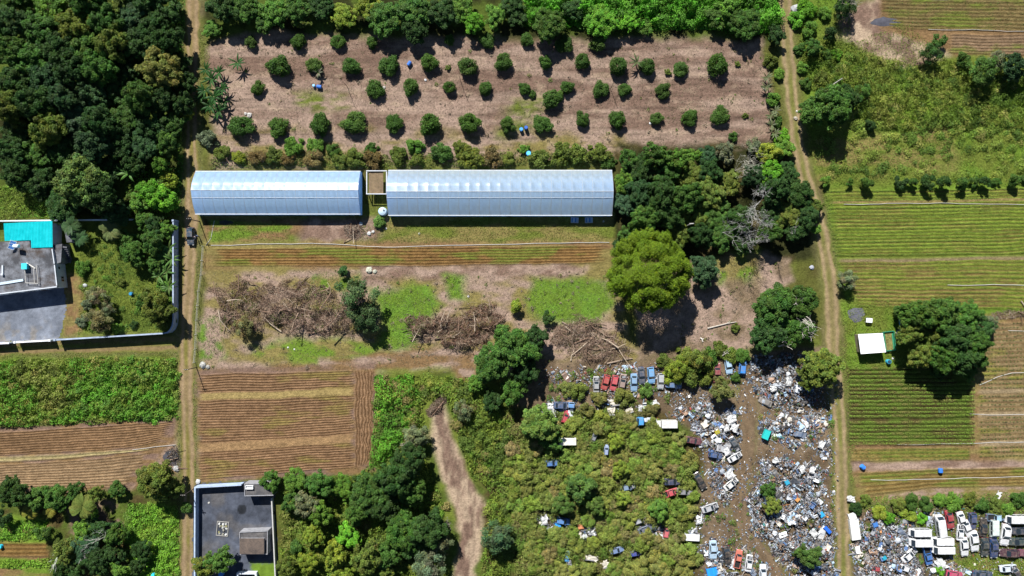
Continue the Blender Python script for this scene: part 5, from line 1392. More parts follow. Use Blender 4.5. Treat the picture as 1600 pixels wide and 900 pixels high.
# ------------------------------------------------------------------ ground cover nobody could count
def cover(name, label, cat, polys, dens, leaf, hmax, hs, cols, seed, rag=8, asp=.5, up=.7, holes=(), hmin=.05, lines=(), zmix=None):
    rs = np.random.RandomState(seed)
    Vs, Fs, Cs = [], [], []; off = 0
    for poly in polys:
        xs = [p[0] for p in poly]; ys = [p[1] for p in poly]
        x0, x1, y0, y1 = min(xs) - rag, max(xs) + rag, min(ys) - rag, max(ys) + rag
        n = int((x1 - x0) * (y1 - y0) * S * S * dens)
        x = rs.uniform(x0, x1, n); y = rs.uniform(y0, y1, n)
        wob = (fbm(x / 16, y / 16, 4, seed + 1) - .5) * 2 * rag
        sd = sdist(poly, x, y) + wob
        edge = sstep(0, 14, sd)
        keep = sd > 0
        # patchiness
        keep &= rs.rand(n) < .45 + .55 * sstep(.3, .55, fbm(x / 13, y / 13, 4, seed + 2))
        for hx, hy, hr in holes: keep &= np.hypot(x - hx, y - hy) > hr
        for ln, w in lines: keep &= dline(ln, x, y) + wob * .3 > w
        x, y, edge = x[keep], y[keep], edge[keep]; n = len(x)
        if n == 0: continue
        X, Y = (x - 800) * S, (450 - y) * S
        hf = lambda a, b: (hmin + hmax * sstep(.22, .72, fbm(a / hs, b / hs, 3, seed + 5)) * (.6 + .8 * vnoise(a / hs * 3.1, b / hs * 3.1, seed + 8)))
        h = hf(X, Y) * (.35 + .65 * edge)
        gx = (hf(X + .15, Y) - hf(X - .15, Y)) / .3; gy = (hf(X, Y + .15) - hf(X, Y - .15)) / .3
        z = h * np.where(rs.rand(n) < .75, rs.uniform(.82, 1.05, n), rs.uniform(.2, .8, n)) + .02
        nr = np.stack([-gx, -gy, np.ones(n) * up], -1) + rs.normal(size=(n, 3)) * .45
        pos = np.stack([X, Y, np.maximum(z, .04)], -1)
        V, F = leaf_quads(pos, nr, leaf * rs.uniform(.6, 1.4, n), asp, rs)
        V[:, 2] = np.maximum(V[:, 2], .012)
        ca = np.array(cols)
        t = np.clip(fbm(X / 5.5, Y / 5.5, 4, seed + 11) * 2.2 - .6, 0, .999) * (len(cols) - 1)
        t = np.clip(t + rs.normal(size=n) * .35, 0, len(cols) - 1.001)
        i = t.astype(int); f = (t - i)[:, None]
        c = (ca[i] * (1 - f) + ca[np.minimum(i + 1, len(cols) - 1)] * f) * rs.uniform(.72, 1.28, (n, 1)) * np.array([1.22, 1.50, 1.2])
        Vs.append(V); Fs.append(F + off); Cs.append(np.repeat(c, 4, 0)); off += len(V)
    me = quad_mesh(name, np.concatenate(Vs), np.concatenate(Fs), np.concatenate(Cs), M_LEAF)
    o = link(name, me, color=(1, 1, 1))
    return tag(o, label, cat, None, 'stuff')

TL = [(TRACK_L, 13), (TRACK_R, 13)]
cover('creepers', 'bright green creepers smothering the ground along the top edge', 'creepers', [[(815, -70), (1215, -70), (1222, 40), (1180, 55), (1100, 46), (1000, 50), (900, 42), (820, 40)]], 62, .21, 2.8, 2.4, [(.055, .13, .018), (.08, .20, .022), (.105, .26, .026), (.095, .24, .026)], 201, lines=TL)
cover('weeds', 'bright green tangled weeds at the foot of the left wood', 'weeds', [[(195, 268), (285, 262), (284, 338), (200, 340)], [(-60, 290), (60, 290), (108, 330), (90, 342), (-60, 342)], [(268, -40), (290, -40), (289, 85), (262, 80)], [(282, 180), (292, 180), (290, 265), (278, 262)], [(-60, 520), (-40, 520), (-40, 530), (-60, 530)]], 30, .17, 1.2, 2.0, [(.06, .10, .022), (.09, .175, .028), (.12, .20, .028), (.16, .17, .035)], 205, rag=5, lines=TL)
cover('tall_grass', 'tall olive grass covering the meadow at the upper right', 'grass', [[(1248, 60), (1330, 70), (1420, 100), (1500, 95), (1740, 130), (1740, 205), (1500, 205), (1380, 205), (1262, 140)]], 46, .2, 1.7, 1.15, [(.085, .12, .024), (.13, .15, .028), (.17, .175, .034), (.20, .18, .05), (.12, .16, .028)], 211, asp=.28, up=.5, lines=TL)
cover('grass', 'shorter grass of the meadow between the tall grass and the bush row', 'grass', [[(1262, 200), (1740, 200), (1740, 290), (1290, 290), (1262, 240)], [(1420, 40), (1480, 90), (1380, 110), (1320, 70)], [(1315, 465), (1430, 470), (1420, 575), (1322, 572)], [(1240, -40), (1320, -40), (1330, 80), (1245, 130)], [(1320, 560), (1330, 560), (1332, 790), (1322, 790)]], 24, .15, .55, .9, [(.10, .14, .026), (.14, .165, .03), (.18, .17, .045), (.13, .19, .03)], 215, asp=.28, lines=TL)
cover('meadow_weeds', 'bright green weeds and dry grass in the meadow left of the dirt track', 'weeds', [[(-60, 566), (100, 558), (276, 562), (282, 600), (280, 652), (140, 662), (-60, 668)]], 48, .19, 1.5, 1.6, [(.18, .165, .05), (.15, .165, .034), (.095, .14, .026), (.10, .20, .026), (.11, .17, .03)], 221, rag=6, lines=TL)
cover('scrub', 'low olive and brown scrub filling the junk yard between the wrecks', 'scrub', [[(795, 668), (870, 640), (1000, 640), (1050, 690), (1085, 730), (1085, 800), (1065, 850), (1090, 960), (815, 960), (785, 780)]], 48, .18, 1.5, 1.9, [(.10, .105, .028), (.135, .13, .034), (.145, .125, .042), (.115, .145, .028), (.14, .12, .042)], 225, rag=9, holes=[(a, b, 9) for a, b in VEH_CLEAR])
cover('hill_creepers', 'bright green creepers right of the tilled field', 'creepers', [[(585, 588), (645, 586), (660, 610), (650, 640), (640, 690), (600, 725), (578, 730), (584, 650)]], 48, .19, 1.6, 2.0, [(.06, .12, .02), (.10, .215, .024), (.11, .235, .028), (.14, .20, .03)], 231)
cover('thicket_weeds', 'yellow green weeds filling the thicket and both sides of the straw path', 'weeds', [[(640, 585), (740, 590), (800, 640), (810, 720), (795, 960), (750, 960), (762, 760), (730, 740), (705, 640), (672, 625), (660, 690), (690, 780), (700, 960), (440, 960), (440, 760), (560, 740), (620, 700)]], 44, .18, 1.5, 1.6, [(.07, .095, .022), (.125, .15, .028), (.16, .165, .03), (.11, .17, .028), (.15, .125, .04)], 235, lines=[(PATH_MID, 22)])
cover('hedge_weeds', 'rough olive weeds between the orchard and the greenhouses', 'weeds', [[(335, 238), (640, 240), (955, 236), (960, 258), (640, 262), (330, 262)]], 40, .15, .8, 1.3, [(.08, .09, .026), (.12, .115, .032), (.10, .13, .026), (.14, .11, .045)], 239, rag=7)
cover('bright_weeds', 'bright lime weeds between the thicket and the dirt track, lower left', 'weeds', [[(198, 785), (280, 790), (282, 960), (190, 960), (205, 850)], [(-60, 810), (75, 815), (85, 845), (-60, 842)], [(-60, 875), (95, 872), (90, 885), (-60, 892)]], 48, .17, .9, 1.2, [(.09, .16, .022), (.13, .24, .026), (.15, .25, .03), (.17, .22, .035)], 241, rag=5, lines=TL)
cover('garden_grass', 'olive garden grass inside the curved boundary wall', 'grass', [[(120, 385), (180, 365), (268, 352), (269, 505), (255, 516), (120, 523), (128, 450)], [(25, 340), (130, 335), (135, 343), (25, 345)]], 26, .15, .4, 1.3, [(.085, .115, .024), (.13, .15, .03), (.16, .165, .035), (.11, .165, .026)], 245, rag=3, asp=.28)
cover('strip_grass', 'short olive grass on the strip below the greenhouses', 'grass', [[(565, 350), (610, 343), (955, 343), (955, 376), (700, 378), (560, 380)], [(325, 348), (452, 346), (455, 374), (330, 378)]], 24, .13, .3, 1.0, [(.12, .12, .028), (.15, .14, .035), (.18, .15, .05), (.11, .14, .028)], 251, rag=3, asp=.28)
cover('turf', 'patches of bright short turf among the brush piles', 'grass', [ZONES[14][0], ZONES[15][0], ZONES[16][0], ZONES[17][0], ZONES[18][0]], 20, .11, .1, .8, [(.10, .15, .035), (.115, .18, .032), (.13, .165, .045)], 255, rag=8, asp=.3)
cover('dry_grass', 'dry straw coloured grass tufts over the orchard floor and fallow ground', 'grass', [[(335, 62), (1190, 65), (1205, 235), (345, 245)], [(320, 424), (955, 420), (975, 520), (1000, 556), (760, 580), (320, 576)], [(1110, 402), (1232, 402), (1185, 470), (1180, 535), (1010, 552)]], 6, .14, .12, .8, [(.10, .075, .055), (.15, .11, .085), (.19, .145, .11), (.12, .095, .05)], 261, asp=.25)
cover('verge_grass', 'rough grass along the verges of the tracks and the lane', 'grass', [[(308, 40), (330, 45), (318, 230), (308, 262)], [(278, 560), (284, 560), (284, 900), (278, 900)], [(302, 580), (308, 580), (306, 745), (302, 745)], [(-60, 553), (285, 548), (284, 560), (-60, 562)], [(-60, 540), (285, 528), (280, 533), (-60, 546)], [(1298, 420), (1310, 480), (1330, 700), (1322, 800), (1316, 600)], [(1285, 300), (1300, 300), (1310, 420), (1300, 420)], [(1296, 640), (1303, 640), (1308, 900), (1302, 900)], [(302, 395), (318, 395), (308, 570), (302, 570)], [(284, 350), (290, 350), (286, 525), (282, 525)]], 24, .14, .35, 1.0, [(.10, .13, .028), (.15, .155, .035), (.19, .17, .055)], 265, rag=3, asp=.28, lines=[(TRACK_L, 10), (TRACK_R, 10)])
cover('belt_weeds', 'green weeds in the belt above the car yard and on the car yard floor', 'weeds', [[(1350, 775), (1740, 765), (1740, 803), (1480, 805), (1400, 812), (1345, 800)], [(1490, 862), (1560, 872), (1740, 880), (1740, 960), (1500, 960)], [(1480, 812), (1740, 812), (1740, 870), (1485, 862)]], 22, .15, .35, 1.2, [(.09, .12, .025), (.13, .165, .028), (.16, .155, .04)], 271, rag=4)

# ---- tufts: leafy mounds that stand out of the cover
def tufts(name, label, cat, polys, n, rr, hk, leaf, cols, seed, rag=6, lines=(), asp=.45, dens=70, holes=()):
    rs = np.random.RandomState(seed)
    xs, ys = [], []
    for poly, k in zip(polys, n):
        px = [p[0] for p in poly]; py = [p[1] for p in poly]; c = 0
        while c < k:
            x = rs.uniform(min(px), max(px), k * 4); y = rs.uniform(min(py), max(py), k * 4)
            kp = sdist(poly, x, y) + (fbm(x / 14, y / 14, 3, seed) - .5) * 2 * rag > 0
            kp &= rs.rand(len(x)) < sstep(.3, .6, fbm(x / 24, y / 24, 3, seed + 1)) + .12
            for ln, w in lines: kp &= dline(ln, x, y) > w
            for hx, hy, hr in holes: kp &= np.hypot(x - hx, y - hy) > hr
            x, y = x[kp][:k - c], y[kp][:k - c]; c += max(len(x), 1); xs.append(x); ys.append(y)
    x = np.concatenate(xs); y = np.concatenate(ys); m = len(x)
    r = rs.uniform(rr[0], rr[1], m) * rs.uniform(.7, 1.2, m); h = r * rs.uniform(hk[0], hk[1], m)
    ti = np.clip(fbm(x / 26, y / 26, 4, seed + 2) * 2.6 - .8 + rs.normal(size=m) * .25, 0, .999) * len(cols)
    tc = np.array(cols)[ti.astype(int)] * rs.uniform(.8, 1.25, (m, 1))
    cnt = np.maximum((dens * r * r * 2).astype(int), 10); k = np.repeat(np.arange(m), cnt); n_ = len(k)
    e = rs.normal(size=(n_, 3)); e /= np.linalg.norm(e, axis=1, keepdims=True); e[:, 2] = np.abs(e[:, 2])
    lob = 1 + .25 * np.sin(3 * np.arctan2(e[:, 1], e[:, 0]) + k * 1.7) + .12 * np.sin(5 * np.arctan2(e[:, 1], e[:, 0]) + k)
    f = rs.uniform(.7, 1.08, n_) * lob
    pos = np.stack([(x[k] - 800) * S + e[:, 0] * r[k] * f, (450 - y[k]) * S + e[:, 1] * r[k] * f, e[:, 2] * h[k] * rs.uniform(.7, 1.1, n_) + .05], -1)
    V, F = leaf_quads(pos, e + np.array([0, 0, .5]) + rs.normal(size=(n_, 3)) * .4, leaf * rs.uniform(.6, 1.4, n_), asp, rs)
    V[:, 2] = np.maximum(V[:, 2], .012)
    o = link(name, quad_mesh(name, V, F, np.repeat(tc[k] * rs.uniform(.7, 1.3, (n_, 1)), 4, 0), M_LEAF), color=(1, 1, 1))
    return tag(o, label, cat, None, 'stuff')
MEAD = [(1255, 75), (1330, 85), (1420, 105), (1500, 100), (1720, 130), (1720, 215), (1480, 215), (1380, 225), (1330, 200), (1330, 120), (1270, 135)]
tufts('grass_tussocks', 'yellow green grass tussocks standing in the upper right meadow', 'grass', [MEAD, [(1265, 215), (1720, 210), (1720, 275), (1285, 278)]], (620, 150), (.45, 1.25), (.6, 1.0), .2, [(.14, .23, .038), (.205, .28, .048), (.28, .315, .062), (.32, .32, .09), (.225, .29, .055), (.10, .17, .032)], 281, lines=[(TRACK_R, 14)], asp=.3, dens=55)
tufts('weed_mounds', 'green weed mounds in the meadow left of the dirt track', 'weeds', [[(120, 600), (200, 562), (276, 562), (280, 655), (140, 664), (90, 650)]], (210,), (.45, 1.2), (.5, .95), .18, [(.20, .27, .05), (.12, .25, .03), (.14, .36, .036), (.12, .32, .03), (.09, .20, .03)], 283, dens=60)
tufts('grass_tussocks', 'dry yellow grass tussocks at the left side of the meadow by the lane', 'grass', [[(-40, 568), (190, 560), (120, 600), (95, 660), (-40, 670)]], (210,), (.4, 1.1), (.5, .95), .19, [(.13, .17, .035), (.24, .24, .055), (.30, .28, .08), (.20, .22, .05), (.10, .13, .03)], 284, asp=.3, dens=60)
tufts('weed_mounds', 'leafy green mounds among the thicket weeds beside the straw path', 'weeds', [[(640, 590), (740, 595), (800, 650), (800, 880), (765, 880), (765, 760), (720, 700), (705, 640), (670, 630)], [(590, 592), (650, 592), (655, 640), (640, 690), (600, 720), (586, 720)], [(445, 760), (700, 790), (690, 895), (445, 895)]], (200, 110, 260), (.5, 1.3), (.5, 1.0), .18, [(.10, .15, .03), (.18, .22, .038), (.22, .235, .045), (.13, .25, .03), (.20, .17, .06)], 285, lines=[(PATH_MID, 26)])
tufts('creeper_mounds', 'bright green creeper mounds along the top edge', 'creepers', [[(820, -40), (1215, -40), (1218, 42), (1100, 44), (900, 40), (825, 30)]], (260,), (.7, 1.8), (1.2, 2.4), .2, [(.08, .20, .022), (.11, .28, .026), (.13, .33, .03), (.10, .25, .03)], 287, lines=[(TRACK_R, 12)], dens=50)
tufts('weed_mounds', 'lime green weed mounds at the lower left between thicket and track', 'weeds', [[(200, 788), (278, 792), (280, 900), (192, 900)], [(-20, 812), (72, 815), (80, 840), (-20, 840)]], (170, 60), (.35, .9), (.5, .9), .16, [(.12, .24, .03), (.17, .33, .034), (.20, .33, .04), (.14, .24, .04)], 289)
tufts('garden_weeds', 'olive weed tufts in the garden inside the curved wall', 'weeds', [[(125, 400), (180, 372), (268, 360), (268, 505), (250, 515), (128, 520)]], (150,), (.3, .8), (.5, .9), .15, [(.08, .15, .028), (.13, .20, .036), (.16, .22, .042), (.10, .21, .03)], 291)
tufts('scrub_mounds', 'pale olive scrub mounds spread over the junk yard', 'scrub', [[(800, 672), (870, 645), (1000, 642), (1050, 690), (1082, 730), (1080, 800), (1060, 850), (1085, 900), (820, 900), (790, 780)]], (380,), (.4, 1.9), (.5, .9), .17, [(.10, .15, .03), (.16, .18, .045), (.21, .19, .07), (.13, .21, .035), (.19, .17, .065), (.15, .19, .045), (.11, .19, .03)], 293, holes=[(a, b, 10) for a, b in VEH_CLEAR])
tufts('straw_tufts', 'dry grass tufts and weeds on the fallow ground between the brush piles', 'grass', [[(325, 425), (955, 422), (970, 515), (1000, 550), (760, 578), (325, 574)], [(340, 70), (1190, 70), (1200, 235), (345, 240)], [(1040, 545), (1170, 540), (1170, 600), (1045, 600)], [(1112, 405), (1230, 405), (1185, 470), (1180, 530), (1050, 540)]], (260, 200, 60, 60), (.2, .5), (.4, .8), .14, [(.20, .165, .09), (.25, .20, .14), (.14, .17, .04), (.12, .19, .035), (.22, .18, .13)], 295, dens=60)

tufts('scrap_weeds', 'green weeds sprouting along the edges of the scrap heaps', 'weeds', [[(1165, 735), (1300, 720), (1305, 900), (1250, 900), (1165, 810)], [(1060, 635), (1160, 635), (1160, 735), (1080, 720)], [(1085, 780), (1150, 770), (1200, 895), (1090, 895)], [(1330, 795), (1440, 795), (1440, 900), (1332, 900)], [(1185, 600), (1300, 560), (1300, 700), (1185, 700)], [(850, 580), (1050, 575), (1045, 645), (850, 650)]], (70, 30, 60, 40, 40, 150), (.2, .75), (.6, 1.1), .15, [(.09, .15, .03), (.14, .19, .04), (.11, .21, .03), (.19, .19, .055)], 297, dens=70)

# ---- crop plants in rows
def rows_cover(name, label, top, bot, n, per_m, leaf, h, width, cols, seed, spacing=None, skip=()):
    rs = np.random.RandomState(seed)
    T = np.array(top, float); B = np.array(bot, float)
    def res(p, t):
        sg = np.r_[0, np.cumsum(np.hypot(*np.diff(p, axis=0).T))]; sg /= sg[-1]
        return np.interp(t, sg, p[:, 0]), np.interp(t, sg, p[:, 1])
    L = np.hypot(*(T[-1] - T[0])) * S
    PX = []
    for k in range(n):
        v = (k + .5) / n
        if any(a <= v <= b for a, b in skip): continue
        if spacing:
            m = int(L / spacing); t = (np.arange(m) + .5 + rs.uniform(-.2, .2, m)) / m
            t = t[rs.rand(m) < .85]
            t = np.repeat(t, per_m) + rs.normal(size=len(t) * per_m) * .1 / L
        else:
            m = int(L * per_m); t = rs.rand(m)
            t = t[rs.rand(m) < .25 + .75 * sstep(.3, .55, fbm(t * L / 4, t * 0 + k * 1.7, 3, seed))]
        ax, ay = res(T, t); bx_, by_ = res(B, t)
        X = ((ax * (1 - v) + bx_ * v) - 800) * S; Y = (450 - (ay * (1 - v) + by_ * v)) * S
        PX.append(np.stack([X, Y], -1))
    q = np.concatenate(PX); m = len(q)
    wv = (fbm(q[:, 0] / 9, q[:, 1] / 9, 3, seed) - .5) * .4
    pos = np.stack([q[:, 0] + rs.normal(size=m) * .05, q[:, 1] + wv + rs.normal(size=m) * width, .12 + rs.rand(m) * h], -1)
    nr = np.stack([rs.normal(size=m) * .5, rs.normal(size=m) * .5, np.ones(m)], -1)
    V, F = leaf_quads(pos, nr, leaf * rs.uniform(.6, 1.4, m), .45, rs)
    V[:, 2] = np.maximum(V[:, 2], .03)
    ca = np.array(cols)[rs.randint(len(cols), size=m)] * rs.uniform(.75, 1.25, (m, 1))
    o = link(name, quad_mesh(name, V, F, np.repeat(ca, 4, 0), M_LEAF), color=(1, 1, 1))
    return tag(o, label, 'crop', None, 'stuff')
CG = [(.12, .19, .03), (.15, .22, .03), (.10, .15, .03)]
rows_cover('crop_plants', 'green crop plants in close rows on the upper part of the right field', [(1287, 297), (1450, 294), (1720, 290)], [(1304, 402), (1450, 400), (1720, 396)], 16, 26, .10, .12, .10, CG, 301, skip=((.16, .23),))
rows_cover('crop_plants', 'sparser green crop plants in rows on the lower part of the right field', [(1303, 402), (1450, 400), (1720, 396)], [(1330, 480), (1450, 483), (1720, 488)], 11, 17, .10, .12, .09, CG, 302, skip=((0, .09),))
rows_cover('seedlings', 'small green seedlings planted in dotted rows at the right edge', [(1530, 503), (1620, 500), (1720, 499)], [(1530, 716), (1620, 714), (1720, 712)], 32, 9, .11, .16, .05, [(.07, .11, .03), (.09, .13, .03)], 303, spacing=.8, skip=((.5, .53), (.67, .70), (.88, .91)))
rows_cover('seedlings', 'few seedlings on the dry strip below the hedge rows', [(1332, 700), (1420, 700), (1518, 698)], [(1332, 720), (1420, 720), (1518, 718)], 4, 6, .10, .12, .05, [(.07, .11, .03), (.09, .13, .03)], 304, spacing=1.3)
rows_cover('weeds_in_rows', 'weeds growing along the furrows of the top right field', [(1385, 2), (1500, 2), (1720, 2)], [(1390, 44), (1500, 50), (1720, 52)], 6, 5, .12, .15, .12, [(.10, .15, .03), (.12, .13, .04)], 305)

# ---- hedge like crop rows below the shed: every row is a thing
def crop_row_mesh(L, seed):
    rs = np.random.RandomState(seed); n = int(L * 62)
    x = rs.uniform(0, L, n)
    a = rs.uniform(-.2, math.pi + .2, n); hh = .48 + .18 * fbm(x / 1.2, x * 0, 3, seed); ww = .19 + .08 * fbm(x / 1.6, x * 0 + 4, 3, seed)
    y = np.cos(a) * ww + .35 * (fbm(x / 7, x * 0 + 9, 3, seed) - .5); z = np.maximum(np.sin(a), 0) * hh * rs.uniform(.75, 1.1, n) + .05
    nr = np.stack([rs.normal(size=n) * .4, np.cos(a) * .8 + rs.normal(size=n) * .3, np.sin(a) + .4], -1)
    V, F = leaf_quads(np.stack([x, y, z], -1), nr, .085 * rs.uniform(.6, 1.5, n), .5, rs)
    V[:, 2] = np.maximum(V[:, 2], .015)
    br = sstep(.55, .75, fbm(x / 3, x * 0 + 2, 3, seed + 3))[:, None]
    c = (np.array((.155, .235, .034)) * (1 - br) + np.array((.20, .185, .055)) * br) * rs.uniform(.7, 1.3, (n, 1))
    return quad_mesh('crop_row', V, F, np.repeat(c, 4, 0), M_LEAF)
CRM = [crop_row_mesh(28.4, s) for s in (1, 2, 3, 4)]
ys_ = [575.5, 582, 588.5, 595, 601.5, 608, 614, 620.2, 626.4, 632.5, 638.5, 644.5, 650, 660.5, 666.5, 672.2, 677.8, 683.2, 688.6, 693.5]
for i, py in enumerate(ys_):
    x0 = 1326; x, y = W(x0, py)
    ln = 28.4 if i > 3 else (15, 16, 20, 24)[i]
    o = link('crop_row', CRM[i % 4], None, (x, y, 0), R_(.4), (ln / 28.4, 1, 1), (1, 1, 1))
    tag(o, f'low green hedge like crop row, {ORD[i]} counted from the shed', 'crop row', 'hedge like crop rows')
# ------------------------------------------------------------------ vehicles (front towards +y)
def dusty_paint():
    m, t, b = new_mat('dusty_car_paint')
    oi = N(t, 'ShaderNodeObjectInfo')
    v = coords(t)
    n, c = noise_ramp(t, 1.4, 0, 1, 7, .7, v, .42, .7)
    mx = N(t, 'ShaderNodeMix', data_type='RGBA')
    mm = N(t, 'ShaderNodeMath', operation='MULTIPLY'); mm.inputs[1].default_value = .6
    t.links.new(c, mm.inputs[0]); t.links.new(mm.outputs[0], mx.inputs[0])
    t.links.new(oi.outputs['Color'], mx.inputs[6]); mx.inputs[7].default_value = (.22, .17, .12, 1)
    t.links.new(mx.outputs[2], b.inputs['Base Color'])
    r = N(t, 'ShaderNodeMapRange'); r.inputs[3].default_value = .25; r.inputs[4].default_value = .7
    t.links.new(c, r.inputs[0]); t.links.new(r.outputs[0], b.inputs['Roughness'])
    b.inputs['Specular IOR Level'].default_value = .5
    return m
M_CAR = dusty_paint()
M_LAMP = plain('lamp_glass', (.55, .55, .5), .15, .5); M_TAIL = plain('tail_glass', (.25, .02, .02), .2, .5)

def loft(secs):
    """secs: (y, [(x, z)...])"""
    m = MB(); k = len(secs[0][1]); V = []; F = []
    for y, pts in secs: V += [(x, y, z) for x, z in pts]
    for i in range(len(secs) - 1):
        for j in range(k):
            F.append([i * k + j, i * k + (j + 1) % k, (i + 1) * k + (j + 1) % k, (i + 1) * k + j])
    F.append(list(range(k))[::-1]); F.append([(len(secs) - 1) * k + j for j in range(k)])
    m.add(V, F); return m
def sect(w, z0, zt, zm=None, top=.86, sh=.08):
    zm = zm if zm else (z0 + zt) / 2
    r = [(w * .93, z0), (w, zm), (w * .97, zt - sh), (w * top, zt)]
    return [(-x, z) for x, z in r] + [(x, z) for x, z in r[::-1]]
def frustum(y0, y1, w0, z0, y2, y3, w1, z1):
    b = [(-w0, y0, z0), (w0, y0, z0), (w0, y1, z0), (-w0, y1, z0)]; t = [(-w1, y2, z1), (w1, y2, z1), (w1, y3, z1), (-w1, y3, z1)]
    m = MB(); m.add(b + t, [[3, 2, 1, 0], [4, 5, 6, 7], [0, 1, 5, 4], [1, 2, 6, 5], [2, 3, 7, 6], [3, 0, 4, 7]])
    return m, b, t
def pane(a, b, c, d, ins=.12, off=.012, ins2=None):
    a, b, c, d = map(Vector, (a, b, c, d)); ins2 = ins if ins2 is None else ins2
    f = lambda u, v: a.lerp(b, u).lerp(d.lerp(c, u), v)
    n = (b - a).cross(d - a).normalized() * off
    q = [f(ins, ins2), f(1 - ins, ins2), f(1 - ins, 1 - ins2), f(ins, 1 - ins2)]
    m = MB(); m.add([p + n for p in q] + [p + n * .2 for p in q], [[0, 1, 2, 3], [7, 6, 5, 4], [0, 4, 5, 1], [1, 5, 6, 2], [2, 6, 7, 3], [3, 7, 4, 0]])
    return m
def wheel_meshes():
    M = Matrix.Rotation(R_(90), 4, 'Y')
    t = MB(); t.lathe([(.2, -.09), (.29, -.1), (.31, -.06), (.31, .06), (.29, .1), (.2, .09)], 14, M)
    r = MB(); r.lathe([(.19, -.095), (.15, -.06), (.05, -.08), (.05, .08), (.15, .06), (.19, .095)], 10, M)
    return t.mesh('tyre', M_RUBBER), r.mesh('rim', M_STEEL)
TYRE, RIM = wheel_meshes()
VM = {}
def vmesh(kind):
    """returns list of (part, mesh, use body colour) and wheel spots"""
    if kind in VM: return VM[kind]
    ps = []
    def add(n, m, mat, body=False): ps.append((n, m.mesh(n, mat), body))
    def glasshouse(y0, y1, w0, z0, y2, y3, w1, z1):
        m, b, t = frustum(y0, y1, w0, z0, y2, y3, w1, z1); add('cabin', m, M_CAR, True)
        add('windscreen', pane(b[2], b[3], t[3], t[2], .07, .014), M_GLASS)
        add('rear_window', pane(b[0], b[1], t[1], t[0], .09, .014), M_GLASS)
        for q in ((b[1], b[2], t[2], t[1]), (b[3], b[0], t[0], t[3])):
            add('side_window', pane(*q, .06, .014, .14), M_GLASS)
    def lamps(yf, yr, w, zf, zr):
        for s in (-1, 1):
            m = MB(); m.box(s * w - .16, s * w + .16, yf - .06, yf + .05, zf - .07, zf + .07); add('headlight', m, M_LAMP)
            m = MB(); m.box(s * w - .15, s * w + .15, yr - .04, yr + .05, zr - .08, zr + .08); add('tail_light', m, M_TAIL)
    def mirrors(y, w, z):
        for s in (-1, 1):
            m = MB(); m.box(s * w - (.0 if s > 0 else .16), s * w + (.16 if s > 0 else 0), y - .06, y + .06, z, z + .13); add('mirror', m, M_CAR, True)
    if kind in ('sedan', 'hatch', 'wreck'):
        L = 2.15 if kind != 'hatch' else 1.98
        secs = [(-L, .70, .78), (-L + .15, .80, .88), (-1.2, .84, .93), (0, .85, .93), (1.0, .84, .91), (L - .3, .80, .80), (L, .68, .62)]
        add('body', loft([(y, sect(w, .24, zt)) for y, w, zt in secs]), M_CAR, True)
        if kind == 'sedan': glasshouse(-1.6, .85, .76, .90, -1.1, .12, .60, 1.42)
        elif kind == 'wreck': glasshouse(-1.6, .85, .76, .90, -1.1, .12, .60, 1.40)
        else: glasshouse(-1.9, .85, .76, .88, -1.62, .15, .61, 1.46)
        if kind == 'wreck':
            m = MB(); m.box(-.62, .62, 1.0, L - .35, .84, .93); add('engine_bay', m, M_RUBBER)
            m = MB(); m.box(-.35, .3, 1.15, 1.6, .932, 1.03); m.box(.05, .5, 1.3, 1.75, .932, .99); add('engine', m, M_STEEL)
        lamps(L - .04, -L, .55, .60, .68); mirrors(.72, .84, .92)
        for s in (1, -1):
            m = MB(); m.box(-.66, .66, s * L - .08, s * L + .09, .30, .47); add('bumper', m, M_RUBBER)
        wh = [(s * .74, y, .31) for s in (-1, 1) for y in (-1.25, 1.3)]
    elif kind == 'van':
        secs = [(-2.32, .80, 1.90), (-2.2, .84, 1.95), (0, .85, 1.98), (1.35, .84, 1.95), (1.55, .83, 1.80), (2.1, .80, 1.08), (2.34, .72, .85)]
        add('body', loft([(y, sect(w, .3, zt, 1.05 if zt > 1.2 else .6, .84, .14 if zt > 1.2 else .06)) for y, w, zt in secs]), M_CAR, True)
        add('windscreen', pane((.66, 2.06, 1.16), (-.66, 2.06, 1.16), (-.66, 1.53, 1.85), (.66, 1.53, 1.85), .02, .05, .04), M_GLASS)
        add('rear_window', pane((-.6, -2.31, 1.25), (.6, -2.31, 1.25), (.6, -2.28, 1.75), (-.6, -2.28, 1.75), .02, .03), M_GLASS)
        for s in (-1, 1):
            for y0, y1 in ((-2.0, -1.0), (-.9, .2), (.3, 1.3)):
                a = [(s * .845, y0, 1.15), (s * .845, y1, 1.15), (s * .83, y1, 1.68), (s * .83, y0, 1.68)]
                if s < 0: a = [a[1], a[0], a[3], a[2]]
                add('side_window', pane(*a, .03, .03), M_GLASS)
        for y in (-1.5, -.6, .3):
            m = MB(); m.box(-.62, .62, y - .05, y + .05, 1.97, 2.005); add('roof_rib', m, M_CAR, True)
        lamps(2.28, -2.34, .56, .75, .9); mirrors(1.75, .83, 1.2)
        wh = [(s * .75, y, .31) for s in (-1, 1) for y in (-1.45, 1.5)]
    elif kind == 'pickup':
        secs = [(-2.3, .80, .80), (-2.2, .83, .84), (.0, .84, .86), (1.2, .83, .90), (2.05, .80, .82), (2.3, .70, .66)]
        add('body', loft([(y, sect(w, .28, zt)) for y, w, zt in secs]), M_CAR, True)
        glasshouse(-.45, 1.25, .76, .86, -.3, .75, .62, 1.5)
        m = MB(); m.box(-.70, .70, -2.2, -.6, .862, .88); add('tray_floor', m, M_RUBBER)
        for q in ((-.82, -.70, -2.25, -.55), (.70, .82, -2.25, -.55)):
            m = MB(); m.box(*q, .85, 1.12); add('tray_side', m, M_CAR, True)
        m = MB(); m.box(-.698, .698, -2.28, -2.2, .85, 1.12); add('tailgate', m, M_CAR, True)
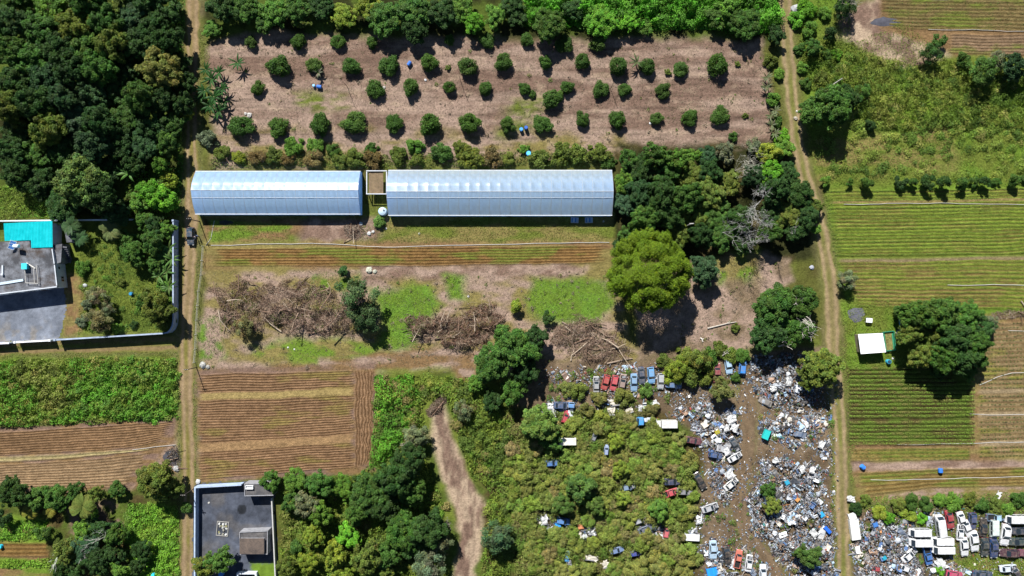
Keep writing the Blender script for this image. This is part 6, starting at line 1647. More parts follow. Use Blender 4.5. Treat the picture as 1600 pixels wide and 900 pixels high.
        lamps(2.24, -2.33, .55, .66, .68); mirrors(1.0, .83, .92)
        wh = [(s * .74, y, .31) for s in (-1, 1) for y in (-1.4, 1.45)]
    elif kind == 'truck':
        secs = [(1.45, .82, 1.75), (1.6, .86, 1.9), (2.35, .86, 1.88), (2.55, .84, 1.7), (2.75, .82, 1.1), (2.85, .78, .95)]
        add('cab', loft([(y, sect(w, .4, zt, .9, .86, .12 if zt > 1.2 else .06)) for y, w, zt in secs]), M_CAR, True)
        add('windscreen', pane((.68, 2.77, 1.18), (-.68, 2.77, 1.18), (-.68, 2.56, 1.68), (.68, 2.56, 1.68), .02, .05, .04), M_GLASS)
        m = MB(); m.box(-.35, -.22, -2.6, 1.5, .45, .6); m.box(.22, .35, -2.6, 1.5, .45, .6); m.box(-.22, .22, -1.8, -1.6, .47, .58); m.box(-.22, .22, .3, .5, .47, .58); add('chassis', m, M_RUBBER)
        m = MB(); m.box(-.95, .95, -2.7, 1.32, .62, 2.45); add('cargo_box', m, M_CAR, True)
        for s in (-1, 1):
            m = MB(); m.box(s * .955 - .01, s * .955 + .01, -2.6, 1.2, 1.5, 1.56); add('box_rail', m, M_STEEL)
        lamps(2.86, -2.74, .55, .75, .7); mirrors(2.5, .86, 1.3)
        wh = [(s * .76, y, .36) for s in (-1, 1) for y in (-1.6, 2.1)]
    elif kind == 'cab':
        secs = [(-.8, .80, 1.75), (-.65, .86, 1.9), (.1, .86, 1.88), (.3, .84, 1.7), (.55, .82, 1.1), (.65, .78, .95)]
        add('cab', loft([(y, sect(w, .4, zt, .9, .86, .12 if zt > 1.2 else .06)) for y, w, zt in secs]), M_CAR, True)
        add('windscreen', pane((.68, .57, 1.18), (-.68, .57, 1.18), (-.68, .31, 1.68), (.68, .31, 1.68), .02, .05, .04), M_GLASS)
        m = MB(); m.box(-.4, -.24, -4.0, -.7, .5, .7); m.box(.24, .4, -4.0, -.7, .5, .7)
        for y in (-3.9, -3.0, -2.1, -1.2): m.box(-.24, .24, y, y + .14, .52, .68)
        add('chassis', m, M_STEEL)
        m = MB(); m.box(-.75, .75, -3.3, -1.6, .72, .8); m.box(-.2, .6, -1.5, -.95, .72, 1.1); add('deck', m, plain('pale_deck', (.5, .52, .55), .6, var=.3))
        lamps(.66, -4.0, .55, .75, .6); mirrors(.3, .86, 1.3)
        wh = [(s * .76, y, .36) for s in (-1, 1) for y in (-3.2, .05)]
    VM[kind] = (ps, wh)
    return VM[kind]
WHT = (.60, .61, .62); NVY = (.018, .035, .085); BLK = (.012, .014, .018); RED = (.36, .05, .05); LBL = (.18, .32, .48); BLU = (.03, .13, .38); MAR = (.10, .025, .045); SIL = (.38, .40, .42)
def vehicle(kind, px, py, ang, col, label, sc=1.0, cat='car', group='junk yard vehicles', name=None, roof=None):
    h = {'van': 1.5, 'truck': 1.8, 'cab': 1.2}.get(kind, 1.0)
    x, y = P(px, py, h)
    nm = name or {'van': 'van', 'pickup': 'pickup_truck', 'truck': 'box_truck', 'cab': 'truck_wreck', 'wreck': 'car_wreck'}.get(kind, 'car')
    t = thing(nm, label, cat, (x, y, 0), -R_(ang), group, sc)
    ps, wh = vmesh(kind)
    for n, me, body in ps:
        c = col if body else (1, 1, 1)
        if body and n in ('cabin', 'cargo_box') and roof: c = roof
        link(n, me, t, color=c)
    for w in wh:
        o = link('wheel', TYRE, t, w); link('rim', RIM, o)
    return t
V = vehicle
V('hatch', 297, 369, 180, (.012, .04, .075), 'dark blue car parked on the dirt track by the greenhouse', 1.0, group='vehicles on the track')
# row of junk cars below the fallen branches
V('hatch', 946.5, 598, 195, RED, 'bright red hatchback, left of the two red cars in the junk row', .9)
V('hatch', 960, 599, 192, (.45, .06, .08), 'faded red hatchback, right of the two red cars in the junk row', .9)
V('wreck', 973, 598, 10, (.26, .19, .17), 'dusty brown wreck beside the red cars', .9, 'wreck')
V('sedan', 991, 598, 180, LBL, 'light blue sedan in the junk row right of the brown wreck', .95)
V('sedan', 1003, 587, 175, (.05, .07, .11), 'dark grey sedan between the two light blue cars', .92)
V('hatch', 1018, 587, 175, (.13, .32, .56), 'light blue hatchback right of the dark grey sedan', .95)
V('hatch', 1033, 596, 182, SIL, 'silver car at the right end of the junk row', .9)
V('sedan', 1053, 602, 95, (.08, .16, .3), 'blue car half hidden by the bush right of the silver car', .85)
V('wreck', 932, 601, 0, (.3, .31, .32), 'stripped grey wreck left of the red cars', .85, 'wreck')
V('pickup', 1121, 583, 0, (.22, .05, .06), 'maroon pickup with white front under the olive bushes', .95, 'pickup')
V('hatch', 1139, 572, 172, (.33, .5, .66), 'pale blue car under the branches by the scrap', .95)
V('hatch', 1161, 573, 5, (.03, .2, .55), 'bright blue car at the edge of the tree shade by the scrap', .9)
V('wreck', 879, 634, 92, (.04, .08, .17), 'dark blue stripped wreck among white panels in the scrub', .95, 'wreck')
V('cab', 893, 633, 5, (.10, .24, .48), 'blue truck cab wreck right of the dark blue wreck', .8, 'truck')
V('hatch', 884, 652, 20, (.4, .03, .06), 'small red car part hidden under the light green tree', .75)
V('cab', 1000, 658, 270, (.05, .27, .56), 'bright blue truck cab with pale chassis left of the white box truck', 1.0, 'truck')
V('truck', 1042, 663, 270, (.64, .64, .62), 'white box truck standing in the middle of the junk yard', .86, 'truck')
V('van', 884, 690, 270, (.72, .69, .58), 'cream white van half covered by scrub', 1.0, 'van')
V('wreck', 929, 684, 20, (.16, .18, .2), 'grey wreck bonnet poking out of the scrub', .6, 'wreck')
V('hatch', 948, 704, 5, (.25, .33, .5), 'small blue and white car front in the scrub', .6)
V('sedan', 862, 724, 85, (.04, .15, .38), 'dark blue car almost covered by the scrub', .85)
V('sedan', 1084, 689, 100, MAR, 'faded maroon car at the left rim of the scrap heap', .9)
V('wreck', 1149, 695, 150, (.05, .07, .09), 'dark wreck at the right rim of the left scrap heap', .9, 'wreck')
V('wreck', 1149, 715, 60, WHT, 'white wreck below the dark one in the left scrap heap', .8, 'wreck')
V('hatch', 1119, 712, 100, (.03, .08, .2), 'dark blue car buried in the left scrap heap', .8)
V('wreck', 1122, 690, 140, WHT, 'white stripped car on the left scrap heap', .8, 'wreck')
V('sedan', 1051, 753, 88, NVY, 'navy sedan lying across in the scrub above the red pickup', .95)
V('pickup', 1047, 771, 72, (.45, .06, .08), 'red pickup with white load in the scrub', .85, 'pickup')
V('sedan', 1094, 752, 150, BLK, 'black sedan standing slanted right of the navy one', 1.0)
V('sedan', 1070, 769, 92, (.2, .21, .22), 'grey car between the red pickup and the black sedan', .85)
V('wreck', 981, 762, 80, (.16, .25, .36), 'blue and white wreck in the upper scrub', .8, 'wreck')
V('hatch', 880, 815, 100, (.06, .2, .46), 'blue car in the lower left scrub beside white scrap', .85)
V('wreck', 1000, 813, 70, (.33, .35, .37), 'grey stripped wreck beside the bright green bush', .9, 'wreck')
V('sedan', 1010, 828, 68, (.07, .1, .16), 'dark slate car below the grey stripped wreck', .9)
V('hatch', 1042, 832, 10, (.5, .1, .12), 'small red car front right of the dark slate car', .7)
V('hatch', 887, 871, 10, (.09, .35, .65), 'small bright blue car front in the lower scrub', .6)
V('wreck', 889, 887, 0, (.25, .26, .28), 'grey wreck below the bright blue car front', .7, 'wreck')
V('sedan', 964, 861, 75, (.12, .2, .36), 'blue grey car nearly hidden in the lower scrub', .75)
V('hatch', 994, 866, 80, (.02, .05, .26), 'royal blue car roof in the lower scrub', .65)
V('wreck', 1110, 794, 70, SIL, 'silver wreck with open top left of the winding path', .9, 'wreck')
V('sedan', 1115, 860, 178, (.36, .5, .62), 'pale blue sedan in the lower left scrap', 1.0)
V('sedan', 1137, 869, 172, BLK, 'black sedan right of the pale blue one', 1.0)
V('pickup', 1154, 874, 12, (.50, .13, .09), 'orange red pickup right of the black sedan', .9, 'pickup')
V('wreck', 1171, 881, 8, WHT, 'white stripped car right of the orange pickup', .9, 'wreck')
V('hatch', 1193, 895, 0, (.6, .66, .72), 'pale car at the bottom edge beside the winding path', .9)
V('wreck', 1143, 757, 50, (.62, .62, .6), 'white car shell left of the winding path', .85, 'wreck')
# the car yard at the lower right
V('van', 1438.5, 833, 270, WHT, 'white van, uppermost of the three stacked at left', 1.0, 'van', 'white vans of the car yard')
V('van', 1440, 848.5, 270, WHT, 'white van directly below the uppermost left van', 1.04, 'van', 'white vans of the car yard')
V('van', 1473.5, 846.5, 270, (.66, .67, .68), 'white van right of the two left vans', 1.0, 'van', 'white vans of the car yard')
V('van', 1475, 860, 270, WHT, 'white van, lowest of the four horizontal vans', 1.0, 'van', 'white vans of the car yard')
V('van', 1471.5, 823, 352, WHT, 'white van parked upright left of the dark red car', 1.03, 'van', 'white vans of the car yard')
V('sedan', 1485, 812.5, 170, (.28, .02, .035), 'dark red car at the top of the car yard', 1.0)
V('wreck', 1504, 814, 165, WHT, 'white car with open bonnet right of the dark red car', .95, 'wreck')
V('sedan', 1513, 827, 160, WHT, 'white sedan below the white car with open bonnet', .95)
V('wreck', 1502, 833, 5, (.62, .64, .67), 'white car squeezed left of the white sedan', .85, 'wreck')
V('sedan', 1508, 855, 175, WHT, 'white sedan standing alone in the middle, near the vans', 1.0)
V('sedan', 1523, 846, 173, WHT, 'white sedan right of the one standing alone', 1.1)
V('hatch', 1521, 815, 180, (.025, .05, .13), 'navy hatchback with white front at the top of the car yard', .95)
V('sedan', 1538, 825, 5, BLK, 'black car left of the pale green white one', .98)
V('van', 1556, 828, 180, (.55, .63, .60), 'pale green white van in the middle right of the car yard', .9, 'van')
V('sedan', 1572, 836, 188, WHT, 'white sedan right of the pale green van', 1.15)
V('sedan', 1540, 855.5, 180, (.02, .035, .04), 'very dark green car left of the royal navy one', .98)
V('sedan', 1554, 857, 178, (.01, .035, .11), 'glossy navy sedan right of the very dark green car', 1.05)
V('pickup', 1558, 809, 90, (.10, .16, .24), 'dark pickup with pale blue roof at the top right of the yard', .95, 'pickup', roof=(.3, .48, .62))
V('van', 1590, 812, 270, WHT, 'white van at the right edge of the picture', 1.05, 'van', 'white vans of the car yard')
V('sedan', 1594, 830, 270, (.02, .035, .06), 'dark car under the right edge white van', 1.0)
V('sedan', 1592, 847, 268, (.02, .045, .05), 'dark teal car at the right picture edge', 1.0)
V('sedan', 1579, 865, 272, (.045, .015, .03), 'dark maroon car with white front at the lower right', 1.05)
V('hatch', 1606, 865, 272, (.13, .04, .07), 'maroon car cut off by the right picture edge', .95)
V('pickup', 1451, 869, 168, (.02, .12, .36), 'blue pickup below the left white vans', .95, 'pickup')
V('hatch', 1493, 899, 100, (.42, .05, .12), 'magenta red car at the bottom edge', .95)
V('sedan', 1537, 899, 95, (.02, .05, .1), 'navy car at the bottom edge below the dark cars', 1.05)
V('wreck', 1577, 889, 85, (.55, .62, .7), 'pale blue white wreck at the bottom right', .9, 'wreck')
V('sedan', 1591, 899, 150, (.015, .02, .035), 'black car at the bottom right corner', .95)
V('wreck', 1422, 868, 50, (.62, .63, .64), 'white crushed wreck left of the blue pickup', .95, 'wreck')
V('wreck', 1419, 890, 110, (.6, .61, .63), 'white crushed wreck at the bottom of the right scrap heap', .85, 'wreck')
V('wreck', 1374, 890, 95, (.33, .03, .05), 'crushed red wreck in the right scrap heap', .7, 'wreck')

# ------------------------------------------------------------------ scrap heaps
PAL = np.array([(.62, .63, .65), (.50, .53, .58), (.36, .38, .42), (.24, .26, .30), (.10, .11, .13), (.04, .042, .05), (.02, .02, .022), (.16, .24, .36), (.06, .14, .30), (.32, .44, .55), (.22, .13, .08), (.30, .20, .14), (.40, .34, .27), (.35, .06, .05), (.5, .22, .08), (.03, .25, .25), (.09, .13, .05)])
PW = np.array([8, 9, 10, 11, 12, 12, 11, 4, 3, 5, 7, 6, 8, 2, 1.6, 1.2, 4]); PW = PW / PW.sum()
def boxes(n, pos, dim, rot, cols):
    base = np.array([[x, y, z] for z in (-.5, .5) for y in (-.5, .5) for x in (-.5, .5)])
    v = base[None] * dim[:, None, :]
    # skew some of them so they read as bent metal
    v[:, 4:, 0] *= np.random.RandomState(n).uniform(.4, 1.0, (n, 1)); v[:, ::2, 2] += np.random.RandomState(n + 1).uniform(-.12, .12, (n, 1))
    q = rot / np.linalg.norm(rot, axis=1, keepdims=True); w, x, y, z = q.T
    Rm = np.stack([1 - 2 * (y * y + z * z), 2 * (x * y - z * w), 2 * (x * z + y * w), 2 * (x * y + z * w), 1 - 2 * (x * x + z * z), 2 * (y * z - x * w), 2 * (x * z - y * w), 2 * (y * z + x * w), 1 - 2 * (x * x + y * y)], -1).reshape(-1, 3, 3)
    v = np.einsum('nij,nkj->nki', Rm, v) + pos[:, None, :]
    v[..., 2] = np.maximum(v[..., 2], .01)
    f = np.array([[0, 2, 3, 1], [4, 5, 7, 6], [0, 1, 5, 4], [2, 6, 7, 3], [0, 4, 6, 2], [1, 3, 7, 5]])
    F = (f[None] + 8 * np.arange(n)[:, None, None]).reshape(-1, 4)
    return v.reshape(-1, 3), F, np.repeat(cols, 8, 0)
def sheet_mesh(seed, l, w):
    rs = np.random.RandomState(seed); n = 4; V = []
    zz = rs.normal(size=(n, n)) * .13
    for k in (0, -.03):
        for i in range(n):
            for j in range(n): V.append(((i / (n - 1) - .5) * l + rs.normal() * .04 * (k == 0), (j / (n - 1) - .5) * w, zz[i, j] + k))
    F = []
    for i in range(n - 1):
        for j in range(n - 1):
            a = i * n + j; F += [[a, a + n, a + n + 1, a + 1], [n * n + a, n * n + a + 1, n * n + a + n + 1, n * n + a + n]]
    return quad_mesh('scrap_sheet', V, F, None, M_OBJ)
SHEETS = [sheet_mesh(i, 1.5 + .25 * (i % 3), .8 + .2 * (i % 4)) for i in range(8)]
def bag_mesh(seed):
    rs = np.random.RandomState(seed); m = MB(); m.lathe([(.25, 0), (.5, .12), (.55, .3), (.42, .5), (.15, .58)], 10)
    m.v = [(x + rs.normal() * .06, y + rs.normal() * .06, max(0, z + rs.normal() * .03)) for x, y, z in m.v]; return m.mesh('bag', M_OBJ)
BAGS = [bag_mesh(i) for i in range(3)]
def frame_mesh():
    m = MB(); m.box(-.7, .7, -.5, .5, 0, .08); m.box(-.7, -.6, -.5, .5, .08, .5); m.box(.6, .7, -.5, .5, .08, .5); m.box(-.6, .6, .42, .5, .08, .4); return m.mesh('broken_box', M_OBJ)
FRAMEM = frame_mesh()
BIGC = [(.56, .57, .58), (.46, .48, .51), (.34, .36, .39), (.24, .26, .29), (.06, .065, .075), (.33, .45, .57), (.10, .17, .33), (.70, .70, .68), (.30, .20, .14), (.5, .45, .38)]
def shell_mesh():
    m = loft([(y, sect(w, .1, zt)) for y, w, zt in [(-2.0, .70, .6), (-1.8, .8, .75), (-1.2, .84, .8), (0, .85, .8), (1.0, .84, .78), (1.7, .80, .7), (2.0, .68, .5)]])
    f, b, t = frustum(-1.5, .8, .74, .78, -1.0, .1, .6, 1.25); m.add(f.v, f.f)
    rs = np.random.RandomState(3); m.v = [(x + rs.normal() * .06, y + rs.normal() * .08, max(0, z + rs.normal() * .07)) for x, y, z in m.v]
    for y0 in (-.9, .0): m.box(-.5, .5, y0 - .05, y0 + .4, .8, .86)
    return m.mesh('car_shell', M_CAR)
SHELL = shell_mesh()
def heap(label, poly, dens, hmax, nbig, seed, size=1.0, dark=1.0):
    rs = np.random.RandomState(seed)
    cx = np.mean([p[0] for p in poly]); cy = np.mean([p[1] for p in poly])
    ox, oy = W(cx, cy)
    r = thing('scrap_heap', label, 'scrap heap', (ox, oy, 0), 0, 'scrap heaps')
    xs = [p[0] for p in poly]; ys = [p[1] for p in poly]
    def sample(n, margin=0):
        x = rs.uniform(min(xs) - 8, max(xs) + 8, n); y = rs.uniform(min(ys) - 8, max(ys) + 8, n)
        sd = sdist(poly, x, y) + (fbm(x / 16, y / 16, 5, seed) - .5) * 40 - margin
        k = sd > 0; return x[k], y[k], sd[k]
    area = (max(xs) - min(xs) + 16) * (max(ys) - min(ys) + 16) * S * S
    x, y, sd = sample(int(area * dens * 1.7))
    dn = fbm(x / 11, y / 11, 4, seed + 3)
    k = rs.rand(len(x)) < .08 + .92 * sstep(.33, .52, dn); x, y, sd, dn = x[k], y[k], sd[k], dn[k]
    n = len(x)
    hf = lambda x, y, sd: hmax * sstep(0, 26, sd) * (.25 + 1.1 * fbm(x / 14, y / 14, 4, seed + 5))
    z = hf(x, y, sd) * rs.uniform(.55, 1.05, n) + .06
    d = np.abs(rs.lognormal(-1.45, .70, (n, 3))) * size * np.array([1.25, .8, .28]); d = np.clip(d, .05, 1.9)
    pos = np.stack([(x - 800) * S - ox, (450 - y) * S - oy, z], -1)
    rot = np.stack([np.ones(n), rs.normal(size=n) * .35, rs.normal(size=n) * .35, rs.uniform(-3, 3, n)], -1)
    # colours come in drifts, as loads were tipped
    t = fbm(x / 9, y / 9, 4, seed + 9)
    pw = np.cumsum(PW); u = np.clip(rs.rand(n) * .75 + (t - .5) * 1.1 + .12, 0, .999)
    u = np.where(rs.rand(n) < .35, rs.rand(n), u)
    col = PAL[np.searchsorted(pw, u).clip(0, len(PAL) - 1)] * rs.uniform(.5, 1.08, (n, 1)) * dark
    col = col * .8 + np.array((.15, .115, .08)) * .2
    V_, F_, C_ = boxes(n, pos, d, rot, col)
    o = link('debris', quad_mesh('debris', V_, F_, C_, M_SCRAP), r); o['kind'] = 'stuff'
    x, y, sd = sample(nbig * 4, 9)
    for i in range(min(nbig // 9, len(x))):      # crushed body shells
        zz = float(hf(x[i:i+1], y[i:i+1], sd[i:i+1])[0]) - .1
        c = [(.30, .31, .33), (.10, .11, .12), (.45, .46, .47), (.12, .17, .25), (.20, .13, .10), (.05, .055, .06), (.18, .17, .16)][rs.randint(7)]
        o = link('car_shell', SHELL, r, ((x[i] - 800) * S - ox, (450 - y[i]) * S - oy, max(zz, .02)), rs.uniform(0, 6), (.8, .75, .55), c)
        o.rotation_euler = (rs.uniform(-.25, .25), rs.uniform(-.3, .3), rs.uniform(0, 6.28))
    x, y, sd = sample(nbig * 12, 5)
    for i in range(min(nbig, len(x))):
        zz = float(hf(x[i:i+1], y[i:i+1], sd[i:i+1])[0]) + .12
        k = rs.randint(10)
        c = BIGC[rs.randint(len(BIGC))]
        loc = ((x[i] - 800) * S - ox, (450 - y[i]) * S - oy, zz)
        if k < 6: o = link('scrap_sheet', SHEETS[rs.randint(8)], r, loc, rs.uniform(0, 6), rs.uniform(.6, 1.15) * size, c)
        elif k < 7: o = link('bag', BAGS[rs.randint(3)], r, (loc[0], loc[1], zz - .1), rs.uniform(0, 6), rs.uniform(.7, 1.2), c)
        elif k < 8: o = link('tyre', TYRE, r, loc, 0, rs.uniform(.9, 1.3), (1, 1, 1)); o.rotation_euler = (rs.uniform(-.4, .4), R_(90) + rs.uniform(-.4, .4), 0)
        else: o = link('broken_box', FRAMEM, r, loc, rs.uniform(0, 6), rs.uniform(.6, 1.0), c)
        if k < 6 or k > 7: o.rotation_euler = (rs.uniform(-.35, .35), rs.uniform(-.35, .35), rs.uniform(0, 6))
    return r
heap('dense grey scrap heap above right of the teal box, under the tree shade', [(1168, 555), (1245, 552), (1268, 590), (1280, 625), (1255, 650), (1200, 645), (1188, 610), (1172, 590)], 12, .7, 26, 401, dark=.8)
heap('scrap heap round the teal box in the junk yard', [(1188, 650), (1250, 640), (1290, 660), (1285, 690), (1250, 695), (1195, 696), (1182, 675)], 13, .7, 28, 402)
heap('scrap heap left of the winding path with white sheets on top', [(1062, 640), (1110, 632), (1150, 645), (1160, 690), (1155, 725), (1118, 728), (1090, 705)], 11, .8, 30, 403)
heap('largest scrap heap, between the winding path and the right track', [(1168, 760), (1185, 728), (1240, 715), (1280, 725), (1296, 765), (1302, 830), (1306, 960), (1262, 960), (1225, 878), (1188, 846), (1166, 800)], 15, 1.1, 70, 404, 1.05)
heap('thin scrap drift along the left side of the winding path', [(1100, 730), (1150, 726), (1148, 770), (1128, 800), (1096, 815), (1085, 835), (1105, 850), (1135, 838), (1165, 862), (1200, 890), (1205, 960), (1085, 960), (1100, 880), (1080, 845), (1090, 800), (1120, 780)], 9, .6, 40, 405)
heap('grey scrap heap left of the white vans', [(1334, 805), (1375, 798), (1425, 815), (1430, 845), (1425, 862), (1445, 882), (1450, 960), (1336, 960), (1330, 860)], 16, 1.0, 55, 406, 1.0)
heap('scattered scrap round the red and blue junk cars', [(862, 585), (925, 575), (1010, 572), (1050, 585), (1040, 612), (1000, 640), (950, 645), (925, 615), (870, 605)], 3, .2, 14, 407)
heap('scattered scrap on bare soil right of the white box truck', [(1045, 600), (1110, 595), (1110, 630), (1080, 650), (1040, 648)], 3, .15, 6, 408, .7)
heap('white and grey scrap strewn beside the dark blue wreck in the scrub', [(846, 622), (905, 618), (910, 650), (858, 655)], 7, .3, 8, 409)
heap('scrap strewn round the blue car in the lower left scrub', [(838, 798), (935, 810), (932, 845), (880, 840), (842, 832)], 6, .3, 12, 410)
heap('scrap strewn round the grey stripped wreck in the lower scrub', [(975, 798), (1050, 795), (1055, 845), (985, 845)], 6, .3, 10, 411)
heap('scrap strewn between the pickups at the bottom of the car yard', [(1450, 875), (1500, 875), (1520, 905), (1510, 960), (1440, 960)], 7, .25, 12, 412)
heap('scrap strewn along the top of the car yard', [(1432, 795), (1465, 792), (1472, 815), (1450, 822), (1430, 812)], 7, .3, 8, 413)
heap('thin litter along the left verge of the right track', [(1285, 640), (1300, 650), (1306, 730), (1292, 740), (1282, 700)], 6, .2, 10, 414, .8)

def litter(name, label, polys, dens, seed):
    rs = np.random.RandomState(seed); X, Y = [], []
    for poly in polys:
        xs = [p[0] for p in poly]; ys = [p[1] for p in poly]; n = int((max(xs) - min(xs)) * (max(ys) - min(ys)) * S * S * dens)
        x = rs.uniform(min(xs), max(xs), n); y = rs.uniform(min(ys), max(ys), n)
        k = (sdist(poly, x, y) + (fbm(x / 14, y / 14, 3, seed) - .5) * 20 > 0) & (rs.rand(n) < sstep(.3, .62, fbm(x / 20, y / 20, 4, seed + 1)))
        X.append(x[k]); Y.append(y[k])
    x = np.concatenate(X); y = np.concatenate(Y); n = len(x)
    d = np.clip(np.abs(rs.lognormal(-1.9, .6, (n, 3))) * np.array([1.2, .9, .3]), .04, .7)
    V_, F_, C_ = boxes(n, np.stack([(x - 800) * S, (450 - y) * S, d[:, 2] * .6 + .02], -1), d, np.stack([np.ones(n), rs.normal(size=n) * .15, rs.normal(size=n) * .15, rs.uniform(-3, 3, n)], -1), PAL[rs.choice(len(PAL), n, p=PW)] * rs.uniform(.6, 1.1, (n, 1)))
    tag(link(name, quad_mesh(name, V_, F_, C_, M_SCRAP)), label, 'litter', None, 'stuff')
litter('yard_litter', 'small litter strewn over the bare soil of the junk yard and car yard', [[(1040, 590), (1165, 560), (1305, 560), (1312, 900), (1085, 900), (1090, 720), (1040, 660)], [(1330, 790), (1600, 800), (1600, 900), (1332, 900)], [(840, 575), (1045, 570), (1045, 650), (840, 655)]], 3.2, 431)
# single scrap pieces one can point at
def piece(name, label, cat, px, py, h, mb, col, z=0, rz=0, extra=()):
    return simple_thing(name, label, cat, px, py, h, [('panel' if not extra else 'shell', mb, M_OBJ, col)] + [(n, m_, M_OBJ, c) for n, m_, c in extra], R_(rz), z)
def crumple(w, l, h=.42, seed=0):
    rs = np.random.RandomState(seed); n = 6; m = MB(); V = []
    zz = rs.normal(size=(n, n)) * .10; zz += np.linspace(-.1, .1, n)[:, None] * rs.uniform(-1, 1)
    jx = rs.normal(size=(n, n)) * .09 * w; jy = rs.normal(size=(n, n)) * .09 * l
    for k in (0, -.04):
        for i in range(n):
            for j in range(n): V.append(((i / (n - 1) - .5) * w + jx[i, j], (j / (n - 1) - .5) * l + jy[i, j], max(.03, h + zz[i, j]) + k))
    F = []
    for i in range(n - 1):
        for j in range(n - 1):
            a = i * n + j; b = n * n + a; F += [[a, a + n, a + n + 1, a + 1], [b, b + 1, b + n + 1, b + n]]
    for i in range(n - 1):
        for q in ((i, i + 1), (n * (n - 1) + i + 1, n * (n - 1) + i), (n * (i + 1), n * i), (n * i + n - 1, n * (i + 1) + n - 1)):
            F.append([q[0], q[1], n * n + q[1], n * n + q[0]])
    m.add(V, F); return m
def panelbox(w, l, h=.5, t=.06):
    m = MB(); m.box(-w / 2, w / 2, -l / 2, l / 2, h - t, h); m.box(-w / 2, -w / 2 + t, -l / 2, l / 2, 0, h - t - .002); m.box(w / 2 - t, w / 2, -l / 2, l / 2, 0, h - t - .002); return m
piece('plastic_bin', 'bright teal box lying on the scrap heap', 'box', 1198, 679, 1.2, panelbox(1.3, 2.1, .8), (.02, .42, .40), .5, -22, [('rim', mbox((-.7, .7, -1.1, -1.0, .802, .86), (-.7, .7, 1.0, 1.1, .802, .86)), (.02, .36, .36))])
piece('white_panel', 'long white panel standing beside the right track at the scrap heap', 'panel', 1336.5, 828, .9, panelbox(2.0, 4.6, .9), (.60, .60, .58), 0, 8, [('roof_rib', mbox((-.9, .9, -.5, -.42, .902, .94), (-.9, .9, .9, .98, .902, .94)), (.6, .6, .58))])
piece('white_panel', 'smaller white panel above the long white panel by the track', 'panel', 1332, 807, .6, panelbox(1.7, 1.6, .6), (.6, .6, .58), 0, 20)
piece('white_panel', 'small white panel below the long white panel by the track', 'panel', 1340, 859, .5, panelbox(1.0, 1.7, .4), (.74, .72, .66), .3, 10)
piece('truck_bed', 'wide white truck bed left of the scrap drift', 'truck bed', 1082, 840, .9, panelbox(3.2, 1.5, .9), (.62, .62, .61), 0, -3, [('hinge_rail', mbox((-1.5, 1.5, -.8, -.75, .3, .85)), (.5, .5, .5))])
piece('tarpaulin', 'bright blue tarpaulin at the bottom edge of the scrap drift', 'tarpaulin', 1113, 894, .8, panelbox(2.4, 1.9, .8), (.02, .22, .62), 0, 12, [('fold', mbox((-1.1, -.6, -.9, .85, .802, .92), (.1, .5, -.9, .8, .802, .9)), (.02, .26, .68))])
for i, (px, py, w, l, rz, z, lab) in enumerate((
    (1143, 655, 2.2, 1.9, 30, .9, 'large white sheet on top of the left scrap heap'), (1148, 668, 1.9, 1.6, 70, .8, 'white sheet below the large one on the left scrap heap'), (1136, 669, 1.6, 1.5, 10, .7, 'pale sheet left of the white ones on the left scrap heap'),
    (1136, 706, 1.5, 1.6, 40, .8, 'white square panel at the lower left scrap heap'), (1140, 742, 1.9, 1.8, 30, .5, 'white box panel left of the winding path'), (1284, 695, 1.3, 1.9, -25, .3, 'white sack pile beside the right track'),
    (1209, 607, 1.6, 1.4, 20, .6, 'round white panel in the upper scrap heap'), (1233, 596, 1.1, 2.2, 4, .6, 'long white door in the upper scrap heap'), (1254, 733, 1.3, 1.7, 20, .9, 'white door at the top of the largest scrap heap'), (1270, 735, 1.2, 1.6, -20, .9, 'white panel right of the white door, largest scrap heap'),
    (1272, 833, 1.6, 2.0, 40, 1.0, 'white square panel on the right flank of the largest scrap heap'), (1212, 720, 1.3, 1.2, 30, .6, 'white block between the teal box and the largest heap'), (955, 643, 1.6, 1.9, 5, .2, 'cream open truck bed in the upper scrub'), (963, 629, 2.6, 1.6, 8, .2, 'faded beige truck floor above the cream bed'),
    (984, 642, 1.8, 1.3, 28, .2, 'cream tilted panel right of the cream truck bed'), (1001, 638, 1.0, 1.5, 0, .2, 'white narrow panel right of the tilted one'), (1024, 631, 1.5, 1.4, 40, .2, 'white bent panel at the bare soil'), (860, 635, 1.4, 1.5, 0, .3, 'white square panel at the left of the dark blue wreck'), (863, 646, 1.2, 1.6, 20, .3, 'white slanted panel below the square one'),
    (808, 795, 1.2, 1.9, 10, .2, 'white plank beside the straw path'), (851, 813, 1.5, 2.2, 3, .2, 'white door in the lower left scrub'), (902, 836, 2.2, 1.4, -6, .2, 'cream long panel in the lower scrub'), (924, 831, 1.6, 1.6, 5, .2, 'white hollow frame in the lower scrub'), (923, 872, 3.0, 1.3, -8, .3, 'pale dusty sheet in the lower scrub'), (946, 882, 1.8, 1.6, 30, .3, 'whitish scrap plate near the bottom edge of the scrub'),
    (1093, 812, 1.4, 1.9, 8, .3, 'white cabinet left of the silver wreck'), (1470, 881, 2.0, 2.8, 35, .2, 'large white slanted sheet below the white vans'), (1330, 780, 2.0, 1.3, -10, .2, 'white crumpled sheets at the track corner above the car yard'), (1560, 775, 1.0, 1.9, -20, .1, 'white rag in the weeds above the car yard'), (1216, 806, 1.0, 1.6, 5, .7, 'cream board in the largest scrap heap beside the olive bush'))):
    wc = (.50, .50, .49) if 'white' in lab else (.50, .46, .38)
    piece('dumped_sheet', lab, 'panel', px, py, z + .4, crumple(w * .95, l * .95, .34, i), wc, z, rz, [('torn_edge', mbox((-w * .4, w * .3, -l * .45, -l * .3, .40, .50)), (.25, .25, .25))])
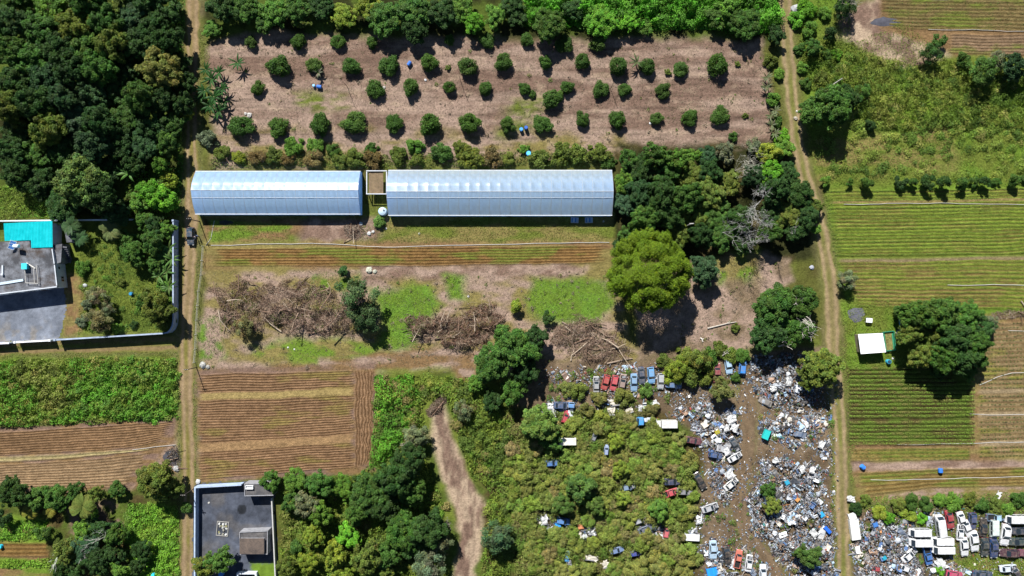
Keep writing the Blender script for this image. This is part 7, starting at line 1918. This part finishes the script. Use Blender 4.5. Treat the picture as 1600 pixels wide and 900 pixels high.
for px, py, col, lab, w, l in ((1284, 804, (.03, .3, .55), 'bright blue lump on the largest scrap heap', 1.0, 1.2), (1293, 828, (.02, .12, .55), 'royal blue strip on the right flank of the largest scrap heap', .8, 1.9), (1230, 754, (.03, .28, .42), 'teal blue piece at the top of the largest heap', 1.0, 1.0), (908, 824, (.55, .22, .10), 'orange box in the lower left scrub', 1.3, 1.1), (872, 822, (.03, .25, .6), 'bright blue crate beside the blue car in the scrub', 1.1, 1.2), (1246, 781, (.5, .25, .08), 'orange scrap piece in the largest scrap heap', .9, .8), (1122, 676, (.32, .28, .03), 'yellowish piece in the left scrap heap', 1.1, .9), (1382, 872, (.02, .28, .38), 'teal piece in the heap left of the vans', .9, .8), (1368, 820, (.05, .16, .42), 'blue piece in the upper heap left of the vans', 1.1, 1.0)):
    piece('scrap_piece', lab, 'scrap', px, py, 1.2, panelbox(w, l, .5), col, .8 if px > 1150 else .25, px % 50, [('lid', mbox((-w * .4, w * .4, -l * .4, l * .4, .502, .56)), col)])
# ------------------------------------------------------------------ brush piles
STC = [(.25, .18, .13), (.17, .11, .078), (.40, .32, .24), (.07, .05, .036), (.23, .15, .105)]
def brush(label, poly, hmax, nst, nleaf, nbr, seed, lcols, L=(.8, 2.6)):
    rs = np.random.RandomState(seed); rd = random.Random(seed)
    cx = np.mean([p[0] for p in poly]); cy = np.mean([p[1] for p in poly]); ox, oy = W(cx, cy)
    r = thing('brush_pile', label, 'brush pile', (ox, oy, 0), 0, 'brush piles')
    xs = [p[0] for p in poly]; ys = [p[1] for p in poly]
    big = max(xs) - min(xs) > 100
    def sample(n):
        x = rs.uniform(min(xs) - 6, max(xs) + 6, n * 3); y = rs.uniform(min(ys) - 6, max(ys) + 6, n * 3)
        sd = sdist(poly, x, y) + (fbm(x / 15, y / 15, 5, seed) - .5) * (46 if big else 10) - (3 if big else 0)
        k = sd > 0; return x[k][:n], y[k][:n], sd[k][:n]
    hf = lambda x, y, sd: hmax * sstep(-2, 14, sd) * (.05 + 1.6 * sstep(.36, .68, fbm(x / 11, y / 11, 4, seed + 5)))
    def stick(m, x, y, z, l, rr, n=3):
        a = .5 + rs.normal() * 1.0 if rs.rand() < .7 else rs.uniform(0, 6.3); t = rs.normal() * .22
        dx, dy, dz = math.cos(a) * l / 2, math.sin(a) * l / 2, t * l / 2
        k = rs.normal(size=3) * .09 * l
        lo = lambda p: (p[0], p[1], max(p[2], rr))
        m.tube([lo((x - dx, y - dy, z - dz)), lo((x + k[0], y + k[1], z + abs(k[2]) * .5)), lo((x + dx, y + dy, z + dz))], rr, rr * .4, n, STC[rs.randint(5)], cap=False)
    m = MB(); x, y, sd = sample(nst); z = hf(x, y, sd)
    for i in range(len(x)): stick(m, (x[i] - 800) * S - ox, (450 - y[i]) * S - oy, z[i] * rs.uniform(.5, 1.1) + .05, rs.uniform(*L), rs.uniform(.018, .05))
    o = link('twigs', m.mesh('twigs', M_STICK), r); o['kind'] = 'stuff'
    x, y, sd = sample(nleaf); n = len(x); z = hf(x, y, sd) * rs.uniform(.6, 1.0, n) + .05
    V_, F_ = leaf_quads(np.stack([(x - 800) * S - ox, (450 - y) * S - oy, z], -1), np.stack([rs.normal(size=n) * .7, rs.normal(size=n) * .7, np.ones(n)], -1), .13 * rs.uniform(.6, 1.5, n), .4, rs)
    V_[:, 2] = np.maximum(V_[:, 2], .012)
    t = np.clip(fbm(x / 12, y / 12, 4, seed + 8) * 2.4 - .7, 0, .999) * len(lcols)
    c = np.array(lcols)[t.astype(int)] * rs.uniform(.65, 1.3, (n, 1))
    o = link('dry_leaves', quad_mesh('dry_leaves', V_, F_, np.repeat(c, 4, 0), M_LEAF), r, color=(1, 1, 1)); o['kind'] = 'stuff'
    x, y, sd = sample(nbr * 2); z = hf(x, y, sd)
    for i in range(min(nbr, len(x))):
        m = MB(); l = rs.uniform(2.2, 5.5); bx, by = (x[i] - 800) * S - ox, (450 - y[i]) * S - oy
        stick(m, bx, by, z[i] + .12, l, rs.uniform(.08, .17), 6)
        for j in range(3): stick(m, bx + rs.normal() * .5, by + rs.normal() * .5, z[i] + .2, l * .45, .035, 4)
        link('branch', m.mesh('branch', M_STICK), r)
DL = [(.11, .13, .035), (.14, .09, .055), (.19, .125, .085), (.16, .095, .065), (.24, .17, .12)]
brush('long grey brown brush pile left of the loose leafy tree', [(332, 448), (365, 436), (420, 448), (480, 440), (530, 455), (565, 478), (560, 515), (525, 522), (470, 522), (420, 518), (370, 518), (340, 490)], 2.0, 1700, 12000, 34, 501, DL)
brush('reddish brown brush pile in the middle above the dark tree', [(632, 490), (680, 485), (720, 480), (775, 485), (800, 505), (775, 525), (735, 550), (715, 552), (690, 530), (640, 525)], 1.7, 1100, 9000, 26, 502, [(.17, .125, .075), (.22, .13, .09), (.25, .145, .10), (.13, .075, .05), (.26, .19, .13)])
brush('scattered felled branches above the junk car row', [(858, 505), (900, 498), (935, 495), (960, 520), (990, 545), (985, 570), (940, 575), (900, 560), (862, 530)], .6, 620, 3000, 26, 503, [(.12, .11, .04), (.22, .15, .10), (.28, .20, .14)], (1.0, 3.4))
brush('small twig heap at the head of the straw path', [(664, 640), (690, 615), (698, 622), (688, 640), (672, 652)], 1.0, 160, 1200, 4, 505, [(.16, .11, .08), (.22, .16, .12)], (.5, 1.4))
brush('dry branch heap at the right end of the tree clump field', [(1545, 488), (1580, 484), (1620, 488), (1620, 496), (1560, 498)], .6, 150, 900, 3, 506, [(.2, .15, .10), (.3, .24, .18)], (.5, 1.4))
brush('heap of dry prunings beside the tank between the greenhouses', [(540, 352), (565, 346), (572, 365), (556, 374), (538, 370)], .5, 130, 900, 3, 507, [(.24, .19, .15), (.18, .14, .11)], (.4, 1.2))
brush('dark ash and brush heap at the track above the asphalt yard', [(258, 705), (275, 698), (284, 718), (280, 742), (268, 735)], .4, 120, 700, 3, 508, [(.05, .05, .05), (.2, .18, .15)], (.4, 1.1))
def logp(label, a, b, r, col=(.4, .36, .31)):
    p, q = Vector(W(*a)), Vector(W(*b)); o = p
    m = MB(); d_ = q - p
    m.tube([(0, 0, r), (d_.x * .35 + .15, d_.y * .35 + .1, r * 1.3), (d_.x * .7, d_.y * .7 + .12, r), (d_.x, d_.y, r)], r, r * .6, 8)
    t = thing('fallen_log', label, 'log', (o.x, o.y, 0)); link('stem', m.mesh('stem', plain('log_wood', col, .9, .1, var=.25)), t)
    m = MB(); m.tube([(d_.x * .6, d_.y * .6, r), (d_.x * .75 + .3, d_.y * .75 + .6, .35)], r * .5, r * .25, 6); link('side_branch', m.mesh('side_branch', plain('log_wood', col, .9, .1, var=.25)), t)
logp('pale fallen log lying alone in the clearing right of the lime tree', (1105, 513), (1150, 503), .17)
logp('long grey trunk lying at the bottom of the felled branches', (948, 568), (988, 560), .2, (.26, .2, .15))
logp('straight trunk slanting through the felled branches', (878, 503), (905, 522), .16, (.24, .18, .14))
logp('pale log in the shade at the foot of the lime tree', (1094, 528), (1098, 534), .18, (.6, .56, .5))

# ------------------------------------------------------------------ litter and stones one can point at
def lump(name, label, px, py, r, col, cat='stone'):
    r *= .62; col = tuple(c * .62 for c in col)
    rs = np.random.RandomState(int(px * 7 + py)); m = MB(); m.lathe([(r * .8, 0), (r, r * .2), (r * .8, r * .5), (r * .3, r * .65)], 9)
    m.v = [(x + rs.normal() * r * .12, y + rs.normal() * r * .12, max(0, z + rs.normal() * r * .06)) for x, y, z in m.v]
    x, y = W(px, py); o = link(name, m.mesh(name, M_OBJ), None, (x, y, 0), px, 1, col); tag(o, label, cat)
lump('lime_heap', 'patch of white lime lumps above the leafy tree by the brush pile', 577, 422, 1.2, (.62, .62, .5), 'lime heap')
lump('lime_heap', 'smaller lime lump right beside the white lime patch', 586, 424, .8, (.6, .6, .48), 'lime heap')
for px, py, r, c, lab in ((577, 365, .8, (.7, .7, .68), 'white sack below the round tank, left'), (583, 362, .6, (.7, .7, .68), 'white sack below the round tank, right'), (603, 357, .45, (.75, .74, .7), 'white bucket below the right greenhouse corner'), (655, 365, .4, (.5, .47, .42), 'pale stone in the grass strip below the greenhouse'), (564, 350, .7, (.6, .62, .66), 'grey white sack beside the prunings heap'),
                          (600, 137, .6, (.6, .56, .5), 'white rubbish patch right of a fruit tree in the third row'), (665, 125, .5, (.75, .75, .75), 'white bag between second and third orchard rows'), (390, 180, 1.0, (.6, .57, .53), 'white rubble beside the first fruit tree of the fourth row'), (384, 178, .6, (.6, .57, .53), 'small white rubble left of the larger rubble in the orchard'), (1016, 193, .5, (.75, .75, .75), 'white bag beside a small fruit tree of the fourth row'), (1195, 138, .9, (.5, .44, .38), 'pale boulder at the right edge of the orchard'),
                          (732, 463, .45, (.75, .75, .74), 'white bag on the straw above the middle brush pile'), (450, 543, .35, (.75, .75, .72), 'left white scrap of paper below the left brush pile'), (460, 546, .35, (.75, .75, .72), 'right white scrap of paper below the left brush pile'), (317, 570, 1.3, (.55, .54, .5), 'white rubble heap at the pole by the tilled field'), (325, 573, .8, (.5, .49, .45), 'small grey rubble right of the white rubble heap'),
                          (1268, 418, .9, (.5, .52, .58), 'grey sack under the grove beside the farm track'), (1243, 185, .8, (.5, .44, .36), 'pale stone patch on the farm track'), (1245, 174, .4, (.7, .68, .62), 'white stone on the farm track'), (943, 346, .4, (.75, .75, .75), 'white can right of the two crates'), (310, 752, .9, (.7, .7, .7), 'white sack on the corner of the asphalt yard wall'), (326.5, 785.5, .4, (.7, .68, .62), 'white stone on the asphalt yard'),
                          (275, 732, 1.2, (.5, .49, .47), 'grey rubble at the track above the asphalt yard'), (1242, 14, 1.6, (.5, .5, .5), 'heap of grey rubble beside the farm track at the top'), (1395, 560, .5, (.7, .7, .66), 'white stone beside the turquoise drum'), (1403, 520, .9, (.6, .57, .52), 'white sacks between the seedling bed and trees'), (1402, 528, .7, (.62, .6, .58), 'lower white sack right of the seedling bed'), (133, 446, .8, (.6, .62, .64), 'pale rubble at the edge of the house garden'), (1580, 842, .5, (.7, .7, .5), 'yellowish stone among the right cars'), (1487, 880, .6, (.65, .66, .5), 'pale stone in the grass below the vans'), (1523, 882, .5, (.66, .66, .5), 'pale stone in the grass below the white sedans')):
    lump('rubble' if 'rubble' in lab else ('stone' if 'stone' in lab or 'boulder' in lab else 'litter'), lab, px, py, r, c, 'rubble' if 'rubble' in lab else ('stone' if 'stone' in lab or 'boulder' in lab else 'litter'))
def ash(name, label, pts, col, z=.02):
    x = np.mean([p[0] for p in pts]); y = np.mean([p[1] for p in pts]); ox, oy = W(x, y)
    V_ = []; F_ = []; k = 28
    for j, f in enumerate((1, .7, .35)):
        for i in range(k):
            a = 6.283 * i / k; rr = 1 + .10 * math.sin(3 * a + x) + .06 * math.sin(7 * a + y)
            V_.append((math.cos(a) * pts[1][0] * 0 + math.cos(a) * f * rr * (max(p[0] for p in pts) - x) * S, math.sin(a) * f * rr * (max(p[1] for p in pts) - y) * S, z + .12 * (1 - f)))
    for j in range(2):
        for i in range(k): F_.append([j * k + i, j * k + (i + 1) % k, (j + 1) * k + (i + 1) % k, (j + 1) * k + i])
    V_.append((0, 0, z + .1)); c = len(V_) - 1
    fs = F_ + [[2 * k + i, 2 * k + (i + 1) % k, c] for i in range(k)]
    me = bpy.data.meshes.new(name); me.from_pydata(V_, [], fs); me.materials.append(plain(name, col, .95, .1, var=.25, scale=1)); me.update()
    tag(link(name, me, None, (ox, oy, 0)), label, 'ash')
ash('ash_patch', 'grey ash patch between the thin tree and the white shed', [(1325, 480), (1351, 503)], (.11, .11, .135))
ash('ash_patch', 'dark ash patch at the right of the tilled field track', [(256, 702), (282, 728)], (.06, .06, .07))
ash('ash_patch', 'dark ash patch left below the left greenhouse', [(342, 344), (364, 352)], (.05, .045, .04))
ash('ash_patch', 'grey ash patch in the brown field at the top right', [(1362, 26), (1410, 42)], (.07, .07, .085))
ash('ash_patch', 'dark scorched patch at the top of the brown field', [(1448, -4), (1490, 3)], (.06, .06, .07))

# tile pallet in the asphalt yard
x, y = W(348, 826)
t = thing('tile_pallet', 'flat grey frame with rubble lying in the asphalt yard', 'pallet', (x, y, 0), R_(-5))
m = mbox((-1.35, -1.2, -1.65, 1.65, .013, .16), (1.2, 1.35, -1.65, 1.65, .013, .16), (-1.19, 1.19, 1.5, 1.65, .013, .16), (-1.19, 1.19, -1.65, -1.5, .013, .16)); link('frame', m.mesh('frame', M_OBJ), t, color=(.28, .27, .25))
rs_ = np.random.RandomState(4)
for i in range(14):
    a, b = rs_.uniform(-.9, .9), rs_.uniform(-1.2, 1.2); m = MB(); m.box(-.25, .25, -.18, .18, 0, .12); o = link('slab', m.mesh('slab', M_OBJ), t, (a, b, .02 + .01 * i), rs_.uniform(0, 3), 1, [(.4, .4, .38), (.25, .24, .2), (.55, .55, .52), (.22, .21, .1)][i % 4])
# tyre pile ring at the right wall
x, y = W(427, 801); t = thing('tyre_stack', 'brown ring of old tyres at the right wall of the asphalt yard', 'tyres', (x, y, 0))
for i in range(3):
    o = link('tyre', TYRE, t, (.05 * i, .04 * i, .14 + .2 * i), 0, 1.3); o.rotation_euler = (0, R_(90), 0)
# planter below the tank
tree(592, 346, 11, 'bush', (.085, .165, .035), 'leafy green shrub below the round tank between the greenhouses', 'shrub', 'shrub')
tree(392, 767, 4, 'bush', (.14, .14, .03), 'yellowish weed on the roof corner of the yard outbuilding', 'shrub', 'shrub')

# ------------------------------------------------------------------ two people beside the dark blue car
def person(px, py, rz, shirt, label, arm):
    x, y = W(px, py)
    J = {'pel': (0, 0, .95), 'sp': (0, .01, 1.15), 'ch': (0, .02, 1.38), 'nk': (0, .02, 1.50), 'hd': (0, .05, 1.60), 'ht': (0, .05, 1.70),
         'hl': (-.10, 0, .90), 'kl': (-.12, .04, .50), 'al': (-.12, 0, .08), 'tl': (-.13, .16, .04), 'hr': (.10, 0, .90), 'kr': (.13, .06, .50), 'ar': (.14, .02, .08), 'tr': (.16, .18, .04),
         'sl': (-.19, .02, 1.40), 'el': (-.27, .02, 1.13), 'wl': (-.28, .12, .90), 'gl': (-.28, .17, .82), 'sr': (.19, .02, 1.40), 'er': (.28, .06, 1.14), 'wr': (.22, .30, arm), 'gr': (.18, .38, arm + .03)}
    Rd = {'pel': .14, 'sp': .13, 'ch': .155, 'nk': .055, 'hd': .095, 'ht': .07, 'hl': .09, 'kl': .06, 'al': .045, 'tl': .035, 'hr': .09, 'kr': .06, 'ar': .045, 'tr': .035, 'sl': .07, 'el': .048, 'wl': .034, 'gl': .03, 'sr': .07, 'er': .048, 'wr': .034, 'gr': .03}
    E = ['pel sp', 'sp ch', 'ch nk', 'nk hd', 'hd ht', 'pel hl', 'hl kl', 'kl al', 'al tl', 'pel hr', 'hr kr', 'kr ar', 'ar tr', 'ch sl', 'sl el', 'el wl', 'wl gl', 'ch sr', 'sr er', 'er wr', 'wr gr']
    ks = list(J); v = [J[k] for k in ks]; rad = [Rd[k] for k in ks]; e = [tuple(ks.index(q) for q in s.split()) for s in E]
    hands = []
    for hnd, wr_ in (('gl', 'wl'), ('gr', 'wr')):
        b = Vector(J[hnd]); d_ = (b - Vector(J[wr_])).normalized(); sd_ = d_.cross(Vector((0, 0, 1))).normalized() if abs(d_.z) < .9 else Vector((0, 1, 0))
        for f, ln in ((-1.5, .06), (-.5, .075), (.5, .072), (1.5, .055)):
            i0 = len(v); v.append(tuple(b + sd_ * f * .02 + d_ * .03)); rad.append(.01); v.append(tuple(b + sd_ * f * .022 + d_ * (.03 + ln))); rad.append(.008); e += [(ks.index(hnd), i0), (i0, i0 + 1)]
        i0 = len(v); v.append(tuple(b + sd_ * .045 + d_ * .01)); rad.append(.011); e.append((ks.index(hnd), i0))
    me = bpy.data.meshes.new('person'); me.from_pydata(v, e, [])
    tmp = bpy.data.objects.new('person_tmp', me); C.objects.link(tmp)
    sk = tmp.modifiers.new('skin', 'SKIN'); sb = tmp.modifiers.new('sub', 'SUBSURF'); sb.levels = 1; sb.render_levels = 1
    for i, q in enumerate(me.skin_vertices[0].data): q.radius = (rad[i], rad[i]); q.use_root = (i == 0)
    dg = bpy.context.evaluated_depsgraph_get(); bm_ = bpy.data.meshes.new_from_object(tmp.evaluated_get(dg))
    bpy.data.objects.remove(tmp, do_unlink=True)
    for mt in (plain('skin', (.16, .09, .055), .6), plain('shirt', shirt, .85), plain('trousers', (.03, .035, .05), .9)): bm_.materials.append(mt)
    for p in bm_.polygons:
        c = p.center; p.use_smooth = True
        p.material_index = 0 if (c.z > 1.47 and abs(c.x) < .12) or (abs(c.x) > .17 and c.y > .05 and c.z < 1.2 and c.z > .75) or c.z < .06 else (1 if c.z > .93 else 2)
    o = link('person', bm_, None, (x, y, 0), rz); tag(o, label, 'person', 'people by the car')
    h = MB(); h.lathe([(.098, 1.58), (.112, 1.63), (.105, 1.69), (.06, 1.74), (.02, 1.755)], 12, Matrix.Translation((0, .035, 0))); link('hair', h.mesh('hair', M_RUBBER, True), o)
    f = MB(); f.box(-.015, .015, .14, .175, 1.585, 1.63); f.box(-.045, -.02, .135, .15, 1.63, 1.645); f.box(.02, .045, .135, .15, 1.63, 1.645); f.box(-.03, .03, .135, .148, 1.545, 1.555); link('face', f.mesh('face', plain('face_detail', (.08, .045, .03), .7)), o)
person(308.5, 371.5, R_(100), (.42, .40, .46), 'person in a pale shirt standing nearest to the dark blue car', 1.1)
person(311.5, 369, R_(140), (.12, .16, .28), 'person in dark clothes standing further from the dark blue car', 1.0)
